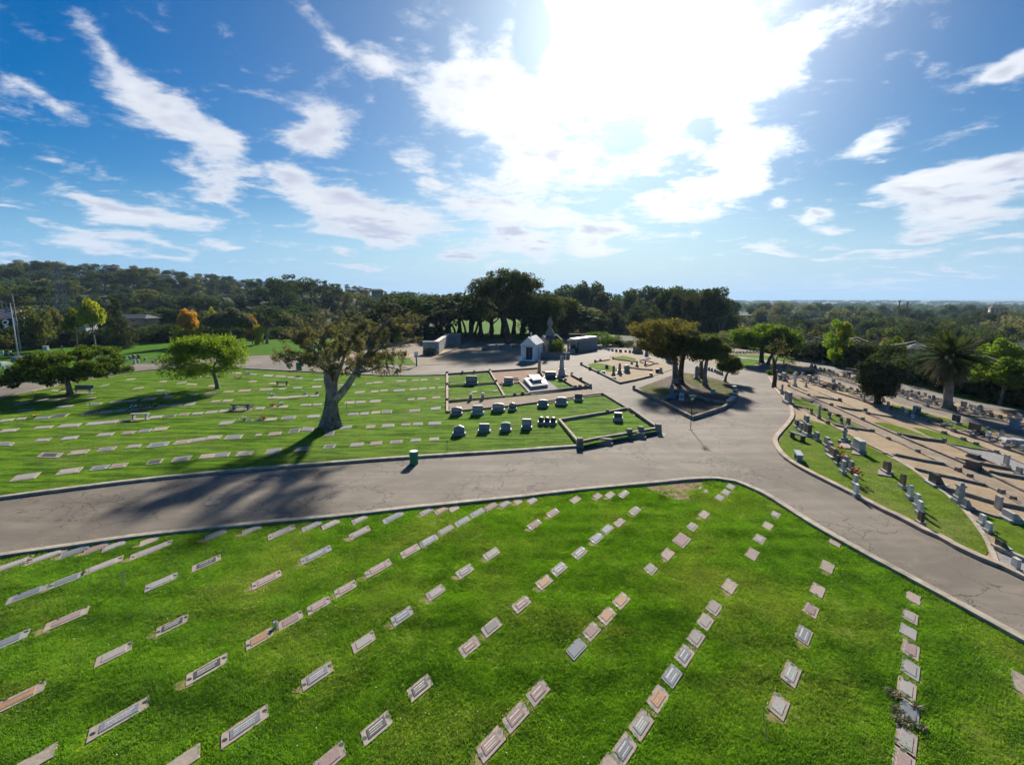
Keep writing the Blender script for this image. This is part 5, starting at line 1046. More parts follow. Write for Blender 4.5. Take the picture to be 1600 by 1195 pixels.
def stone(kind, label, x, yb, wpx, hpx, c, rz=0.0, z=0.05, depth=None, group=None, face=1.0, base=None, cat='headstone', name='headstone', plaque=None, loc=None, size=None):
    """headstone with foot (x, yb), width and height taken from the photo; rz turns its broad face; face = share of breadth seen"""
    if loc is None:
        hpx *= 1.1; wpx *= 1.05
        p = P(x, yb, z); ppm = px_per_m(p); W_ = wpx / ppm / face; dd = math.hypot(p.x, p.y); h = hpx * math.hypot(dd, H - z) / (811.0 * math.sqrt(1 + ((x - 800) / 811.0) ** 2)) / (dd / math.hypot(dd, H)) * 0.86
    else: p = Vector(loc); W_, h = size
    t = thing(name, label, cat, p, rz, group); m_ = ST[c] if isinstance(c, str) else c; d = depth or max(0.16, min(.34, W_ * .3))
    bm_ = ST[base] if base else m_
    rr = random.Random(int(p.x * 31 + p.y * 17))
    if kind in ('flat', 'round', 'serp', 'slab', 'peak'):
        bh = min(.28, h * .24) if kind != 'slab' else 0
        if bh: mb = MB(); mb.box((0, 0, bh / 2 - .03), (W_ * 1.0, d * 2.1, bh + .06), taper=.94, tx=.97); mb.build('base', bm_, t)
        w2 = W_ * (.41 if bh else .5); t0 = bh - .002
        if kind in ('flat', 'slab'): o_ = [(-w2, t0), (w2, t0), (w2 * .98, h - .03), (w2 * .93, h), (-w2 * .93, h), (-w2 * .98, h - .03)]
        elif kind == 'round': o_ = [(-w2, t0), (w2, t0)] + [(w2 * math.cos(a), h - w2 * .8 + w2 * .8 * math.sin(a)) for a in [R(v) for v in range(0, 181, 20)]]
        elif kind == 'peak': o_ = [(-w2, t0), (w2, t0), (w2 * .9, h * .8), (0, h), (-w2 * .9, h * .8)]
        else: o_ = [(-w2, t0), (w2, t0), (w2, h * .86), (w2 * .7, h * .95), (0, h), (-w2 * .7, h * .95), (-w2, h * .86)]
        mb = MB(); mb.slab(o_, -d / 2, d / 2); mb.build('tablet', m_, t)
        if plaque or (W_ > .5 and hpx > 9):
            mb = MB(); mb.box((0, -d / 2 - .004, t0 + (h - t0) * .52), (w2 * 1.5, .012, (h - t0) * .5)); po = mb.build('inscription_panel', ST[plaque] if plaque else S_BROWN if c in 'tn' else (S_GREY if c in 'lw' else S_LITE if rr.random() < .3 else S_BLUE), t)
    elif kind == 'slant':
        mb = MB(); mb.box((0, 0, .06), (W_ * 1.05, d * 3.4, .14)); mb.build('base', bm_, t)
        mb = MB(); mb.add([(-W_ * .42, -d, .12), (W_ * .42, -d, .12), (W_ * .42, d, .12), (-W_ * .42, d, .12), (-W_ * .42, d * .35, h), (W_ * .42, d * .35, h), (W_ * .42, d, h), (-W_ * .42, d, h)], [(0, 3, 2, 1), (0, 1, 5, 4), (1, 2, 6, 5), (2, 3, 7, 6), (3, 0, 4, 7), (4, 5, 6, 7)]); mb.build('tablet', m_, t)
    elif kind == 'block':
        mb = MB(); mb.box((0, 0, h * .12), (W_, d * 2.2 if depth is None else depth, h * .24 + .06)); mb.build('base', bm_, t)
        mb = MB(); mb.box((0, 0, h * .6), (W_ * .84, (d * 2.2 if depth is None else depth) * .8, h * .76), taper=.96); mb.box((0, 0, h * .99), (W_ * .9, (d * 2.2 if depth is None else depth) * .86, h * .05)); mb.build('block', m_, t)
    elif kind == 'pillar':
        mb = MB(); mb.box((0, 0, .1), (W_ * 1.0, W_ * 1.0, .24)); mb.box((0, 0, .3), (W_ * .82, W_ * .82, .2)); mb.build('base', bm_, t)
        mb = MB(); mb.box((0, 0, .38 + (h - .6) / 2), (W_ * .6, W_ * .6, h - .58), taper=.86); mb.build('shaft', m_, t)
        mb = MB(); mb.box((0, 0, h - .2), (W_ * .72, W_ * .72, .12)); mb.box((0, 0, h - .07), (W_ * .5, W_ * .5, .14), taper=.5); mb.build('cap', m_, t)
    elif kind == 'column':
        mb = MB(); mb.box((0, 0, .12), (W_, W_, .28)); mb.box((0, 0, .34), (W_ * .8, W_ * .8, .2), taper=.85); mb.build('base', bm_, t)
        r_ = W_ * .27; mb = MB(); mb.lathe([(r_ * 1.15, .42), (r_, .55), (r_ * .82, h * .86), (r_ * 1.1, h * .88), (r_ * 1.1, h * .92), (r_ * .7, h * .94), (r_ * .75, h * .97), (r_ * .3, h)], 12); mb.build('shaft', m_, t, True)
    elif kind == 'obelisk':
        mb = MB(); mb.box((0, 0, h * .04), (W_, W_, h * .09)); mb.box((0, 0, h * .11), (W_ * .82, W_ * .82, h * .06), taper=.92); mb.build('base', bm_, t)
        mb = MB(); mb.box((0, 0, h * .22), (W_ * .66, W_ * .66, h * .17), taper=.95); mb.box((0, 0, h * .315), (W_ * .78, W_ * .78, h * .03)); mb.build('die', m_, t)
        mb = MB(); mb.box((0, 0, h * .63), (W_ * .5, W_ * .5, h * .61), taper=.66); mb.box((0, 0, h * .955), (W_ * .33, W_ * .33, h * .05), taper=.15); mb.build('shaft', m_, t)
    elif kind == 'cross':
        mb = MB(); mb.box((0, 0, .08), (W_ * 1.9, d * 3, .2)); mb.box((0, 0, .26), (W_ * 1.1, d * 2, .2), taper=.85); mb.build('base', bm_, t)
        mb = MB(); a = W_ * .19; mb.slab([(-a, .34), (a, .34), (a * .85, h * .62), (W_ * .5, h * .60), (W_ * .5, h * .80), (a * .85, h * .78), (a, h), (-a, h), (-a * .85, h * .78), (-W_ * .5, h * .80), (-W_ * .5, h * .60), (-a * .85, h * .62)], -d * .5, d * .5); mb.build('cross', m_, t)
    elif kind == 'ledger':
        mb = MB(); mb.box((0, 0, h * .25), (W_, depth or 1.0, h * .5 + .05)); mb.build('base', bm_, t)
        mb = MB(); mb.box((0, 0, h * .75), (W_ * .93, (depth or 1.0) * .9, h * .5), taper=.96); mb.build('top_slab', m_, t)
    return t
def bench(label, x, yb, L, hgt, c, rz, z=LF, back=False, name='bench', loc=None):
    p = P(x, yb, z) if loc is None else loc; t = thing(name, label, 'bench', p, rz); m_ = ST[c]
    mb = MB(); mb.box((0, 0, hgt - .05), (L, .45, .10), taper=.98); mb.build('seat', m_, t)
    for s in (-1, 1):
        mb = MB(); mb.box((s * L * .36, 0, (hgt - .1) / 2 - .02), (.12 if not back else .08, .38, hgt - .08)); mb.build('leg', m_, t)
    if back: mb = MB(); mb.box((0, .2, hgt + .22), (L, .07, .42)); mb.build('backrest', m_, t)
    if z > .1: mb = MB(); mb.box((0, 0, .01), (L * 1.05, .75, .05)); mb.build('ground_slab', M_PALE, t)
    return t

# ---------- kerbed plots in the middle
Z2 = .2
for nm, pts, mt in (('plot_lawn', [(702, 587), (763, 583), (773, 598.5), (702, 603)], GR_MID), ('plot_lawn', [(702, 605.5), (775, 601.5), (785.5, 621), (702, 627)], GR_MID), ('plot_lawn', [(783, 602), (810, 599), (826.5, 616), (789, 620.5)], GR_MID),
                    ('plot_lawn', [(855.5, 592.7), (870.6, 592), (895.5, 606.5), (877, 610)], GR_MID), ('plot_gravel', [(812, 597.5), (855, 593), (876.5, 610), (829.5, 616)], GRAVEL), ('plot_soil', [(768, 582), (840, 577), (851, 585), (870, 590), (855, 592), (812, 597), (783, 600), (776, 598)], DIRT_RED),
                    ('plot_soil', [(873, 591), (892, 588.5), (920, 604), (898, 606)], DIRT), ('plot_path', [(702, 630), (860, 614.5), (922, 608), (940, 617), (912, 620), (860, 628), (702, 643)], DIRT_GREY), ('monument_terrace', [(846, 579), (853, 575.5), (868, 575), (890, 586), (869, 588.5), (856, 583)], DIRT_PALE)):
    lawn(nm, pts, .18, mt)
lawn('corner_plot_lawn', [(876, 660.5), (979, 642.5), (984, 644.5), (1026, 673), (906, 696.5)], .34, GR_MID)
kerb('pale kerb framing the two left grass plots behind the headstone row', [[(698.5, 585.5), (699, 646)], [(699, 603.5), (775.4, 599)], [(697.6, 586), (765.4, 581.3)], [(699, 628.5), (786.7, 621.5)], [(765.4, 581.5), (788, 621)]], .30, .30, CURB_T, posts=[(698.5, 585.5), (722.5, 584.3), (741, 583.2), (765.3, 581.2), (775.4, 599), (699, 603.8), (699, 628.5)])
kerb('kerb around the reddish bare plot and small grass plot', [[(765.4, 581.3), (839.5, 576.3)], [(783, 600.3), (810.6, 597)], [(810.6, 597.5), (828, 616.5)], [(786.7, 621.5), (828, 616.5)]], .26, .26, CURB_D, posts=[(804.5, 619.2), (816.5, 618)])
kerb('stone wall kerb along the path below the white tomb', [[(828, 616.5), (860, 613), (897.7, 608.3), (922.8, 605.8)], [(870, 590), (896.4, 606)], [(893, 587.7), (907.5, 595.5), (922.6, 603.5)]], .28, .34, CURB_D, posts=[(883.5, 597.5), (893.5, 587), (907.5, 595.5), (899, 608.5), (906, 607.8), (915, 606.8), (922.5, 606)])
kerb('low kerb behind the front headstone row along the narrow path', [[(699, 646), (735, 642.5), (795, 637), (860, 628.4), (912.7, 620.3), (941.6, 617)]], .30, .30, CURB_T)
kerb('kerb of the big middle lawn corner beside the side road', [[(943, 617.5), (984.5, 642.5)]], .26, .28, CURB_D)
kerb('raised stone wall around the corner plot at the junction', [[(905, 697.5), (933, 691.5), (981, 683.5), (1028, 675)], [(1028.5, 675), (984.5, 643)]], .36, .48, CURB_D, 'retaining_wall', posts=[(906, 698.5), (983, 683), (1001, 679.5), (1028, 675.5)], post_s=.5)
kerb('thin pale kerb dividing the big lawn from the corner plot', [[(905, 697.5), (873.8, 660.4)], [(873.8, 660.4), (949, 648), (979, 641.8)]], .26, .40, CURB_T, posts=[(949, 648)], post_s=.3)
for x, y in ((942, 690.5), (994, 681)):
    p = P(x, y + 1.5, 0); t = thing('plot_steps', 'pale stone steps up into the corner plot, %s ones' % ('left' if x < 950 else 'right'), 'steps', p, R(-18))
    mb = MB(); mb.box((0, -.34, .08), (1.7, .5, .2)); mb.build('step', M_PALE, t); mb = MB(); mb.box((0, 0, .2), (1.4, .4, .45)); mb.build('step', M_PALE, t)
# headstone rows facing the main road
for a in (('serp', 'reddish rounded headstone with white vases, leftmost on the low kerb', 713.5, 647, 18, 12, 'r', 'g'), ('flat', 'grey square headstone on grey base, second on the low kerb', 746.5, 646, 19, 13.5, 'g', 'l'), ('serp', 'wide grey curved-top headstone, third on the low kerb', 778.5, 641.5, 20.5, 12.5, 'g', 'g'), ('round', 'small dark rounded headstone on pale base on the low kerb', 801, 639.5, 13, 11, 'd', 'l'),
          ('serp', 'grey headstone with small emblem, fifth on the low kerb', 848.3, 634.5, 17, 11, 'g', 'g'), ('serp', 'wide grey headstone with dark letters near the right end', 877, 631, 19, 11.5, 'g', 'l'), ('flat', 'tall dark square headstone at the right end of the low kerb', 904, 624.5, 14, 10, 'n', 'l'),
          ('peak', 'grey headstone with slanting top, leftmost of the front row', 717.5, 679, 20, 16, 'g', 'g'), ('flat', 'dark grey lettered headstone, second of the front row', 756.8, 674.5, 19, 13.5, 'g', 'g'), ('serp', 'pale grey curved headstone, third of the front row', 790.3, 672.8, 17.5, 14, 'l', 'g'), ('flat', 'tall grey headstone, fourth of the front row', 823, 669.5, 16.5, 16, 'g', 'g'),
          ('flat', 'brown headstone on grey base in the upper left grass plot', 737, 600.5, 20, 14, 'r', 'g'), ('flat', 'low reddish headstone on pale base beside the small grass plot', 794.5, 599.8, 16, 11, 'r', 'l'), ('flat', 'small grey square stone on the reddish plot', 827, 590, 7, 5, 'g', 'g'),
          ('slant', 'dark slanted stone lying on the reddish plot', 806, 592.5, 9, 3, 'n', 'n')):
    stone(a[0], a[1], a[2], a[3], a[4], a[5], a[6], rz=R(-3 + (a[2] - 800) * -.04), z=.12 if a[3] > 660 else .2, base=a[7], group='headstones facing the main road')
p = P(855, 662.5, .12); t = thing('triple_headstone', 'three dark rounded tablets side by side on one grey base', 'headstone', p, R(-6)); ppm = px_per_m(p)
mb = MB(); mb.box((0, 0, .12), (30 / ppm, .7, .28), taper=.97); mb.build('base', S_GREY, t)
for k in (-1, 0, 1):
    w2 = 4.0 / ppm; hh = 11.5 / ppm; mb = MB(); mb.slab([(k * 9.3 / ppm - w2, .25), (k * 9.3 / ppm + w2, .25)] + [(k * 9.3 / ppm + w2 * math.cos(R(v)), hh - w2 * .5 + w2 * .5 * math.sin(R(v))) for v in range(0, 181, 30)], -.12, .12); o = mb.build('tablet', S_DARK, t)
p = P(965.5, 657, .34); t = thing('low_monument', 'low block monument with white top and dark front in the corner plot', 'headstone', p, R(-14)); ppm = px_per_m(p)
mb = MB(); mb.box((0, 0, .16), (15 / ppm, 10 / ppm, .36)); mb.build('base', S_LITE, t); mb = MB(); mb.box((0, 0, .52), (12 / ppm, 7.5 / ppm, .38), taper=.94); mb.build('die', S_DARK, t); mb = MB(); mb.box((0, .03, .75), (12.2 / ppm, 7.7 / ppm, .08)); mb.build('top_slab', S_WHITE, t)
stone('column', 'brown broken column monument on the reddish plot', 842.5, 587, 9.5, 26, 't', z=.2, name='column_monument', cat='monument')
stone('obelisk', 'tall grey obelisk monument between plots and the junction', 877.5, 587, 13.5, 34, 'l', z=.2, name='obelisk_monument', cat='monument')
# grave tomb of stacked slabs
p = P(836, 607.5, .2); t = thing('slab_tomb', 'large white tomb of stacked slabs on the gravel plot', 'tomb', p, R(-4)); ppm = px_per_m(p); u_ = 1 / ppm
def skew_prism(mb, pts, z0, z1):
    mb.prism([((P(a, b, .2) - p).x * math.cos(R(4)) - (P(a, b, .2) - p).y * math.sin(R(4)), (P(a, b, .2) - p).x * math.sin(R(4)) + (P(a, b, .2) - p).y * math.cos(R(4))) for a, b in pts], z0, z1)
mb = MB(); skew_prism(mb, [(830, 608.5), (856, 605), (852, 596), (836, 592), (818, 596)], -.02, .42); mb.build('lower_slab', S_GREY, t)
mb = MB(); skew_prism(mb, [(831, 607.5), (855, 604.3), (851.5, 596.5), (836, 592.5), (819, 596.5)], .42, .50); mb.build('step_slab', S_WHITE, t)
mb = MB(); skew_prism(mb, [(834, 604.5), (846, 603), (840, 596), (829, 597)], .50, .82); mb.build('chest', S_GREY, t)
mb = MB(); skew_prism(mb, [(833, 605), (848, 603), (842, 595), (826, 596.5)], .82, .98); mb.build('top_slab', S_WHITE, t)
stone('flat', 'black wide headstone with carved emblem below the obelisk', 860, 591, 19.5, 11, 'd', z=.2, base='d', group='headstones facing the main road')
for x, y, s in ((735.5, 628, 'left'), (754.5, 626.5, 'right')):
    p = P(x, y, 0); t = thing('gate_pillar', 'small white capped pillar, %s one of two at the grass plot' % s, 'pillar', p); mb = MB(); mb.box((0, 0, .35), (.34, .34, .75)); mb.build('shaft', CURB_D, t); mb = MB(); mb.box((0, 0, .85), (.4, .4, .3), taper=.7); mb.build('cap', S_WHITE, t)

# ---------- mausoleums
ROOF_L = stone_mat('roof_pale_metal', (0.42, 0.45, 0.46), 0.55, 0.12, 2, 0.3); PAINT = stone_mat('white_painted_wall', (0.88, 0.88, 0.88), 0.8, 0.05, 2, 0.06, vary=.02)
WALL_G = stone_mat('grey_ashlar', (0.26, 0.25, 0.235), 0.85, 0.2, 3, 0.3); WALL_P = stone_mat('pale_ashlar', (0.40, 0.385, 0.36), 0.85, 0.15, 3, 0.25); ROOF_D = stone_mat('roof_dark_slate', (0.085, 0.095, 0.095), 0.8, 0.25, 3, 0.3)
IRON = plain_mat('dark_iron', (0.02, 0.02, 0.022), 0.5, 0.5); GREENP = plain_mat('green_painted_metal', (0.02, 0.20, 0.09), 0.5, 0.4); WHITEP = plain_mat('white_plastic', (0.75, 0.77, 0.78), 0.6)
def gable(mb, w, d0, d1, z0, z1, ov=.25, th=.12, mi=0):
    """roof slopes with the ridge along y"""
    for s in (-1, 1):
        vs = [(s * (w / 2 + ov), d0 - ov, z0 - ov * (z1 - z0) / (w / 2)), (s * (w / 2 + ov), d1 + ov, z0 - ov * (z1 - z0) / (w / 2)), (0, d1 + ov, z1), (0, d0 - ov, z1)]
        vs += [(a, b, c + th) for a, b, c in vs]; mb.add(vs, [(0, 1, 2, 3), (7, 6, 5, 4), (0, 4, 5, 1), (1, 5, 6, 2), (2, 6, 7, 3), (3, 7, 4, 0)] if s > 0 else [(3, 2, 1, 0), (4, 5, 6, 7), (1, 5, 4, 0), (2, 6, 5, 1), (3, 7, 6, 2), (0, 4, 7, 3)], mi)
def white_mausoleum():
    f = P(825, 563.5, 0); ppm = px_per_m(f); W_ = 24 / ppm; D_ = 5.2; h = 24 / ppm; hr = 36 / ppm
    t = thing('white_mausoleum', 'small white painted mausoleum with pitched roof and dark gate', 'mausoleum', f, R(-17)); fw = W_ / 2
    mb = MB(); mb.box((0, D_ / 2 + .9, h / 2), (W_ * .94, D_, h)); mb.slab([(-W_ * .47, h), (W_ * .47, h), (0, hr - .1)], 1.0, D_ + .8); mb.build('wall', PAINT, t)
    mb = MB(); mb.slab([(-fw, h + .18), (fw, h + .18), (0, hr)], -.05, .15); mb.build('pediment', PAINT, t)
    mb = MB(); mb.box((0, .15, h + .06), (W_ * 1.02, .5, .28)); mb.build('lintel', PAINT, t)
    mb = MB(); gable(mb, W_, 0, D_ + .9, h + .15, hr, .18); mb.build('roof', ROOF_L, t)
    for s in (-1, 1):
        mb = MB(); mb.box((s * W_ * .42, .15, h / 2), (.36, .40, h)); mb.build('pillar', PAINT, t)
        mb = MB(); mb.box((s * W_ * .40, -.1, .35), (.55, .8, .8)); mb.build('plinth', PAINT, t)
    mb = MB(); mb.box((0, .88, h * .42), (1.25, .08, h * .84)); g_ = mb.build('door', IRON, t)
    mb = MB(); mb.box((0, .82, h * .42), (.06, .05, h * .8)); mb.build('door_bar', S_GREY, g_)
    for s in (-1, 1): mb = MB(); mb.box((s * .78, .86, h * .44), (.16, .12, h * .88)); mb.build('door_frame', PAINT, t)
    mb = MB(); mb.box((0, -.1, .07), (W_ * 1.05, 1.6, .16)); mb.build('step', PAINT, t)
    mb = MB(); mb.slab([(-.05, hr), (.05, hr), (.05, hr + .9), (-.05, hr + .9)], 2.2, 2.32); mb.box((0, 2.26, hr + .6), (.45, .1, .1)); mb.build('roof_cross', PAINT, t)
white_mausoleum()
def gothic_mausoleum():
    f = P(848, 556.5, 0); ppm = px_per_m(f); t = thing('grey_mausoleum', 'grey stone chapel mausoleum with arched doorway and domed finial', 'mausoleum', f, R(-32)); W_ = 22 / ppm; D_ = 6.0; h = 23 / ppm; hr = 31 / ppm
    mb = MB(); mb.box((0, D_ / 2, h / 2), (W_, D_, h)); mb.slab([(-W_ / 2, h), (W_ / 2, h), (0, hr)], 0.0, D_); mb.build('wall', WALL_G, t)
    mb = MB(); gable(mb, W_, 0, D_, h, hr, .15); mb.build('roof', ROOF_D, t)
    mb = MB(); gable(mb, D_ * .7, -W_ / 2, W_ / 2, h, hr, .12); o = mb.build('cross_roof', ROOF_D, t); o.location = (0, D_ / 2, 0.01); o.rotation_euler = (0, 0, R(90))
    arch = [(-.8, .4), (.8, .4), (.8, h * .55)] + [(.8 * math.cos(R(a)), h * .55 + 1.0 * math.sin(R(a))) for a in range(20, 161, 20)] + [(-.8, h * .55)]
    mb = MB(); mb.slab([(x * 1.3, z * 1.04) for x, z in arch], -.10, .05); mb.build('door_surround', WALL_P, t)
    mb = MB(); mb.slab(arch, -.14, .02); mb.build('door', IRON, t)
    for s in (-1, 1):
        mb = MB(); mb.box((s * W_ * .47, -.05, h * .53), (.5, .5, h * 1.06), taper=.9); mb.box((s * W_ * .47, -.05, h * 1.1), (.56, .56, .3), taper=.2); mb.build('buttress', WALL_G, t)
        mb = MB(); mb.lathe([(.16, .4), (.13, .6), (.13, 2.0), (.2, 2.2)], 8, (s * 1.35, -.7)); mb.build('column', WALL_P, t)
        mb = MB(); a2 = [(x * .35, z * .8) for x, z in arch]; mb.slab(a2, -.03, .05); o = mb.build('side_window', IRON, t); o.location = (W_ / 2 * s, D_ / 2, .6); o.rotation_euler = (0, 0, R(90))
    mb = MB(); mb.lathe([(1.0, hr - .6), (1.0, hr + .2), (.9, hr + .6), (.45, hr + 1.4), (.3, hr + 1.8), (.55, hr + 2.2), (.62, hr + 2.7), (.35, hr + 3.3), (.08, hr + 3.9)], 10, (0, D_ / 2)); mb.build('finial', WALL_G, t, True)
    mb = MB(); mb.box((0, -.9, .2), (W_ * .95, 1.7, .42)); mb.build('step', WALL_P, t)
    mb = MB(); mb.box((0, -1.9, .1), (W_ * .8, .5, .22)); mb.build('step', WALL_P, t)
gothic_mausoleum()
def pillared_mausoleum():
    f = P(893, 550.5, 0); ppm = px_per_m(f); t = thing('pillared_mausoleum', 'flat-roofed pale mausoleum with square pillars and dark openings', 'mausoleum', f, R(-38)); W_ = 16 / ppm; D_ = 8.5; h = 20 / ppm
    mb = MB(); mb.box((0, D_ / 2 + 1.2, h * .42), (W_ * .96, D_, h * .84)); mb.build('wall', WALL_G, t)
    mb = MB(); mb.box((0, D_ / 2 + .6, h * .9), (W_ * 1.06, D_ + 1.4, h * .14)); mb.build('cornice', WALL_P, t)
    mb = MB(); mb.box((0, D_ / 2 + .9, h * 1.02), (W_ * .9, D_ + .6, h * .10)); mb.build('roof', ROOF_L, t)
    for k in range(4): mb = MB(); mb.box(((k - 1.5) * W_ * .30, .25, h * .42), (.34, .42, h * .83)); mb.build('pillar', WALL_P, t)
    for k in range(3): mb = MB(); mb.box(((k - 1) * W_ * .30, 1.16, h * .4), (.75, .08, h * .74)); mb.build('doorway', IRON, t)
    mb = MB(); mb.box((0, -.3, .2), (W_ * 1.1, 1.8, .42)); mb.build('podium', WALL_P, t)
    for s in (-1, 1): mb = MB(); mb.box((s * W_ * .5, -1.9, .45), (.5, 2.2, .95)); mb.build('cheek_wall', WALL_P, t)
    for k in range(3): mb = MB(); mb.box((0, -1.4 - k * .4, .3 - k * .1), (W_ * .8, .4, .2)); mb.build('step', WALL_P, t)
pillared_mausoleum()
p = P(868, 560, 0); t = thing('memorial_wall', 'low grey stone wall between two mausoleums', 'wall', p, R(-6)); 
for k in range(7): mb = MB(); mb.box(((k - 3) * .82, 0, .6), (.78, .4, 1.2 + .05 * (k % 2))); mb.build('wall_block', WALL_G, t)
p = P(941, 539, 0)
# columbarium walls left of the grove
def wall_run(label, a, b, h, z=0, panels=6, rows=3, mat=None, th=.9):
    A, B = P(*a, z), P(*b, z); L = (B - A).length; ang = math.atan2(B.y - A.y, B.x - A.x); t = thing('columbarium_wall', label, 'wall', A, ang)
    mb = MB(); mb.box((L / 2, th / 2, h / 2), (L, th, h)); mb.build('wall', mat or WALL_P, t)
    mb = MB(); mb.box((L / 2, th / 2, h + .07), (L + .2, th + .2, .14)); mb.build('coping', S_LITE, t)
    for i in range(panels):
        for j in range(rows):
            mb = MB(); w_ = L / panels; hh = h / rows; mb.box((w_ * (i + .5), -.02, hh * (j + .5)), (w_ * .94, .06, hh * .92)); mb.build('niche_panel', random.choice([S_LITE, WALL_P, S_LITE]), t)
    return t
wall_run('long pale columbarium wall running back towards the oaks', (686, 552), (702.5, 537.5), 2.5, 0, 5, 1)
wall_run('grey end wall of the columbarium with a grid of niches', (702.5, 538), (720, 537), 2.6, 0, 7, 6, S_GREY)
wall_run('short dark niche wall at the near end of the columbarium', (661, 553.5), (685.5, 553.5), 2.6, 0, 5, 4, S_BLUE)
kerb('curved dark kerb of the paved court by the columbarium', [[(686, 556), (700, 551), (713, 546), (723, 538)]], .3, .25, CURB_D)
lawn('court_paving', [(686, 553), (702, 538.5), (720, 537.5), (713, 545.5), (700, 550.5), (688, 555)], .03, DIRT_PALE)
lawn('court_path', [(600, 556), (655, 558), (690, 557), (712, 549), (735, 538), (728, 536), (705, 547), (686, 553.5), (650, 553), (600, 551)], .025, DIRT_PALE)
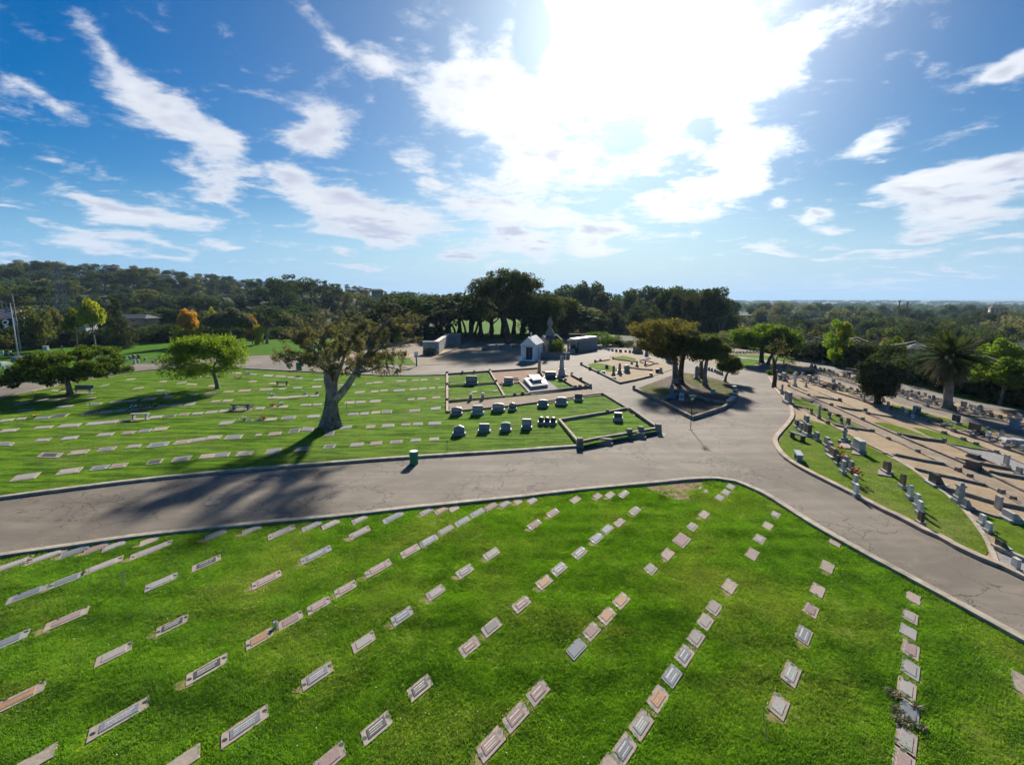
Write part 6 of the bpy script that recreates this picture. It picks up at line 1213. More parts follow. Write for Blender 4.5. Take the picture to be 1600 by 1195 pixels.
# ================================================================ RIGHT CEMETERY
def rstone(kind, label, x, yb, w_, h_, c, axis=10, group='headstones of the right cemetery', **kw):
    p = P(x, yb, .06); az_ = math.atan2(p.x, p.y); ppm = px_per_m(p); A = w_ / ppm * math.cos(az_); sa = abs(math.sin(az_ - R(axis))); ca = abs(math.cos(az_ - R(axis)))
    if kind in ('pillar', 'obelisk', 'column'): W_ = A / 1.2; rz = R(90 - axis)
    else:
        d = .2; W_ = max(.4, min(1.7, (A - d * ca) / max(.3, sa))) * 1.05; rz = R(90 - axis)
    hh = h_ / 811.0 * math.hypot(p.x, p.y) * 1.02 / math.sqrt(1 + math.tan(az_) ** 2) / 1.0 * (1 + 0.10)
    hh = h_ / ppm * 1.08
    return stone(kind, label, x, yb, w_, h_, c, rz=rz, loc=p, size=(W_, hh), group=group, **kw)
RS = [('pillar','tall grey stone post beside the kerb by the thin autumn tree',1221.4,617,6,16,'g'),('flat','wide grey slab headstone hugging the kerb below the tall post',1231,630,12,17,'g'),('pillar','tall grey pillar monument above the small bare plot',1279.5,653.6,6.5,20,'g'),
 ('flat','small dark headstone left of the tall grey pillar',1267.5,646,6,7.5,'d'),('flat','small dark headstone on grey base right of the tall grey pillar',1295.5,653,7,9,'d'),('flat','dark headstone, left one of a pair below the dirt path',1314,661.5,7,9,'d'),('flat','dark headstone, right taller one of a pair below the dirt path',1325,665.5,8,11.5,'d'),
 ('slant','tiny dark low marker on the upper green strip',1288,640,6,3,'d'),('slant','low dark marker stone on the dry strip edge',1309,649,6,3,'n'),('flat','light grey headstone standing alone at the top of the green',1259.7,660.5,9,11,'g'),
 ('flat','dark headstone first in the curving row by the kerb',1244.6,667,8,10.5,'d'),('flat','grey headstone second in the curving row by the kerb',1251,673.5,8.5,13,'g'),('flat','large black headstone third in the curving row',1261.6,679,11.5,16,'d'),('flat','grey headstone fourth in the curving row by the kerb',1276,687.5,9.5,12,'g'),
 ('flat','dark grey headstone fifth in the curving row',1291.6,697,10.5,13.5,'g'),('flat','grey headstone sixth in the curving row by the kerb',1296,706.5,11,15.5,'g'),('slant','striped slanting stone crowded with ornaments in the curving row',1305,714,14,14,'r'),('flat','black narrow headstone hung with flowers in the curving row',1308,725.5,8,14,'d'),
 ('flat','silver grey headstone with dark end in the curving row',1316.5,739,10.5,19,'l'),('flat','grey headstone with red flowers behind the silver one',1321,728,10,15,'g'),('flat','grey curved headstone right of the silver one',1329,737,11,16.5,'g'),
 ('flat','white headstone with red flowers on its side',1335.6,757,8.5,15,'w'),('flat','white headstone lowest in the curving row nearest the road kerb',1337,774.5,9,18,'w'),
 ('round','brown granite headstone alone on a long pale base',1385,738.5,15,17.5,'r'),('round','reddish rounded headstone at the top of the lower curving row',1409.5,762,13,21,'r'),('round','white rounded headstone with black vases in the lower row',1421,778.5,13,20,'w'),
 ('flat','white headstone third in the lower curving row',1432,792,11,20,'w'),('flat','white headstone fourth in the lower curving row',1436,803,11,20,'w'),('flat','black-faced headstone on white base nearest the road kerb',1438,818,12,19,'d'),
 ('flat','white rounded stone left of a pair by the tan walkway',1534,818,10,14,'w'),('flat','white stone right of a pair by the tan walkway',1544,830,10.5,14,'w'),('slant','pale slant marker with black face beside the tan walkway',1565,857,22,13,'d'),
 ('flat','white headstone with black panel in the bottom right gravel plot',1586,890,12,18,'w'),('slab','pale leaning rounded slab on the tan plot, lower right',1559,794,13,19,'l'),('slant','long low white slab monument on grey base, right edge',1582,812,28,13,'l'),
 ('slant','dark half-round slab lying on a grey base by the walkway',1463,757,20,17,'d'),('slant','grey tapered low stone beside the tall pillar stone',1511,794,12,14,'g'),
 ('flat','pale upright slab on the grey gravel plot',1571,730,13,19,'l'),('flat','grey double block stone below the gravel plot',1592,741,15,11,'g'),('flat','pale grey wide slab on the upper green strip',1432,645,13,9.5,'l'),
 ('slab','thin white leaning slab on the upper green strip',1415.7,648,4,8,'w'),('slab','small white low slab in the upper green strip',1425.7,653.5,5,5.5,'w'),('flat','dark upright block on the upper green strip',1493,661.7,14,13,'d'),('flat','dark carved double headstone on the upper green strip',1521.5,677,20,15,'d'),
 ('flat','tiny grey stone right of the dark carved headstone',1543,671,6,4,'g'),('peak','grey arched headstone with white ledger behind it',1564.5,685,10,13.5,'l'),('flat','large blue-grey headstone beside the lower lane, right edge',1584,669,17,14.5,'b'),('flat','slim pale headstone right of the blue-grey one',1592,657,7,9,'l'),
 ('flat','grey square headstone between lanes, left of a pair right of the palm',1505,638.5,11,11,'g'),('peak','grey peaked headstone between lanes, right of a pair past the palm',1530.5,645,11,12,'g'),('flat','pale headstone between the lanes left of the palm',1447,634,8,11,'l'),
 ('pillar','slim pale post between the lanes left of the palm',1417.6,624,3.5,11.5,'l'),('flat','small blue-black headstone between the lanes',1424,614.5,6,5,'d'),('pillar','tall white pillar monument in the upper left plots',1241.5,602.8,8,21,'w'),
 ('obelisk','slender white obelisk right of the tall white pillar',1259,604,6,12,'w'),('obelisk','second slender white obelisk nearer the lane',1279,601,5,11,'w'),('flat','pinkish headstone behind the white obelisks',1264,595,8,8.5,'t'),('flat','brown-grey block headstone at the end of the upper plots',1298.6,609,11,10,'n'),
 ('flat','grey headstone just right of the thin autumn tree',1224,594,8,11,'g'),('flat','dark grey smaller headstone touching the thin autumn tree',1217.7,592.5,6,7,'g'),('slant','brown rounded low stone in the upper plots',1286.7,604,9,4.5,'n'),('flat','small dark block by the far lane bend',1273.5,575,4.5,4.5,'d'),
 ('flat','small reddish stone by the far lane bend',1270,581.5,5.5,5,'r'),('flat','small grey stone among the upper plot kerbs',1273.5,592.7,5,4.5,'g'),('flat','small dark stone near the upper lane bend',1326,590,6,8,'d'),('pillar','slim pale column by the dark vase-shaped cypress',1349.5,627,5.5,15,'l'),
 ('round','dark round stone at the foot of the vase-shaped cypress',1360,621,8,6.5,'d'),('flat','white stone at the right foot of the vase-shaped cypress',1368,627.5,6,8,'w')]
for i, a in enumerate(RS): rstone(*a[:7], axis=10 if a[2] < 1500 or a[3] > 700 else 8, base=('l' if a[6] in 'drw' and a[3] > 640 else None))
stone('pillar', 'big white and grey square pillar monument by the walkway', 1498, 785, 14, 33, 'l', rz=R(80), z=.05, group='headstones of the right cemetery', name='pillar_monument', cat='monument')
t = stone('cross', 'stone cross monument on a stepped base in the green strip', 1319, 690, 11, 24, 'g', rz=R(38), z=.05, name='cross_monument', cat='monument')
rstone('block', 'large white block monument on a long grey base beside the cross', 1341, 705.5, 18, 18, 'l', depth=.55, base='g', cat='monument')
rstone('block', 'low brown stone block wall on the kerb between right plots', 1520.5, 732, 26, 12, 'n', depth=.6, cat='monument', axis=-14)
rstone('block', 'low grey block on the upper kerb beside the gravel plot', 1521.5, 714, 22, 5, 'n', depth=.5, cat='monument', axis=-14)
stone('ledger', 'long white ledger slab behind the arched headstone', 1583, 690, 26, 5, 'w', rz=R(-20), z=.05, depth=1.0, name='ledger_stone', cat='grave slab')
for x, y, L_, lab in ((1322, 696, 30, 'long pale footing under the stone cross'), (1383, 740, 22, 'long pale base footing under the lone brown headstone'), (1341, 708, 20, 'grey footing under the white block monument')):
    p = P(x, y, .04); t = thing('grave_footing', lab, 'grave slab', p, R(52)); ppm = px_per_m(p); mb = MB(); mb.box((0, 0, .03), (L_ / ppm * 1.3, .8, .1)); mb.build('slab', M_PINK, t)
bench('long dark stone bench on the green by the kerb bend', 1246, 686, 1.7, .5, 'd', math.atan2(P(1258, 688).y - P(1236, 680).y, P(1258, 688).x - P(1236, 680).x), z=.05)
bench('short blue-grey stone bench facing the road kerb', 1247, 718, 1.5, .55, 'b', R(70), z=.05)
# lawns of the right side
for nm, pts, mt in (('kerbside_green', [(1238, 655), (1262, 655), (1298, 665), (1325, 680), (1363, 699.5), (1400, 718.5), (1425, 734.5), (1450, 753.5), (1475, 771), (1500, 793), (1522, 818), (1536, 840), (1544, 862), (1535, 872), (1500, 852), (1463, 835), (1400, 803), (1325, 765), (1281, 744), (1250, 728), (1225, 710), (1216, 692), (1228, 670)], GR_RIGHT),
                    ('upper_green', [(1238, 622), (1255, 624), (1275, 634), (1290, 641), (1303, 648), (1330, 660), (1352, 671), (1328, 667), (1300, 661), (1280, 649), (1262, 641), (1238, 633)], GR_RIGHT),
                    ('wedge_green', [(1357, 659), (1385, 660.5), (1412, 668), (1440, 678), (1460, 687.5), (1440, 687), (1411, 681), (1385, 672)], GR_RIGHT), ('wedge_green', [(1425, 667), (1450, 671), (1490, 683), (1525, 695), (1547, 705), (1520, 702), (1480, 692), (1447, 679)], GR_RIGHT),
                    ('lane_green', [(1392, 631), (1430, 640), (1470, 651), (1500, 659), (1530, 667), (1556, 675), (1520, 676), (1480, 667), (1440, 655), (1400, 642)], GR_RIGHT), ('lane_green', [(1555, 690), (1600, 700), (1660, 716), (1660, 730), (1600, 712), (1570, 700)], GR_RIGHT),
                    ('small_green', [(1245, 587), (1260, 588), (1275, 594), (1280, 598), (1262, 593)], GR_RIGHT), ('small_green', [(1292, 597), (1310, 602), (1330, 611), (1335, 614), (1312, 611), (1298, 604)], GR_RIGHT), ('small_green', [(1275, 577), (1300, 581), (1312, 585), (1290, 584)], GR_MID),
                    ('low_right_green', [(1538, 802), (1560, 806), (1600, 819), (1660, 838), (1660, 900), (1600, 875), (1572, 860), (1552, 838), (1535, 814)], GR_RIGHT)):
    lawn(nm, pts, .045, mt)
for nm, pts, mt in (('dirt_path', [(1236, 606), (1262, 620), (1299, 636), (1346, 658), (1406, 683), (1488, 720), (1540, 742), (1600, 773), (1660, 802), (1660, 820), (1600, 791), (1564, 769), (1539, 757), (1500, 736), (1434, 705), (1388, 685), (1330, 658), (1290, 639), (1252, 621), (1232, 612)], DIRT_GREY),
                    ('upper_dirt_path', [(1299, 613), (1334, 623), (1366, 635), (1400, 645), (1449, 660), (1490, 676), (1549, 695), (1600, 713), (1660, 735), (1660, 750), (1600, 724), (1557, 706), (1505, 686.5), (1438, 663), (1412, 653.5), (1373, 652), (1335, 637), (1300, 622)], DIRT_PALE),
                    ('gravel_plot', [(1482, 694), (1513, 697), (1557, 708), (1600, 722), (1660, 742), (1660, 760), (1600, 744), (1579, 733), (1545, 721), (1513, 707)], GRAVEL), ('gravel_plot', [(1559, 862), (1600, 877), (1660, 903), (1660, 928), (1600, 903), (1566, 886)], GRAVEL),
                    ('brown_plot', [(1245, 608), (1270, 613), (1310, 624), (1290, 622), (1262, 617)], DIRT_GREY), ('brown_plot', [(1357, 648), (1380, 655), (1400, 664), (1370, 656)], DIRT_RED), ('pale_slab_path', [(1395, 679), (1415, 690), (1428, 697), (1412, 692), (1396, 684)], M_PALE), ('pale_slab_path', [(1443, 709), (1470, 714), (1493, 725), (1472, 722), (1450, 715)], M_PALE)):
    lawn(nm, pts, .041 if 'slab' in nm else .035 if nm == 'dirt_path' else .031 if nm == 'upper_dirt_path' else .028, mt)
lawn('tan_walkway', [(1396, 712.5), (1425, 729), (1450, 748), (1475, 765), (1500, 787), (1511, 793.5), (1528, 815), (1542, 836), (1555, 861), (1566, 888), (1556, 884), (1546, 860), (1535, 838), (1520, 816), (1504, 795), (1475, 770), (1450, 752), (1425, 733), (1394, 715)], .07, CURB)
KR = [('long upper kerb with stubby posts left of the dirt path', [[(1232.7, 604), (1263, 618), (1299, 634), (1347, 656), (1380, 670.5), (1400, 679), (1425, 690)]], .34, .3, CURB_D, [(1232.7, 604), (1263.5, 618.5), (1299, 634), (1348, 656.5), (1405, 681)]),
 ('long lower kerb running on down the dirt path to the right edge', [[(1425, 690), (1488, 716.5), (1538, 738), (1600, 768), (1660, 797)]], .40, .3, CURB_D, []),
 ('thin kerb with little bumps below the upper dirt path', [[(1251.5, 622), (1268, 629), (1288, 639.5), (1309, 648), (1330.6, 659), (1363, 674), (1388, 686), (1402.5, 691), (1434, 706), (1474, 725), (1497, 735.5), (1539, 758), (1564.5, 770), (1600, 792), (1650, 822)]], .2, .16, CURB_D, [(1388, 686), (1434, 706), (1497, 735.5), (1515.5, 745), (1564.5, 770), (1583, 780.5), (1268, 629), (1363, 674)]),
 ('tan kerb dividing the kerbside green from the bare plots', [[(1231, 632), (1250, 636), (1270, 647), (1293, 661.5)], [(1298, 664), (1325.5, 679), (1363, 698), (1396, 714)]], .28, .2, CURB_T, [(1230, 631.5), (1293.5, 662)]),
 ('kerb with posts along the lower lane of the right cemetery', [[(1299, 611.6), (1334.5, 622), (1366, 633), (1400, 643), (1425, 652), (1449, 658), (1490, 674), (1519, 683), (1549, 693), (1572, 702), (1600, 711), (1660, 733)]], .34, .34, CURB_D, [(1387, 641), (1414, 650), (1449, 658.5), (1473, 667.5), (1490, 674.5), (1519, 683.5), (1549, 693), (1572, 702), (1554, 689), (1587, 697)]),
 ('thin kerb between the upper dirt path and the wedge lawns', [[(1279, 613), (1313, 626.6), (1335.7, 638), (1356, 647), (1373, 653)], [(1412.5, 654), (1438, 664), (1474, 677), (1505.5, 687.5), (1557, 707), (1600, 725), (1660, 750)]], .2, .18, CURB_T, [(1356, 647), (1397, 652.5), (1475, 677.5), (1505, 687.5), (1525, 695), (1557, 707.5)]),
 ('dark cross kerb closing the uppermost bare plot', [[(1268, 620), (1290, 622.5), (1312, 626.6)]], .3, .36, CURB_D, [(1312, 626.6)]), ('dark cross kerb in the second bare plot from the top', [[(1307, 636), (1330, 640.5), (1352, 643)]], .32, .4, CURB_D, [(1352, 643)]),
 ('thin dark cross kerb right of the second bare plot', [[(1357, 646.5), (1378, 650), (1397, 653)]], .26, .3, CURB_D, []), ('dark cross kerb below the left wedge lawn', [[(1411, 681), (1440, 686.5), (1475, 691)]], .36, .45, CURB_D, [(1475, 691)]),
 ('kerb between the tan plot and the grey gravel plot', [[(1478, 693), (1513, 708), (1563, 729), (1579.6, 734)]], .26, .26, CURB_D, []), ('thin wavy kerb edging the right wedge lawn', [[(1482, 693.5), (1520, 701), (1557, 707)]], .2, .2, CURB_D, []),
 ('dark cross kerb left of the brown block wall', [[(1493, 718), (1509, 722)]], .4, .45, CURB_D, []), ('dark cross kerb right of the brown block wall', [[(1530.6, 725), (1555, 730), (1579, 734)]], .36, .4, CURB_D, []), ('dark cross kerb near the right edge below the block wall', [[(1545.6, 738), (1570, 743), (1600, 748), (1650, 757)]], .36, .4, CURB_D, []),
 ('short dark cross kerb below the dark headstone pair', [[(1301, 664), (1330, 669.5), (1363, 674)]], .3, .34, CURB_D, []), ('thin dark cross kerb in the wide tan plot, upper', [[(1378, 708), (1400, 711.5)]], .25, .2, CURB_D, []), ('thick dark cross kerb in the wide tan plot, middle', [[(1400, 711.5), (1440, 720), (1475, 726)]], .34, .36, CURB_D, []),
 ('dark cross kerb above the half-round slab', [[(1430, 733.5), (1460, 741), (1488, 747), (1538, 758.6)]], .34, .34, CURB_D, []), ('dark cross kerb behind the big square pillar', [[(1474, 763.6), (1504, 772), (1551, 786), (1600, 796), (1650, 806)]], .36, .42, CURB_D, []),
 ('tan kerb above the lowest green plot', [[(1518, 796), (1550.6, 806.5), (1600, 819), (1650, 831)]], .28, .25, CURB_T, []), ('pale kerb above the bottom right gravel plot', [[(1556, 858), (1600, 876.5), (1650, 897)]], .32, .42, CURB, []),
 ('dark kerb at the top of the kerbside green', [[(1234, 634), (1246, 636), (1262, 640)]], .3, .4, CURB_D, [(1234, 633)]), ('kerb along the right side of the lower lane', [[(1262, 579), (1300, 590), (1340, 602), (1400, 617), (1463, 638.5), (1500, 647.5), (1550, 654.5), (1600, 666)]], .26, .22, CURB_D, [])]
for lab, lines, wd, hh, mt, posts in KR: kerb(lab, lines, wd * .75, hh * .5, mt, posts=posts, z=.02, post_s=.3)
# many small kerbs and stones in the dense old plots between the lanes
rr = random.Random(77)
DENSE = [[(1210, 588), (1300, 607), (1345, 622), (1395, 642), (1380, 624), (1318, 602), (1260, 586), (1215, 579)], [(1262, 578), (1300, 588), (1400, 615), (1463, 636), (1500, 645), (1478, 626), (1400, 606), (1300, 580), (1262, 572)], [(1500, 645), (1600, 664), (1660, 680), (1660, 668), (1600, 653), (1500, 632)],
         [(1385, 640), (1430, 653), (1500, 675), (1560, 697), (1600, 710), (1600, 705), (1550, 680), (1480, 660), (1395, 634)]]
cnt = 0
def rand_in(poly, rr):
    xs = [p[0] for p in poly]; ys = [p[1] for p in poly]
    while True:
        a, b = rr.uniform(min(xs), max(xs)), rr.uniform(min(ys), max(ys))
        if inside((a, b), poly): return a, b
small = []
for di, poly in enumerate(DENSE):
    for k in range((52, 60, 18, 16)[di]):
        a, b = rand_in(poly, rr); c_ = rr.choice('gglwdntn'); kind = rr.choice(['flat', 'flat', 'round', 'slab', 'slant'])
        w_ = rr.uniform(3, 5.5) * (1 + (b - 590) / 140); h_ = rr.uniform(2.5, 6) * (1 + (b - 590) / 140)
        nmc = {'g': 'grey', 'l': 'pale', 'w': 'white', 'd': 'dark', 'n': 'brown', 't': 'tan'}[c_]; kn = {'flat': 'square-topped', 'round': 'rounded', 'slab': 'thin upright', 'slant': 'low slanting'}[kind]
        where = ['left of the lower lane', 'between the two lanes', 'between the lanes right of the palm', 'below the lower lane'][di]
        rstone(kind, 'small %s %s grave stone %s' % (nmc, kn, where), a, b, w_, h_, c_, group='small old grave stones %s' % where)
    for k in range((26, 34, 10, 6)[di]):
        a, b = rand_in(poly, rr); p = P(a, b, .02); t = thing('grave_border', 'small low %s grave border %s' % (('dark', 'pale')[k % 2], ['left of the lower lane', 'between the two lanes', 'between the lanes right of the palm', 'below the lower lane'][di]), 'grave border', p, R(80 + rr.uniform(-6, 6)), 'small grave borders in the old plots')
        L_, W_ = rr.uniform(1.6, 2.3), rr.uniform(.8, 1.6); m_ = CURB_D if k % 2 == 0 else CURB_T
        for s in (-1, 1):
            mb = MB(); mb.box((0, s * W_ / 2, .04), (L_, .12, .16)); mb.build('side_kerb', m_, t)
            mb = MB(); mb.box((s * L_ / 2, 0, .04), (.12, W_ - .13, .15)); mb.build('end_kerb', m_, t)
# ---------- stones under the hedge, on the far verge and on the upper left lawn
for k in range(44):
    a = rr.uniform(1236, 1345); b = interp([(1236, 559.5), (1300, 569), (1345, 577)], a) - rr.uniform(0, 5)
    c_ = rr.choice('bbwlg'); rstone(rr.choice(['flat', 'round']), 'small %s headstone in the shaded row under the dark hedge' % {'b': 'blue-grey', 'w': 'white', 'l': 'pale', 'g': 'grey'}[c_], a, b, rr.uniform(2.5, 4), rr.uniform(3, 5), c_, group='headstones under the far hedge')
for k in range(26):
    a = 1128 + k * 2.6; rstone('flat', 'tiny %s headstone in the row beyond the corner lawn' % ('white', 'dark')[k % 2], a, 551 + rr.uniform(-.6, .6), 2.2, 2.8, 'wd'[k % 2], group='tiny headstones beyond the corner lawn')
UL = [(22,534,5,6,'g'),(29.5,535,5,6,'g'),(33,538,5,6,'g'),(53,539,6,5,'d'),(60,533,6,4,'l'),(64,538,4,6,'g'),(50,532,5,3,'l'),(83.5,536,3,3,'d'),(95,541,4,4,'d'),(97,545,3,5,'g'),(103,533,4,4,'l'),(128,537,4,5,'g'),(134,531,4,4,'n'),(136,538,6,5,'r'),(124,539,3,4,'l'),(140,532,5,4,'g'),(171,533,5,3,'b'),(43,539,4,3,'d'),
      (3.5,553,5,5,'w'),(9.5,556.5,4.5,6,'d'),(16,552.5,5,4.5,'w'),(18,556,4.5,5.5,'d'),(26,558,4,5,'w'),(32,558.5,4,5,'w'),(37,559,4,5,'g'),(46,558.5,4,5,'w'),(53,554.5,4,5,'w'),(60,554,4,5,'l'),(68,553.5,4,5,'w'),(75,553,4,5,'w'),(6,578,4,7,'w'),(14.5,578,4.5,7,'w'),(23,577.5,4,5,'w'),(4,588,5,6,'w'),(8,595,8,7,'w'),
      (166,556,9,5,'w'),(175,560.5,4,6,'w'),(183,561,5,6,'r'),(192,565.5,4.5,5,'w'),(199.6,564.5,4,5,'w'),(195,559.5,4,4,'g'),(203,561.5,5,6,'g'),(209.4,560,6,6.5,'r'),(217,561,5.5,7,'r'),(210.5,569,5,7,'w'),(216,566.5,4.5,6,'w'),(227,563,4.5,5,'l'),(239.5,567,5,5,'w'),(244.5,564,4,5,'w'),(251.7,565.5,4.5,5,'w'),(256.5,564.5,3,4,'g'),(265,561,4,4,'b'),(110,557,4,5,'w'),(90,556,4,5,'l'),(80,560,4,4,'w'),(34,570,4,4,'g'),(44,566,4,5,'w'),(150,560,4,5,'w')]
CW = {'g': 'grey', 'l': 'pale', 'w': 'white', 'd': 'dark', 'n': 'brown', 't': 'tan', 'r': 'reddish', 'b': 'blue-grey'}
for x, y, w_, h_, c_ in UL:
    where = 'near the flagpole' if x < 90 and y > 545 else 'at the back of the upper left lawn' if y < 547 else 'beside the upper road left of the round tree' if x > 150 else 'behind the flat-topped tree'
    stone(rr.choice(['flat', 'round', 'slab']), 'small %s headstone %s' % (CW[c_], where), x, y, w_ * .9, h_, c_, rz=R(rr.uniform(-8, 8)), z=.02, group='headstones %s' % where)
stone('block', 'white house-shaped monument beyond the flat-topped tree', 72, 547, 8, 7, 'w', z=.02, cat='monument', group='headstones behind the flat-topped tree'); stone('ledger', 'broad white tomb slab beside the flagpole base', 5, 570.5, 11, 5, 'w', z=.02, cat='tomb', name='tomb_slab', depth=2.0)
# ---------- island stones and the back rows
for a in (('flat', 'small brown headstone on the island green', 948, 575.5, 6, 6, 'n'), ('pillar', 'brown square pillar, left one of three upright island stones', 958.5, 587, 6, 17, 'n'), ('obelisk', 'grey obelisk with ball top, middle of three island stones', 968, 583.5, 9, 18, 'g'), ('round', 'grey broad rounded headstone, right of three island stones', 979.5, 581.5, 10, 12, 'g'),
          ('block', 'low stone with white top at the left island edge', 942.5, 583, 7, 3.5, 'w'), ('block', 'low stone with white top before the brown pillar', 959.5, 592.5, 7, 4, 'w'), ('pillar', 'grey short column behind the three island stones', 995, 572, 5, 9.5, 'g'), ('flat', 'dark block at the right side of the island', 1027, 582, 7, 6, 'd'),
          ('flat', 'white statue stone beside the dark block', 1032.5, 581.5, 5, 8, 'w'), ('flat', 'dark small block at the lower island corner', 1017, 587.5, 6, 5, 'd'), ('flat', 'small white stone behind the short column', 987, 568.5, 4, 5, 'l'), ('pillar', 'small ornate dark stone right of the short column', 1008, 571, 4, 9, 'g'),
          ('flat', 'white stone block by the dark statue on the litter plot', 1064.5, 625.5, 8, 10, 'w'), ('obelisk', 'broad brown obelisk standing behind the island trees', 1094.5, 589, 12, 28, 'n'), ('pillar', 'dark statue monument left of the broad brown obelisk', 1088, 592, 8, 22, 'g'), ('flat', 'cluster stone with pale flowers on the island green', 1114, 616, 7, 8, 'l'),
          ('block', 'beige house-shaped family tomb at the back', 996, 551, 16, 12, 't'), ('block', 'grey roofed tomb with white top at the back left', 935.6, 545, 9, 6, 'l'), ('flat', 'grey headstone right of the beige house tomb', 1010, 556, 6, 7, 'g'), ('flat', 'dark headstone further right of the beige house tomb', 1024, 555.5, 4, 5, 'd'),
          ('flat', 'pale low stone right of the roofed tomb', 946, 545.5, 5, 2.5, 'w'), ('flat', 'pale stone, first of the back row', 951, 547, 4, 4, 'l'), ('flat', 'white stone, second of the back row', 957, 548, 4, 4, 'w'), ('flat', 'grey stone, third of the back row', 963, 549, 4, 4, 'g'), ('flat', 'pinkish stone, fourth of the back row', 969.5, 549.5, 5, 4.5, 'r'), ('flat', 'dark stone, fifth of the back row', 977.5, 549.5, 4, 3.5, 'd'), ('flat', 'pale stone, sixth of the back row', 984, 550.5, 4, 4, 'l')):
    stone(a[0], a[1], a[2], a[3], a[4], a[5], a[6], rz=R(-8), z=.06, depth=(a[4] * .05 if a[0] == 'block' and a[5] > 9 else None), group='stones on the islands and behind', cat='monument' if a[0] in ('pillar', 'obelisk', 'block') else 'headstone')
# bell-shaped blue statue column
p = P(1049, 622, .06); ppm = px_per_m(p); t = thing('statue_column', 'pale blue-grey flared column with a small statue on the corner plot', 'monument', p); k = 1 / ppm
mb = MB(); mb.box((0, 0, 1 * k), (12 * k, 12 * k, 3 * k)); mb.box((0, 0, 3.4 * k), (9.5 * k, 9.5 * k, 2.4 * k), taper=.8); mb.build('base', S_BLUE, t)
mb = MB(); mb.lathe([(4.1 * k, 4 * k), (3.2 * k, 9 * k), (2.8 * k, 18 * k), (3.6 * k, 19 * k), (3.6 * k, 20.3 * k)], 12); mb.build('column', S_BLUE, t, True)
mb = MB(); mb.lathe([(1.7 * k, 20.3 * k), (1.2 * k, 23 * k), (1.6 * k, 25.5 * k), (.8 * k, 27 * k), (.9 * k, 28 * k), (.2 * k, 29.3 * k)], 10); mb.tube([(0, 0, 25 * k), (2.4 * k, 0, 26.5 * k)], .5 * k, 6); mb.build('statue', S_BLUE, t, True)
p = P(1045, 566, .05); ppm = px_per_m(p); k = 1 / ppm; t = thing('angel_monument', 'white winged angel monument left of the twin island trunks', 'monument', p)
mb = MB(); mb.box((0, 0, 1.8 * k), (8 * k, 6 * k, 4 * k)); mb.build('base', S_WHITE, t); mb = MB(); mb.lathe([(2.2 * k, 3.8 * k), (1.7 * k, 8 * k), (1.9 * k, 10 * k), (.8 * k, 11 * k), (1. * k, 12.2 * k), (.3 * k, 13.2 * k)], 10); mb.build('figure', S_WHITE, t, True)
for s in (-1, 1): mb = MB(); mb.slab([(s * .8 * k, 6 * k), (s * 3.8 * k, 5 * k), (s * 4.2 * k, 10 * k), (s * 2 * k, 12.5 * k), (s * .8 * k, 10 * k)][::s], .1, .3); mb.build('wing', S_WHITE, t)
for i, (x, y) in enumerate(((1107.5, 578.3), (1112, 579.7), (1117, 581.2), (1120.5, 583), (1124, 584.3), (1127.8, 585.4))):
    stone('round', 'small grey rounded headstone, %s from the left in the island top row' % ORD[i + 1], x, y, 3.8, 5.5, 'g', rz=R(-15), z=.03, group='rounded headstones on the island top')
kerb('kerb around the upper plots island', [[(908.5, 570), (938, 584), (968.8, 599.5), (995, 594), (1019, 588)], [(953, 556), (951, 563), (930, 566)], [(958, 561.5), (994, 566)], [(975, 573.5), (1000, 577.5), (1020, 579)]], .3, .24, CURB_D, posts=[(908.5, 570), (922, 577.5), (935, 583), (958, 561), (930, 566), (938, 564.5)], z=.03)
kerb('kerb around the tree island facing the junction', [[(990.5, 608.5), (1031, 628)], [(1031, 628), (1082, 655), (1128, 640), (1140, 633)], [(1060, 612), (1105, 627), (1137, 634)], [(1031, 627), (1060, 617)]], .34, .34, CURB_D, posts=[(990.5, 608.5), (1031, 628), (1137, 634)], z=.03)
for i, (x, y) in enumerate(((1139, 632.5), (1142.5, 629.8), (1145.5, 627), (1148, 622), (1148.5, 616), (1147, 610.5))):
    p = P(x, y, .03); t = thing('edge_post', 'dark and white stub post, %s from the front on the island tip' % ORD[i + 1], 'post', p, R(i * 12), 'stub posts on the island tip'); mb = MB(); mb.box((0, 0, .25), (.42, .42, .55)); mb.build('post', CURB_D, t); mb = MB(); mb.box((0, 0, .58), (.46, .46, .12)); mb.build('cap', S_WHITE, t)
kerb('small pale crossed kerbs on the upper island', [[(1000, 566), (1014, 571)], [(1006, 563), (1028, 569)], [(1012, 572), (1026, 568)], [(1016, 560.5), (1000, 564)]], .22, .22, CURB_T, z=.03)
p = P(820, 579, 0)
for i in range(7):
    x = 757 + i * 6.3; p = P(x, 546.5 - i * .5, .02); t = thing('rock', 'grey rubble stone, %s of the line before the white mausoleum' % ORD[i + 1], 'rock', p, i, 'rubble stones on the bare slope'); mb = MB(); r_ = random.Random(i); mb.lathe([(.7, -.1), (.8, .3), (.55, .75), (.2, .9)], 7); 
    mb.v = [(a + r_.uniform(-.15, .15), b + r_.uniform(-.15, .15), c + r_.uniform(-.1, .1)) for a, b, c in mb.v]; mb.build('boulder', S_GREY, t)
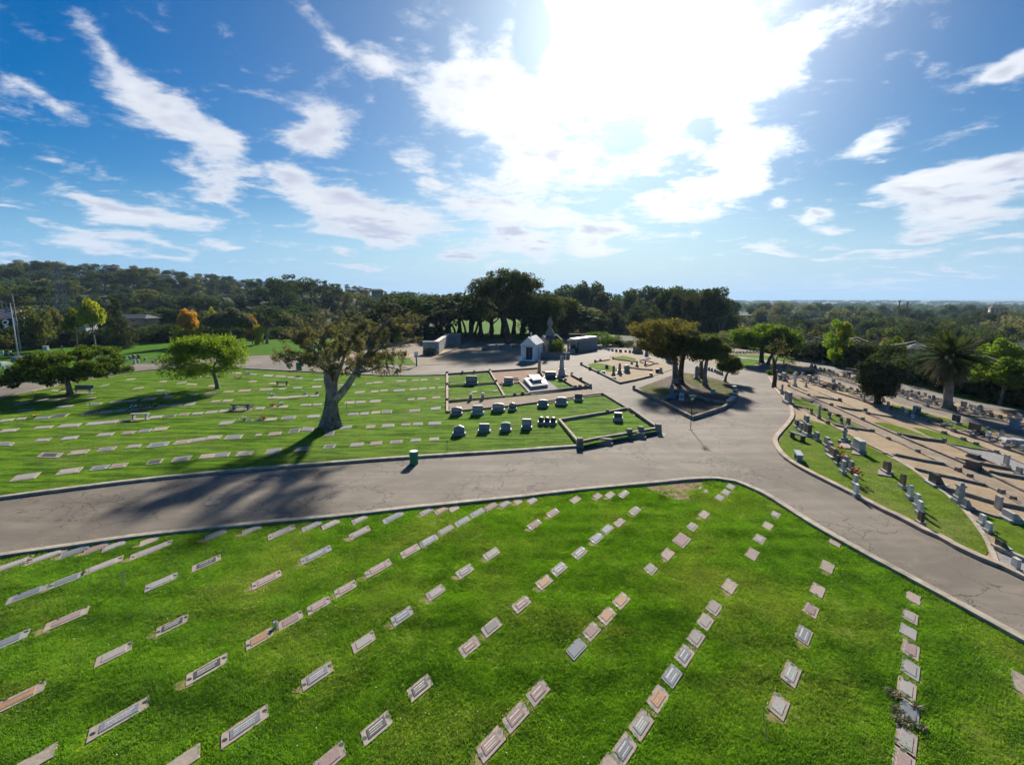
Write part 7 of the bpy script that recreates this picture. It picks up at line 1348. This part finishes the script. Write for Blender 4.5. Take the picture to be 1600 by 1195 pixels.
# ================================================================ FURNITURE, SIGNS, FLAGS
def barrel(label, x, y, hpx, z=0):
    p = P(x, y, z); h = .9; t = thing('trash_barrel', label, 'trash barrel', p); r = .30
    pr = [(r, 0), (r, .28), (r * 1.05, .30), (r, .32), (r, .58), (r * 1.05, .60), (r, .62), (r, .88), (r * 1.05, .90)]
    mb = MB(); mb.lathe(pr, 20); mb.build('drum', GREENP, t, False)
    mb = MB(); mb.lathe([(r * .92, .895), (r * .92, .905)], 16); mb.build('liner', WHITEP, t)
    t.scale = (hpx / 19.,) * 3; return t
barrel('bright green trash barrel standing against the main road kerb', 647, 724, 20)
barrel('dark green trash barrel beside the upper road left of the tree', 467.5, 578.5, 29)
def blade_sign(label, x, y, ytop, blades, z=0, name='street_sign'):
    p = P(x, y, z); c, s = math.cos(PITCH), math.sin(PITCH); top = plane_pt(x, ytop, p.y); h = top.z
    t = thing(name, label, 'street sign', p); mb = MB(); mb.tube([(0, 0, 0), (0, 0, h)], .035, 8); mb.build('pole', IRON, t)
    mb = MB(); mb.box((0, 0, .02), (.42, .08, .05)); mb.box((0, 0, .02), (.08, .42, .048)); mb.build('foot', IRON, t)
    for a, zz in blades:
        mb = MB(); mb.box((0, 0, h - zz), (.62, .03, .17)); o = mb.build('blade', GREENP, t); o.rotation_euler = (0, 0, R(a))
        mb = MB()
        for k in range(6): mb.box((-.2 + k * .08, -.018, h - zz), (.04, .006, .07))
        mb.build('lettering', S_WHITE, o)['kind'] = 'stuff'
blade_sign('street sign post with crossed green blades in the road junction', 1079, 671, 617, ((-12, .12), (48, .42)))
blade_sign('green street sign on a thin pole before the grey mausoleum', 841, 580, 541, ((4, .2),))
p = P(651, 572, 0); t = thing('notice_sign', 'white notice board on a green post beside the upper road', 'sign', p); mb = MB(); mb.box((0, 0, .75), (.22, .16, 1.6)); mb.build('post', GREENP, t)
mb = MB(); mb.box((0, -.1, 2.05), (.72, .06, 1.05)); bo = mb.build('board', WHITEP, t); mb = MB(); mb.box((0, -.135, 1.8), (.3, .01, .22)); mb.build('logo', IRON, bo)
bench('dark green backed bench on a slab under the flat-topped tree', 131, 614, 2.3, .55, 'b', R(2), back=True).children[0]
bench('pale grey stone bench at the end of a marker row', 219.5, 655, 1.65, .6, 'l', R(6))
b_ = bench('dark stone bench dressed with purple flowers', 377, 640, 2.0, .6, 'd', R(6))
bench('dark stone bench on the back of the middle lawn', 441, 602, 1.7, .6, 'd', R(4))
# flowers: clusters of blossoms
FL = {c: plain_mat('flower_' + n, v, .7, .2) for c, n, v in (('p', 'purple', (.25, .16, .55)), ('r', 'red', (.55, .05, .04)), ('w', 'white', (.8, .8, .8)), ('y', 'yellow', (.75, .50, .04)), ('k', 'pink', (.65, .25, .35)), ('o', 'orange', (.7, .22, .03)), ('g', 'leaf', (.05, .12, .02)), ('b', 'dried', (.36, .24, .13)), ('t', 'straw', (.48, .40, .22)))}
def flowers(label, x, y, r, cols, z=LF, h=.3, n=16, loc=None):
    p = P(x, y, z) if loc is None else Vector(loc); rr = random.Random(int(x * 3 + y)); t = thing('flower_bunch', label, 'flowers', p, 0, None)
    mb = MB()
    for k in range(n):
        a, b = rr.gauss(0, r * .45), rr.gauss(0, r * .45); mb.tube([(a * .3, b * .3, 0), (a, b, h * rr.uniform(.3, 1))], .012, 3)
    mb.build('stems', FL['g'], t)
    for c in cols:
        mb = MB()
        for k in range(max(3, n // len(cols))):
            a, b, zz, s = rr.gauss(0, r * .45), rr.gauss(0, r * .45), h * rr.uniform(.5, 1.05), rr.uniform(.05, .10)
            mb.lathe([(s * .5, zz - s * .6), (s, zz), (s * .6, zz + s * .6)], 6, (a, b))
        o = mb.build('blossoms', FL[c], t); o['kind'] = 'stuff'
for a in (('purple flowers at the left end of the dressed bench', 366, 641, .55, 'pp'), ('purple flowers at the right end of the dressed bench', 390, 637.5, .6, 'pp'), ('white and purple flowers on a marker under the tree shadow', 210, 638, .6, 'wp'), ('red and orange flowers in a row of markers', 226, 637, .6, 'ro'), ('yellow and red flowers right of the orange ones', 243, 635, .5, 'yr'),
          ('white figures and flowers on a marker left of the round tree', 259, 618, .5, 'ww'), ('pink and white flowers on a marker right of centre', 380, 657, .5, 'kw'), ('small pinkish flowers beside the flat-topped tree', 101, 609, .5, 'rk'), ('orange and dark flowers beyond the round tree', 373, 592, .7, 'owr'), ('red flowers on a marker left of the big tree', 426, 635, .35, 'r'),
          ('round white flower ball left of the big tree', 440, 633, .4, 'ww'), ('orange-red flowers on a lower marker left of the big tree', 411, 655, .45, 'or'), ('yellow flowers near the dark bench', 466, 589.5, .4, 'yy'), ('yellow flowers at the far left marker row', 53, 652.5, .3, 'y'), ('white flowers in vases by the upper road', 388, 583.5, .4, 'ww'), ('white flowers in two vases left of the big tree', 426, 618.5, .4, 'w'),
          ('white and green flowers near the round tree', 327, 590.5, .5, 'w'), ('white posy at a marker left of the big tree', 477, 616.5, .2, 'w'), ('purple posy at a marker left of the big tree', 495, 615.5, .25, 'p')): flowers(*a)
for a in (('green and pink flowers by the ornament-laden stone', 1299, 712, .35, 'kg', .05, .5), ('red flowers leaning on the grey headstone', 1322.5, 727, .4, 'rr', .05, .7), ('orange-red flowers beside the striped slanting stone', 1313, 715, .35, 'or', .05, .9), ('red flowers on the white headstone near the kerb', 1336, 752, .35, 'rr', .05, .9), ('white flowers on the dark statue plot', 1066, 619, .4, 'w', .06, .4)): flowers(*a)
# dried flowers strewn round a marker at lower right
for k, (x, y, r_) in enumerate(((1394, 1083, .5), (1399, 1088, .45), (1402, 1110, .4), (1404, 1126, .35), (1420, 1130, .5), (1436, 1136, .4), (1432, 1106, .3))):
    p = P(x, y, LN + .02); rr = random.Random(k); t = thing('dried_flowers', ['brown dried flower heap left of the lower right marker', 'second dried bundle touching the left marker edge', 'dried stalks at the left side of the marker', 'dark dried bunch at the lower left marker corner', 'fallen dried stems along the lower marker edge', 'rusty dried stems at the right marker corner', 'pale dried twigs right of the marker'][k], 'dried flowers', p, 0, 'dried flowers round a marker')
    for c in 'bt' + 'g':
        mb = MB()
        for j in range(22):
            a = rr.uniform(0, 6.28); q = Vector((rr.gauss(0, r_ * .2), rr.gauss(0, r_ * .2), rr.uniform(0, .08))); e = q + Vector((math.cos(a) * .12, math.sin(a) * .12, rr.uniform(-.03, .08))); mb.tube([q, e], rr.uniform(.005, .012), 3)
        o = mb.build('dried_stems', FL[c], t); o['kind'] = 'stuff'
# near lawn bits
p = P(195.5, 919, LN); t = thing('metal_peg', 'thin reddish metal T-shaped peg standing in the near lawn', 'peg', p); mb = MB(); mb.tube([(0, 0, 0), (-.02, 0, .62)], .022, 6); mb.build('stem', BARK_G, t); mb = MB(); mb.tube([(-.17, -.02, .62), (.13, .02, .66)], .02, 6); mb.build('crossbar', S_GREY, t)
p = P(431, 980, LN); t = thing('white_cup', 'white cup vase standing beside a marker in the near lawn', 'cup', p); mb = MB(); mb.lathe([(.05, 0), (.075, .24), (.06, .24), (.045, .03)], 12); mb.build('cup', S_WHITE, t, True)
p = P(1199, 1165, LN); t = thing('curved_cable', 'dark thin curved cable sticking up from the lower right lawn', 'cable', p); mb = MB(); q = [P(1199, 1165, LN) - p, P(1197, 1148, LN) - p + Vector((0, 0, .05)), P(1193, 1128, LN) - p + Vector((0, 0, .12)), P(1194, 1114, LN) - p + Vector((0, 0, .2)), P(1199, 1108, LN) - p + Vector((0, 0, .22))]; mb.tube(smooth_line(q, .05), .012, 5); mb.build('wire', IRON, t)
for x, y, lab in ((699, 704, 'thin grey sprinkler pipe by the main road kerb'), (141.5, 641, 'thin grey pipe stub in the left lawn rows'), (53, 623, 'short metal pipe near the upper road kerb'), (542, 641, 'thin metal pipe right of the big tree trunk')):
    p = P(x, y, LF); t = thing('sprinkler_pipe', lab, 'pipe', p); mb = MB(); mb.tube([(0, 0, 0), (0, 0, .75)], .022, 6); mb.build('pipe', S_GREY, t); mb = MB(); mb.lathe([(.06, .74), (.07, .80), (.02, .84)], 8); mb.build('head', IRON, t)
for nm, pts, mt in (('bare_patch', [(1008, 757), (1050, 752), (1095, 750), (1100, 756), (1085, 768), (1078, 779), (1052, 781), (1035, 774), (1015, 765)], DIRT_RED), ('bare_patch', [(1000, 812), (966, 812), (955, 821), (975, 826), (985, 819)], DIRT_DARK)):
    lawn(nm, pts, LN + .006, mt)
p = P(1040, 683, 0); mb = MB(); mb.prism([((P(a, b) - p).x, (P(a, b) - p).y) for a, b in ((1031, 675.5), (1042, 678), (1037, 683), (1026, 683))], 0, .02); o = mb.build('concrete_patch', CURB, None); o.location = p; o['kind'] = 'structure'
p = P(333, 785, 0); mb = MB(); mb.lathe([(.42, 0), (.42, .012)], 20); o = mb.build('manhole_cover', M_PALE, None); o.location = p; tag(o, 'round pale utility cover in the shaded left part of the road', 'utility cover')
# flagpole with two flags
FW = plain_mat('flag_white', (.75, .75, .75), .8); FR_ = plain_mat('flag_red', (.50, .03, .05), .8); FB = plain_mat('flag_blue', (.03, .04, .20), .8); FK = plain_mat('flag_black', (.012, .012, .014), .8)
p = P(30, 564, .02); top = plane_pt(16, 474, p.y); hp = at_dist(16, 474.5, math.hypot(p.x, p.y)).z
t = thing('flagpole', 'white flagpole on a grey block at the left edge', 'flagpole', p); mb = MB(); mb.tube([(0, 0, 0), (0, 0, hp - .1)], [.14, .06], 10); mb.build('pole', S_WHITE, t, True)
mb = MB(); mb.lathe([(.02, hp - .15), (.14, hp - .05), (.14, hp + .08), (.03, hp + .15)], 10); mb.build('finial', S_LITE, t); mb = MB(); mb.box((0, 0, .4), (1.9, 1.3, .85), taper=.95); mb.build('base', S_GREY, t)
def flag(name, label, z1, hgt, L_, draw):
    o_ = thing(name, label, 'flag', (p.x, p.y, z1)); nx_, nz_ = 26, 13
    buckets = {}
    for i in range(nx_):
        for j in range(nz_):
            key = draw((i + .5) / nx_, (j + .5) / nz_); buckets.setdefault(key, []).append((i, j))
    def pt(i, j):
        u = i / nx_; s = u * L_; return (-.1 - s * .94, .35 * math.sin(u * 7.5 + j * .12) * u, -j / nz_ * hgt - .28 * s * u - .10 * math.sin(u * 6) * u)
    for key, cells in buckets.items():
        mb = MB()
        for i, j in cells: mb.add([pt(i, j), pt(i + 1, j), pt(i + 1, j + 1), pt(i, j + 1)], [(0, 1, 2, 3)])
        o = mb.build(key[0], key[1], o_); o['kind'] = 'stuff'
k_ = hp - .7
def us(u, v):
    if u < .4 and v < 7 / 13:
        return ('stars', FW) if (int(u * 26) % 2 == 1 and int(v * 13) % 2 == 1) else ('canton', FB)
    return ('red_stripes', FR_) if int(v * 13) % 2 == 0 else ('white_stripes', FW)
flag('striped_flag', 'stars and stripes flag blowing left from the flagpole', k_, 1.75, 3.4, us)
def pow_(u, v):
    d = math.hypot((u - .5) * 1.6, v - .45); return ('emblem', FW) if .2 < d < .36 or (v > .86 and .3 < u < .7) else ('field', FK)
flag('black_flag', 'black flag with round white emblem below the striped flag', k_ - 2.0, 1.4, 2.8, pow_)
# pylon and poles
def lattice(label, px, yb, yt, D, wpx):
    q = at_dist(px, yb, D); z0 = terr(q.x, q.y); top = at_dist(px, yt, D).z; h = top - z0; t = thing('power_pylon', label, 'pylon', (q.x, q.y, z0), R(20)); w0 = wpx / px_per_m(q) / 2; lv = [0, .22, .42, .60, .74, .86, 1.0]
    def W(f): return w0 * (1 - f * .80) if f < .74 else w0 * .40 * (1 - (f - .74) * 1.2)
    mb = MB()
    for sx in (-1, 1):
        for sy in (-1, 1): mb.tube([(sx * W(f), sy * W(f), f * h) for f in lv], .11, 4)
    mb.build('legs', S_GREY, t)['kind'] = 'stuff'
    mb = MB()
    for a, b in zip(lv, lv[1:]):
        for s in (-1, 1):
            mb.tube([(-W(a), s * W(a), a * h), (W(b), s * W(b), b * h)], .055, 3); mb.tube([(W(a), s * W(a), a * h), (-W(b), s * W(b), b * h)], .055, 3); mb.tube([(s * W(a), -W(a), a * h), (s * W(b), W(b), b * h)], .055, 3); mb.tube([(s * W(a), W(a), a * h), (s * W(b), -W(b), b * h)], .055, 3)
            mb.tube([(-W(b), s * W(b), b * h), (W(b), s * W(b), b * h)], .055, 3)
    mb.build('braces', S_GREY, t)['kind'] = 'stuff'
    for f, L_ in ((.76, 1.5), (.87, 1.25), (.97, 1.0)): mb = MB(); mb.tube([(-w0 * L_, 0, f * h), (0, 0, f * h + .5), (w0 * L_, 0, f * h)], .08, 4); mb.build('crossarm', S_GREY, t)
    return q, h
lattice('steel lattice power pylon on the left hillside foot', 98, 478, 414, 250, 19)
def pole(label, px, yt, D, arm=1.2, h=None):
    q = at_dist(px, 500, D); z0 = terr(q.x, q.y); top = at_dist(px, yt, D).z; t = thing('utility_pole', label, 'utility pole', (q.x, q.y, z0)); mb = MB(); mb.tube([(0, 0, 0), (0, 0, top - z0)], [.2, .13], 8); mb.build('pole', BARK_G, t); mb = MB(); mb.box((0, 0, top - z0 - .4), (arm * 2, .14, .16)); mb.build('crossarm', BARK_G, t)
    return Vector((q.x, q.y, top))
pole('utility pole with short crossarm above the flagpole', 25, 458, 160)
pole('utility pole behind the left hedge trees', 6, 470, 190)
ca = [at_dist(x, y, D) for x, y, D in ((1252, 519, 130), (1340, 527, 118), (1430, 533, 105), (1520, 546, 96), (1640, 562, 88))]
for k in range(3):
    mb = MB(); pts = []
    for a, b in zip(ca, ca[1:]):
        for i in range(8): f = i / 8; q = a.lerp(b, f); q.z -= 1.0 * math.sin(math.pi * f) + k * .55; pts.append(q)
    mb.tube(pts, .045, 4); o = mb.build('power_line', S_LITE, None); tag(o, '%s power cable sagging across the right valley trees' % ('upper', 'middle', 'lower')[k], 'power cable')
mb = MB(); pts = [at_dist(x, y, 240) for x, y in ((-120, 438), (0, 440), (60, 441), (98, 436), (200, 446), (330, 455), (460, 470))]; mb.tube(pts, .05, 4); tag(mb.build('power_line', S_GREY, None), 'thin power cable across the left hillside through the pylon', 'power cable')
# houses
ROOFS = [stone_mat('roof_grey_shingle', (0.12, 0.125, 0.13), .9, .2, 2), stone_mat('roof_brown_tile', (0.24, 0.13, 0.09), .9, .2, 2), stone_mat('roof_tan', (0.24, 0.20, 0.16), .9, .2, 2)]; WALLS = [stone_mat('wall_cream', (0.50, 0.45, 0.36), .9, .1, 2), stone_mat('wall_white', (0.62, 0.62, 0.60), .9, .08, 2), stone_mat('wall_tan', (0.42, 0.30, 0.20), .9, .1, 2)]
GLASS = plain_mat('window_glass_dark', (0.03, 0.035, 0.04), .15, .6)
def house(label, px, yb, D, w_, d_, h, rz, roof, wall, flat=False, zb=None, wins=4):
    q = at_dist(px, yb, D); k = (.52 if zb is None and px > 560 else .36) if D > 300 else .5; w_ *= k; d_ *= k; h *= k * .9; z0 = q.z - (3.2 if D > 600 else 1.6 if D > 300 else 2.0)
    t = thing('house', label, 'house', (q.x, q.y, z0), R(rz)); mb = MB(); mb.box((0, 0, h / 2 - 3), (w_, d_, h + 6.01 if D < 300 else h + 6.0)); mb.build('wall', WALLS[wall], t)
    if flat: mb = MB(); mb.box((0, 0, h + .2), (w_ + .8, d_ + .8, .4)); mb.build('roof', ROOFS[roof], t)
    else:
        mb = MB(); mb.prism([(-w_ / 2 - .6, -d_ / 2 - .6), (w_ / 2 + .6, -d_ / 2 - .6), (w_ / 2 + .6, d_ / 2 + .6), (-w_ / 2 - .6, d_ / 2 + .6)], h, h + .2)
        mb.add([(-w_ / 2 - .6, -d_ / 2 - .6, h + .2), (w_ / 2 + .6, -d_ / 2 - .6, h + .2), (w_ / 2 + .6, d_ / 2 + .6, h + .2), (-w_ / 2 - .6, d_ / 2 + .6, h + .2), (-w_ / 2 + d_ * .3, 0, h + d_ * .28), (w_ / 2 - d_ * .3, 0, h + d_ * .28)], [(0, 1, 5, 4), (1, 2, 5), (2, 3, 4, 5), (3, 0, 4)]); mb.build('roof', ROOFS[roof], t)
    for i in range(wins): mb = MB(); mb.box((-w_ / 2 + w_ * (i + .5) / wins, -d_ / 2 - .03, h * .55), (w_ / wins * .5, .08, h * .36)); mb.build('window', GLASS, t)
for a in (('low grey-roofed house behind the left hedge', 116, 500, 178, 16, 9, 2.6, 6, 0, 1), ('grey-roofed house half hidden behind the dark cypress', 212, 493, 185, 20, 9, 2.4, -8, 0, 2), ('pale house glimpsed above the flagpole', 24, 487, 205, 10, 8, 3, 10, 2, 1),
          ('cream house on the crest at the left', 50, 413, 655, 22, 12, 5, 5, 1, 0), ('tan house on the crest above the pylon', 95, 413, 650, 26, 12, 5, -5, 1, 2), ('largest tan house on the crest beside a tree', 176, 417, 640, 30, 14, 6, 8, 1, 2), ('small cream house on the crest right of the largest', 212, 421, 640, 22, 12, 6, 0, 1, 0), ('low cream house on the crest far along', 260, 428, 640, 24, 12, 5, 0, 2, 0),
          ('orange-brown house on the wooded knoll', 590, 457, 420, 17, 10, 6, 10, 1, 2), ('second brown house left of the knoll house', 570, 456, 430, 12, 9, 5, -6, 1, 2),
          ('long white flat-roofed building across the valley', 1175, 496, 430, 42, 16, 6.5, -12, 2, 1, True), ('grey lower wing left of the long white building', 1140, 494, 440, 20, 14, 6, -12, 0, 0, True),
          ('grey-roofed house in the valley left of the palm', 1448, 541, 150, 13, 9, 3, -30, 0, 0), ('second grey-roofed house between valley trees', 1476, 537, 165, 12, 8, 3, -24, 0, 1), ('pale house wall above the power lines', 1370, 543, 135, 9, 7, 3.5, -26, 2, 1), ('roof corner at the right edge above the hedge trees', 1592, 540, 120, 10, 8, 3, -30, 0, 0), ('tiny pale house at the right end of the far ridge', 1560, 480, 620, 22, 14, 5, -30, 1, 0), ('tiny white building among the valley woods', 1245, 494, 400, 9, 6, 3, -10, 2, 1)):
    house(*a)
# ================================================================ GRASS: real tufts on the near lawn
def blade_mat():
    m, nt, out = new_mat('grass_blades')
    g = nt.node('ShaderNodeNewGeometry').outputs['Position']
    big = nt.noise(g, 0.16, 4, 0.6, 0.5); med = nt.noise(g, 0.9, 5, 0.65); fine = nt.noise(g, 9.0, 3, 0.7)
    v = nt.math('ADD', nt.math('ADD', nt.math('MULTIPLY', med, 0.5), nt.math('MULTIPLY', fine, 0.5)), mow_bands(nt, g))
    c = nt.mix(nt.maprange(v, 0.36, 0.62), (0.058, 0.150, 0.008), (0.215, 0.410, 0.028))
    c = nt.mix(nt.math('MULTIPLY', nt.maprange(nt.math('ADD', nt.math('MULTIPLY', big, 0.7), nt.math('MULTIPLY', fine, 0.35)), 0.51, 0.68), 0.6), c, (0.42, 0.43, 0.12))
    d = nt.node('ShaderNodeBsdfPrincipled', ins={'Base Color': c, 'Roughness': 0.6, 'Specular IOR Level': 0.2})
    t = nt.node('ShaderNodeBsdfTranslucent', ins={'Color': nt.mix(1.0, c, (1.3, 1.35, 0.5), 'MULTIPLY')})
    nt.l.new(nt.node('ShaderNodeMixShader', ins={0: 0.45, 1: d.outputs[0], 2: t.outputs[0]}).outputs[0], out.inputs[0]); return m
BLADE = blade_mat()
tuft_col = bpy.data.collections.new('tuft_kinds')
for k in range(4):
    rr = random.Random(100 + k); mb = MB()
    for b in range(26):
        a = rr.uniform(0, 6.283); r = 0.12 * math.sqrt(rr.random()); x, y = math.cos(a) * r, math.sin(a) * r; h = rr.uniform(.025, .065); la = rr.uniform(0, 6.283); ln = rr.uniform(.2, .9) * h; w_ = rr.uniform(.006, .011)
        ox, oy = -math.sin(la) * w_, math.cos(la) * w_; dx, dy = math.cos(la) * ln, math.sin(la) * ln
        mb.add([(x - ox, y - oy, -.01), (x + ox, y + oy, -.01), (x + dx * .4 + ox * .7, y + dy * .4 + oy * .7, h * .65), (x + dx * .4 - ox * .7, y + dy * .4 - oy * .7, h * .65), (x + dx, y + dy, h)], [(0, 1, 2, 3), (3, 2, 4)])
    ob = bpy.data.objects.new('tuft', mb.mesh('tuft', BLADE)); tuft_col.objects.link(ob)
def scatter(name, pts, scales):
    me = bpy.data.meshes.new(name); n = len(pts); me.vertices.add(n); me.vertices.foreach_set('co', np.asarray(pts, dtype=np.float32).reshape(-1))
    at = me.attributes.new('size', 'FLOAT', 'POINT'); at.data.foreach_set('value', np.asarray(scales, dtype=np.float32))
    o = link(name, me); o['kind'] = 'stuff'
    ng = bpy.data.node_groups.new(name, 'GeometryNodeTree'); ng.interface.new_socket('Geometry', in_out='INPUT', socket_type='NodeSocketGeometry'); ng.interface.new_socket('Geometry', in_out='OUTPUT', socket_type='NodeSocketGeometry')
    N = ng.nodes; L = ng.links; gi = N.new('NodeGroupInput'); go = N.new('NodeGroupOutput'); ip = N.new('GeometryNodeInstanceOnPoints'); ci = N.new('GeometryNodeCollectionInfo')
    ci.inputs[0].default_value = tuft_col; ci.inputs['Separate Children'].default_value = True; ci.inputs['Reset Children'].default_value = True
    rv = N.new('FunctionNodeRandomValue'); rv.data_type = 'FLOAT_VECTOR'; rv.inputs[0].default_value = (-.15, -.15, 0); rv.inputs[1].default_value = (.15, .15, 6.283)
    na = N.new('GeometryNodeInputNamedAttribute'); na.data_type = 'FLOAT'; na.inputs[0].default_value = 'size'
    L.new(gi.outputs[0], ip.inputs['Points']); L.new(ci.outputs[0], ip.inputs['Instance']); ip.inputs['Pick Instance'].default_value = True
    L.new(rv.outputs[0], ip.inputs['Rotation']); L.new(na.outputs[0], ip.inputs['Scale']); L.new(ip.outputs[0], go.inputs[0])
    md = o.modifiers.new('grass', 'NODES'); md.node_group = ng; return o
rng = np.random.default_rng(3)
lawn_poly = [(p.x, p.y) for p in PX([(-120, 892), (0, 872), (100, 858), (238, 839.5), (400, 822.5), (525, 811), (641, 798), (800, 782), (900, 770.5), (1001, 761), (1076, 754), (1121, 752.6), (1151, 757.5), (1199, 778), (1250, 810), (1300, 840), (1413, 901), (1476, 935), (1526, 962), (1600, 1002), (1700, 1055), (1750, 1290), (-150, 1290)], LN)]
xs = [p[0] for p in lawn_poly]; ys = [p[1] for p in lawn_poly]
def in_poly(X_, Y_, poly):
    r = np.zeros(len(X_), bool); j = len(poly) - 1
    for i in range(len(poly)):
        xi, yi = poly[i]; xj, yj = poly[j]
        c_ = ((yi > Y_) != (yj > Y_)) & (X_ < (xj - xi) * (Y_ - yi) / (yj - yi + 1e-12) + xi); r ^= c_; j = i
    return r
N_ = 190000
X_ = rng.uniform(min(xs), max(xs), N_); Y_ = rng.uniform(min(ys), max(ys), N_)
dist = np.hypot(X_, Y_); keep = in_poly(X_, Y_, lawn_poly) & (rng.random(N_) < np.clip(1.25 - dist / 60, .3, 1))
X_, Y_ = X_[keep], Y_[keep]
near_feet = [m_ for m_ in MARKER_FOOT if inside((m_[0], m_[1]), lawn_poly)]
ok = np.ones(len(X_), bool); fringe = []; worn = MB(); rr = random.Random(12)
for (cx, cy, ax, ay, bx, by) in near_feet:
    det = ax * by - ay * bx; dx, dy = X_ - cx, Y_ - cy; u = (dx * by - dy * bx) / det; v = (dy * ax - dx * ay) / det
    la, lb = math.hypot(ax, ay), math.hypot(bx, by); ok &= ~((np.abs(u) < 1 + .10 / la) & (np.abs(v) < 1 + .10 / lb))
    sgn = 1 if by > 0 else -1
    for s in np.linspace(-1.05, 1.05, 9): fringe.append((cx + ax * s + bx * sgn * (1 + .10 / lb), cy + ay * s + by * sgn * (1 + .10 / lb)))
    for s in np.linspace(-.9, .9, 5):
        ex = 1 if ay > 0 else -1; fringe.append((cx + bx * s + ax * ex * (1 + .10 / la), cy + by * s + ay * ex * (1 + .10 / la)))
    if rr.random() < .6:
        wx, wy = cx - ax * 1.15 - bx * .3, cy - ay * 1.15 - by * .3; poly = [(wx + math.cos(q) * rr.uniform(.15, .38), wy + math.sin(q) * rr.uniform(.12, .3)) for q in [k * .698 for k in range(9)]]
        worn.add([(a, b, LN + .005 + .0002 * len(worn.f)) for a, b in poly], [tuple(range(9))]); ok &= ~((np.hypot(X_ - wx, Y_ - wy) < .3) & (rng.random(len(X_)) < .75))
o = worn.build('worn_turf', WORN); o['kind'] = 'stuff'
for pl in ([(1008, 757), (1050, 752), (1095, 750), (1100, 756), (1085, 768), (1078, 779), (1052, 781), (1035, 774), (1015, 765)],):
    ok &= ~(in_poly(X_, Y_, [(p.x, p.y) for p in PX(pl, LN)]) & (rng.random(len(X_)) < .85))
X_, Y_ = X_[ok], Y_[ok]; n1_ = len(X_)
nz = np.array([mnoise.noise(Vector((a * .8, b * .8, 0))) for a, b in zip(X_, Y_)])
S_ = np.clip(1.0 + nz * .7 + rng.normal(0, .15, n1_), .45, 1.9)
F_ = np.array(fringe); X2 = np.concatenate([X_, F_[:, 0]]); Y2 = np.concatenate([Y_, F_[:, 1]]); S2 = np.concatenate([S_, rng.uniform(.9, 1.5, len(F_))])
scatter('lawn_grass', np.stack([X2, Y2, np.full(len(X2), LN)], 1), S2)
print('tufts', len(X2))
# ================================================================ LITTER: fallen leaves on road and kerbs, small white clover flowers
def specks(name, pts, size, mats, rng, lift=0.004):
    n = len(pts); a = rng.uniform(0, 6.283, n); s = rng.uniform(.5, 1.2, n) * size; el = rng.uniform(.4, .8, n)
    v = np.empty((n, 4, 3)); ca, sa = np.cos(a) * s, np.sin(a) * s; P_ = np.array(pts)
    for k, (u, w_) in enumerate(((-1, 0), (0, -1), (1, 0), (0, 1))):
        v[:, k, 0] = P_[:, 0] + u * ca - w_ * sa * el; v[:, k, 1] = P_[:, 1] + u * sa + w_ * ca * el; v[:, k, 2] = P_[:, 2] + lift + rng.uniform(0, size * .5, n)
    me = bpy.data.meshes.new(name); me.from_pydata(v.reshape(-1, 3).tolist(), [], np.arange(4 * n).reshape(-1, 4).tolist())
    for m_ in mats: me.materials.append(m_)
    me.polygons.foreach_set('material_index', rng.integers(0, len(mats), n).astype(np.int32)); o = link(name, me); o['kind'] = 'stuff'; return o
rng = np.random.default_rng(8); pts = []
for ln, off, n in ((near_line, .28, 1100), (far_line, -.35, 700), (right_line, -.4, 700)):
    for k in range(n):
        i = int(rng.integers(0, len(ln) - 1)); p = ln[i].lerp(ln[i + 1], float(rng.random())); t = (ln[i + 1] - ln[i]).normalized(); nr = Vector((-t.y, t.x, 0)); d = off + (abs(rng.normal(0, .25)) if off > 0 else -abs(rng.normal(0, .25)))
        q = p + nr * d; pts.append((q.x, q.y, .004))
foot = P(515.5, 667, LF)
for k in range(900): a, r = rng.uniform(0, 6.28), 5.5 * math.sqrt(rng.random()); pts.append((foot.x + math.cos(a) * r, foot.y + math.sin(a) * r, LF + .02))
isl = P(1075, 605, .06)
for k in range(900): a, r = rng.uniform(0, 6.28), 7 * math.sqrt(rng.random()); pts.append((isl.x + math.cos(a) * r, isl.y + math.sin(a) * r, .07))
specks('fallen_leaves', pts, .032, [FL['b'], FL['t'], BARK], rng)
pts = []
while len(pts) < 650:
    x, y = float(rng.uniform(min(xs), max(xs))), float(rng.uniform(min(ys), 30))
    if inside((x, y), lawn_poly) and mnoise.noise(Vector((x * .25, y * .25, 4))) > -.05: pts.append((x, y, LN + .045))
specks('clover_flowers', pts, .020, [FL['w']], rng)
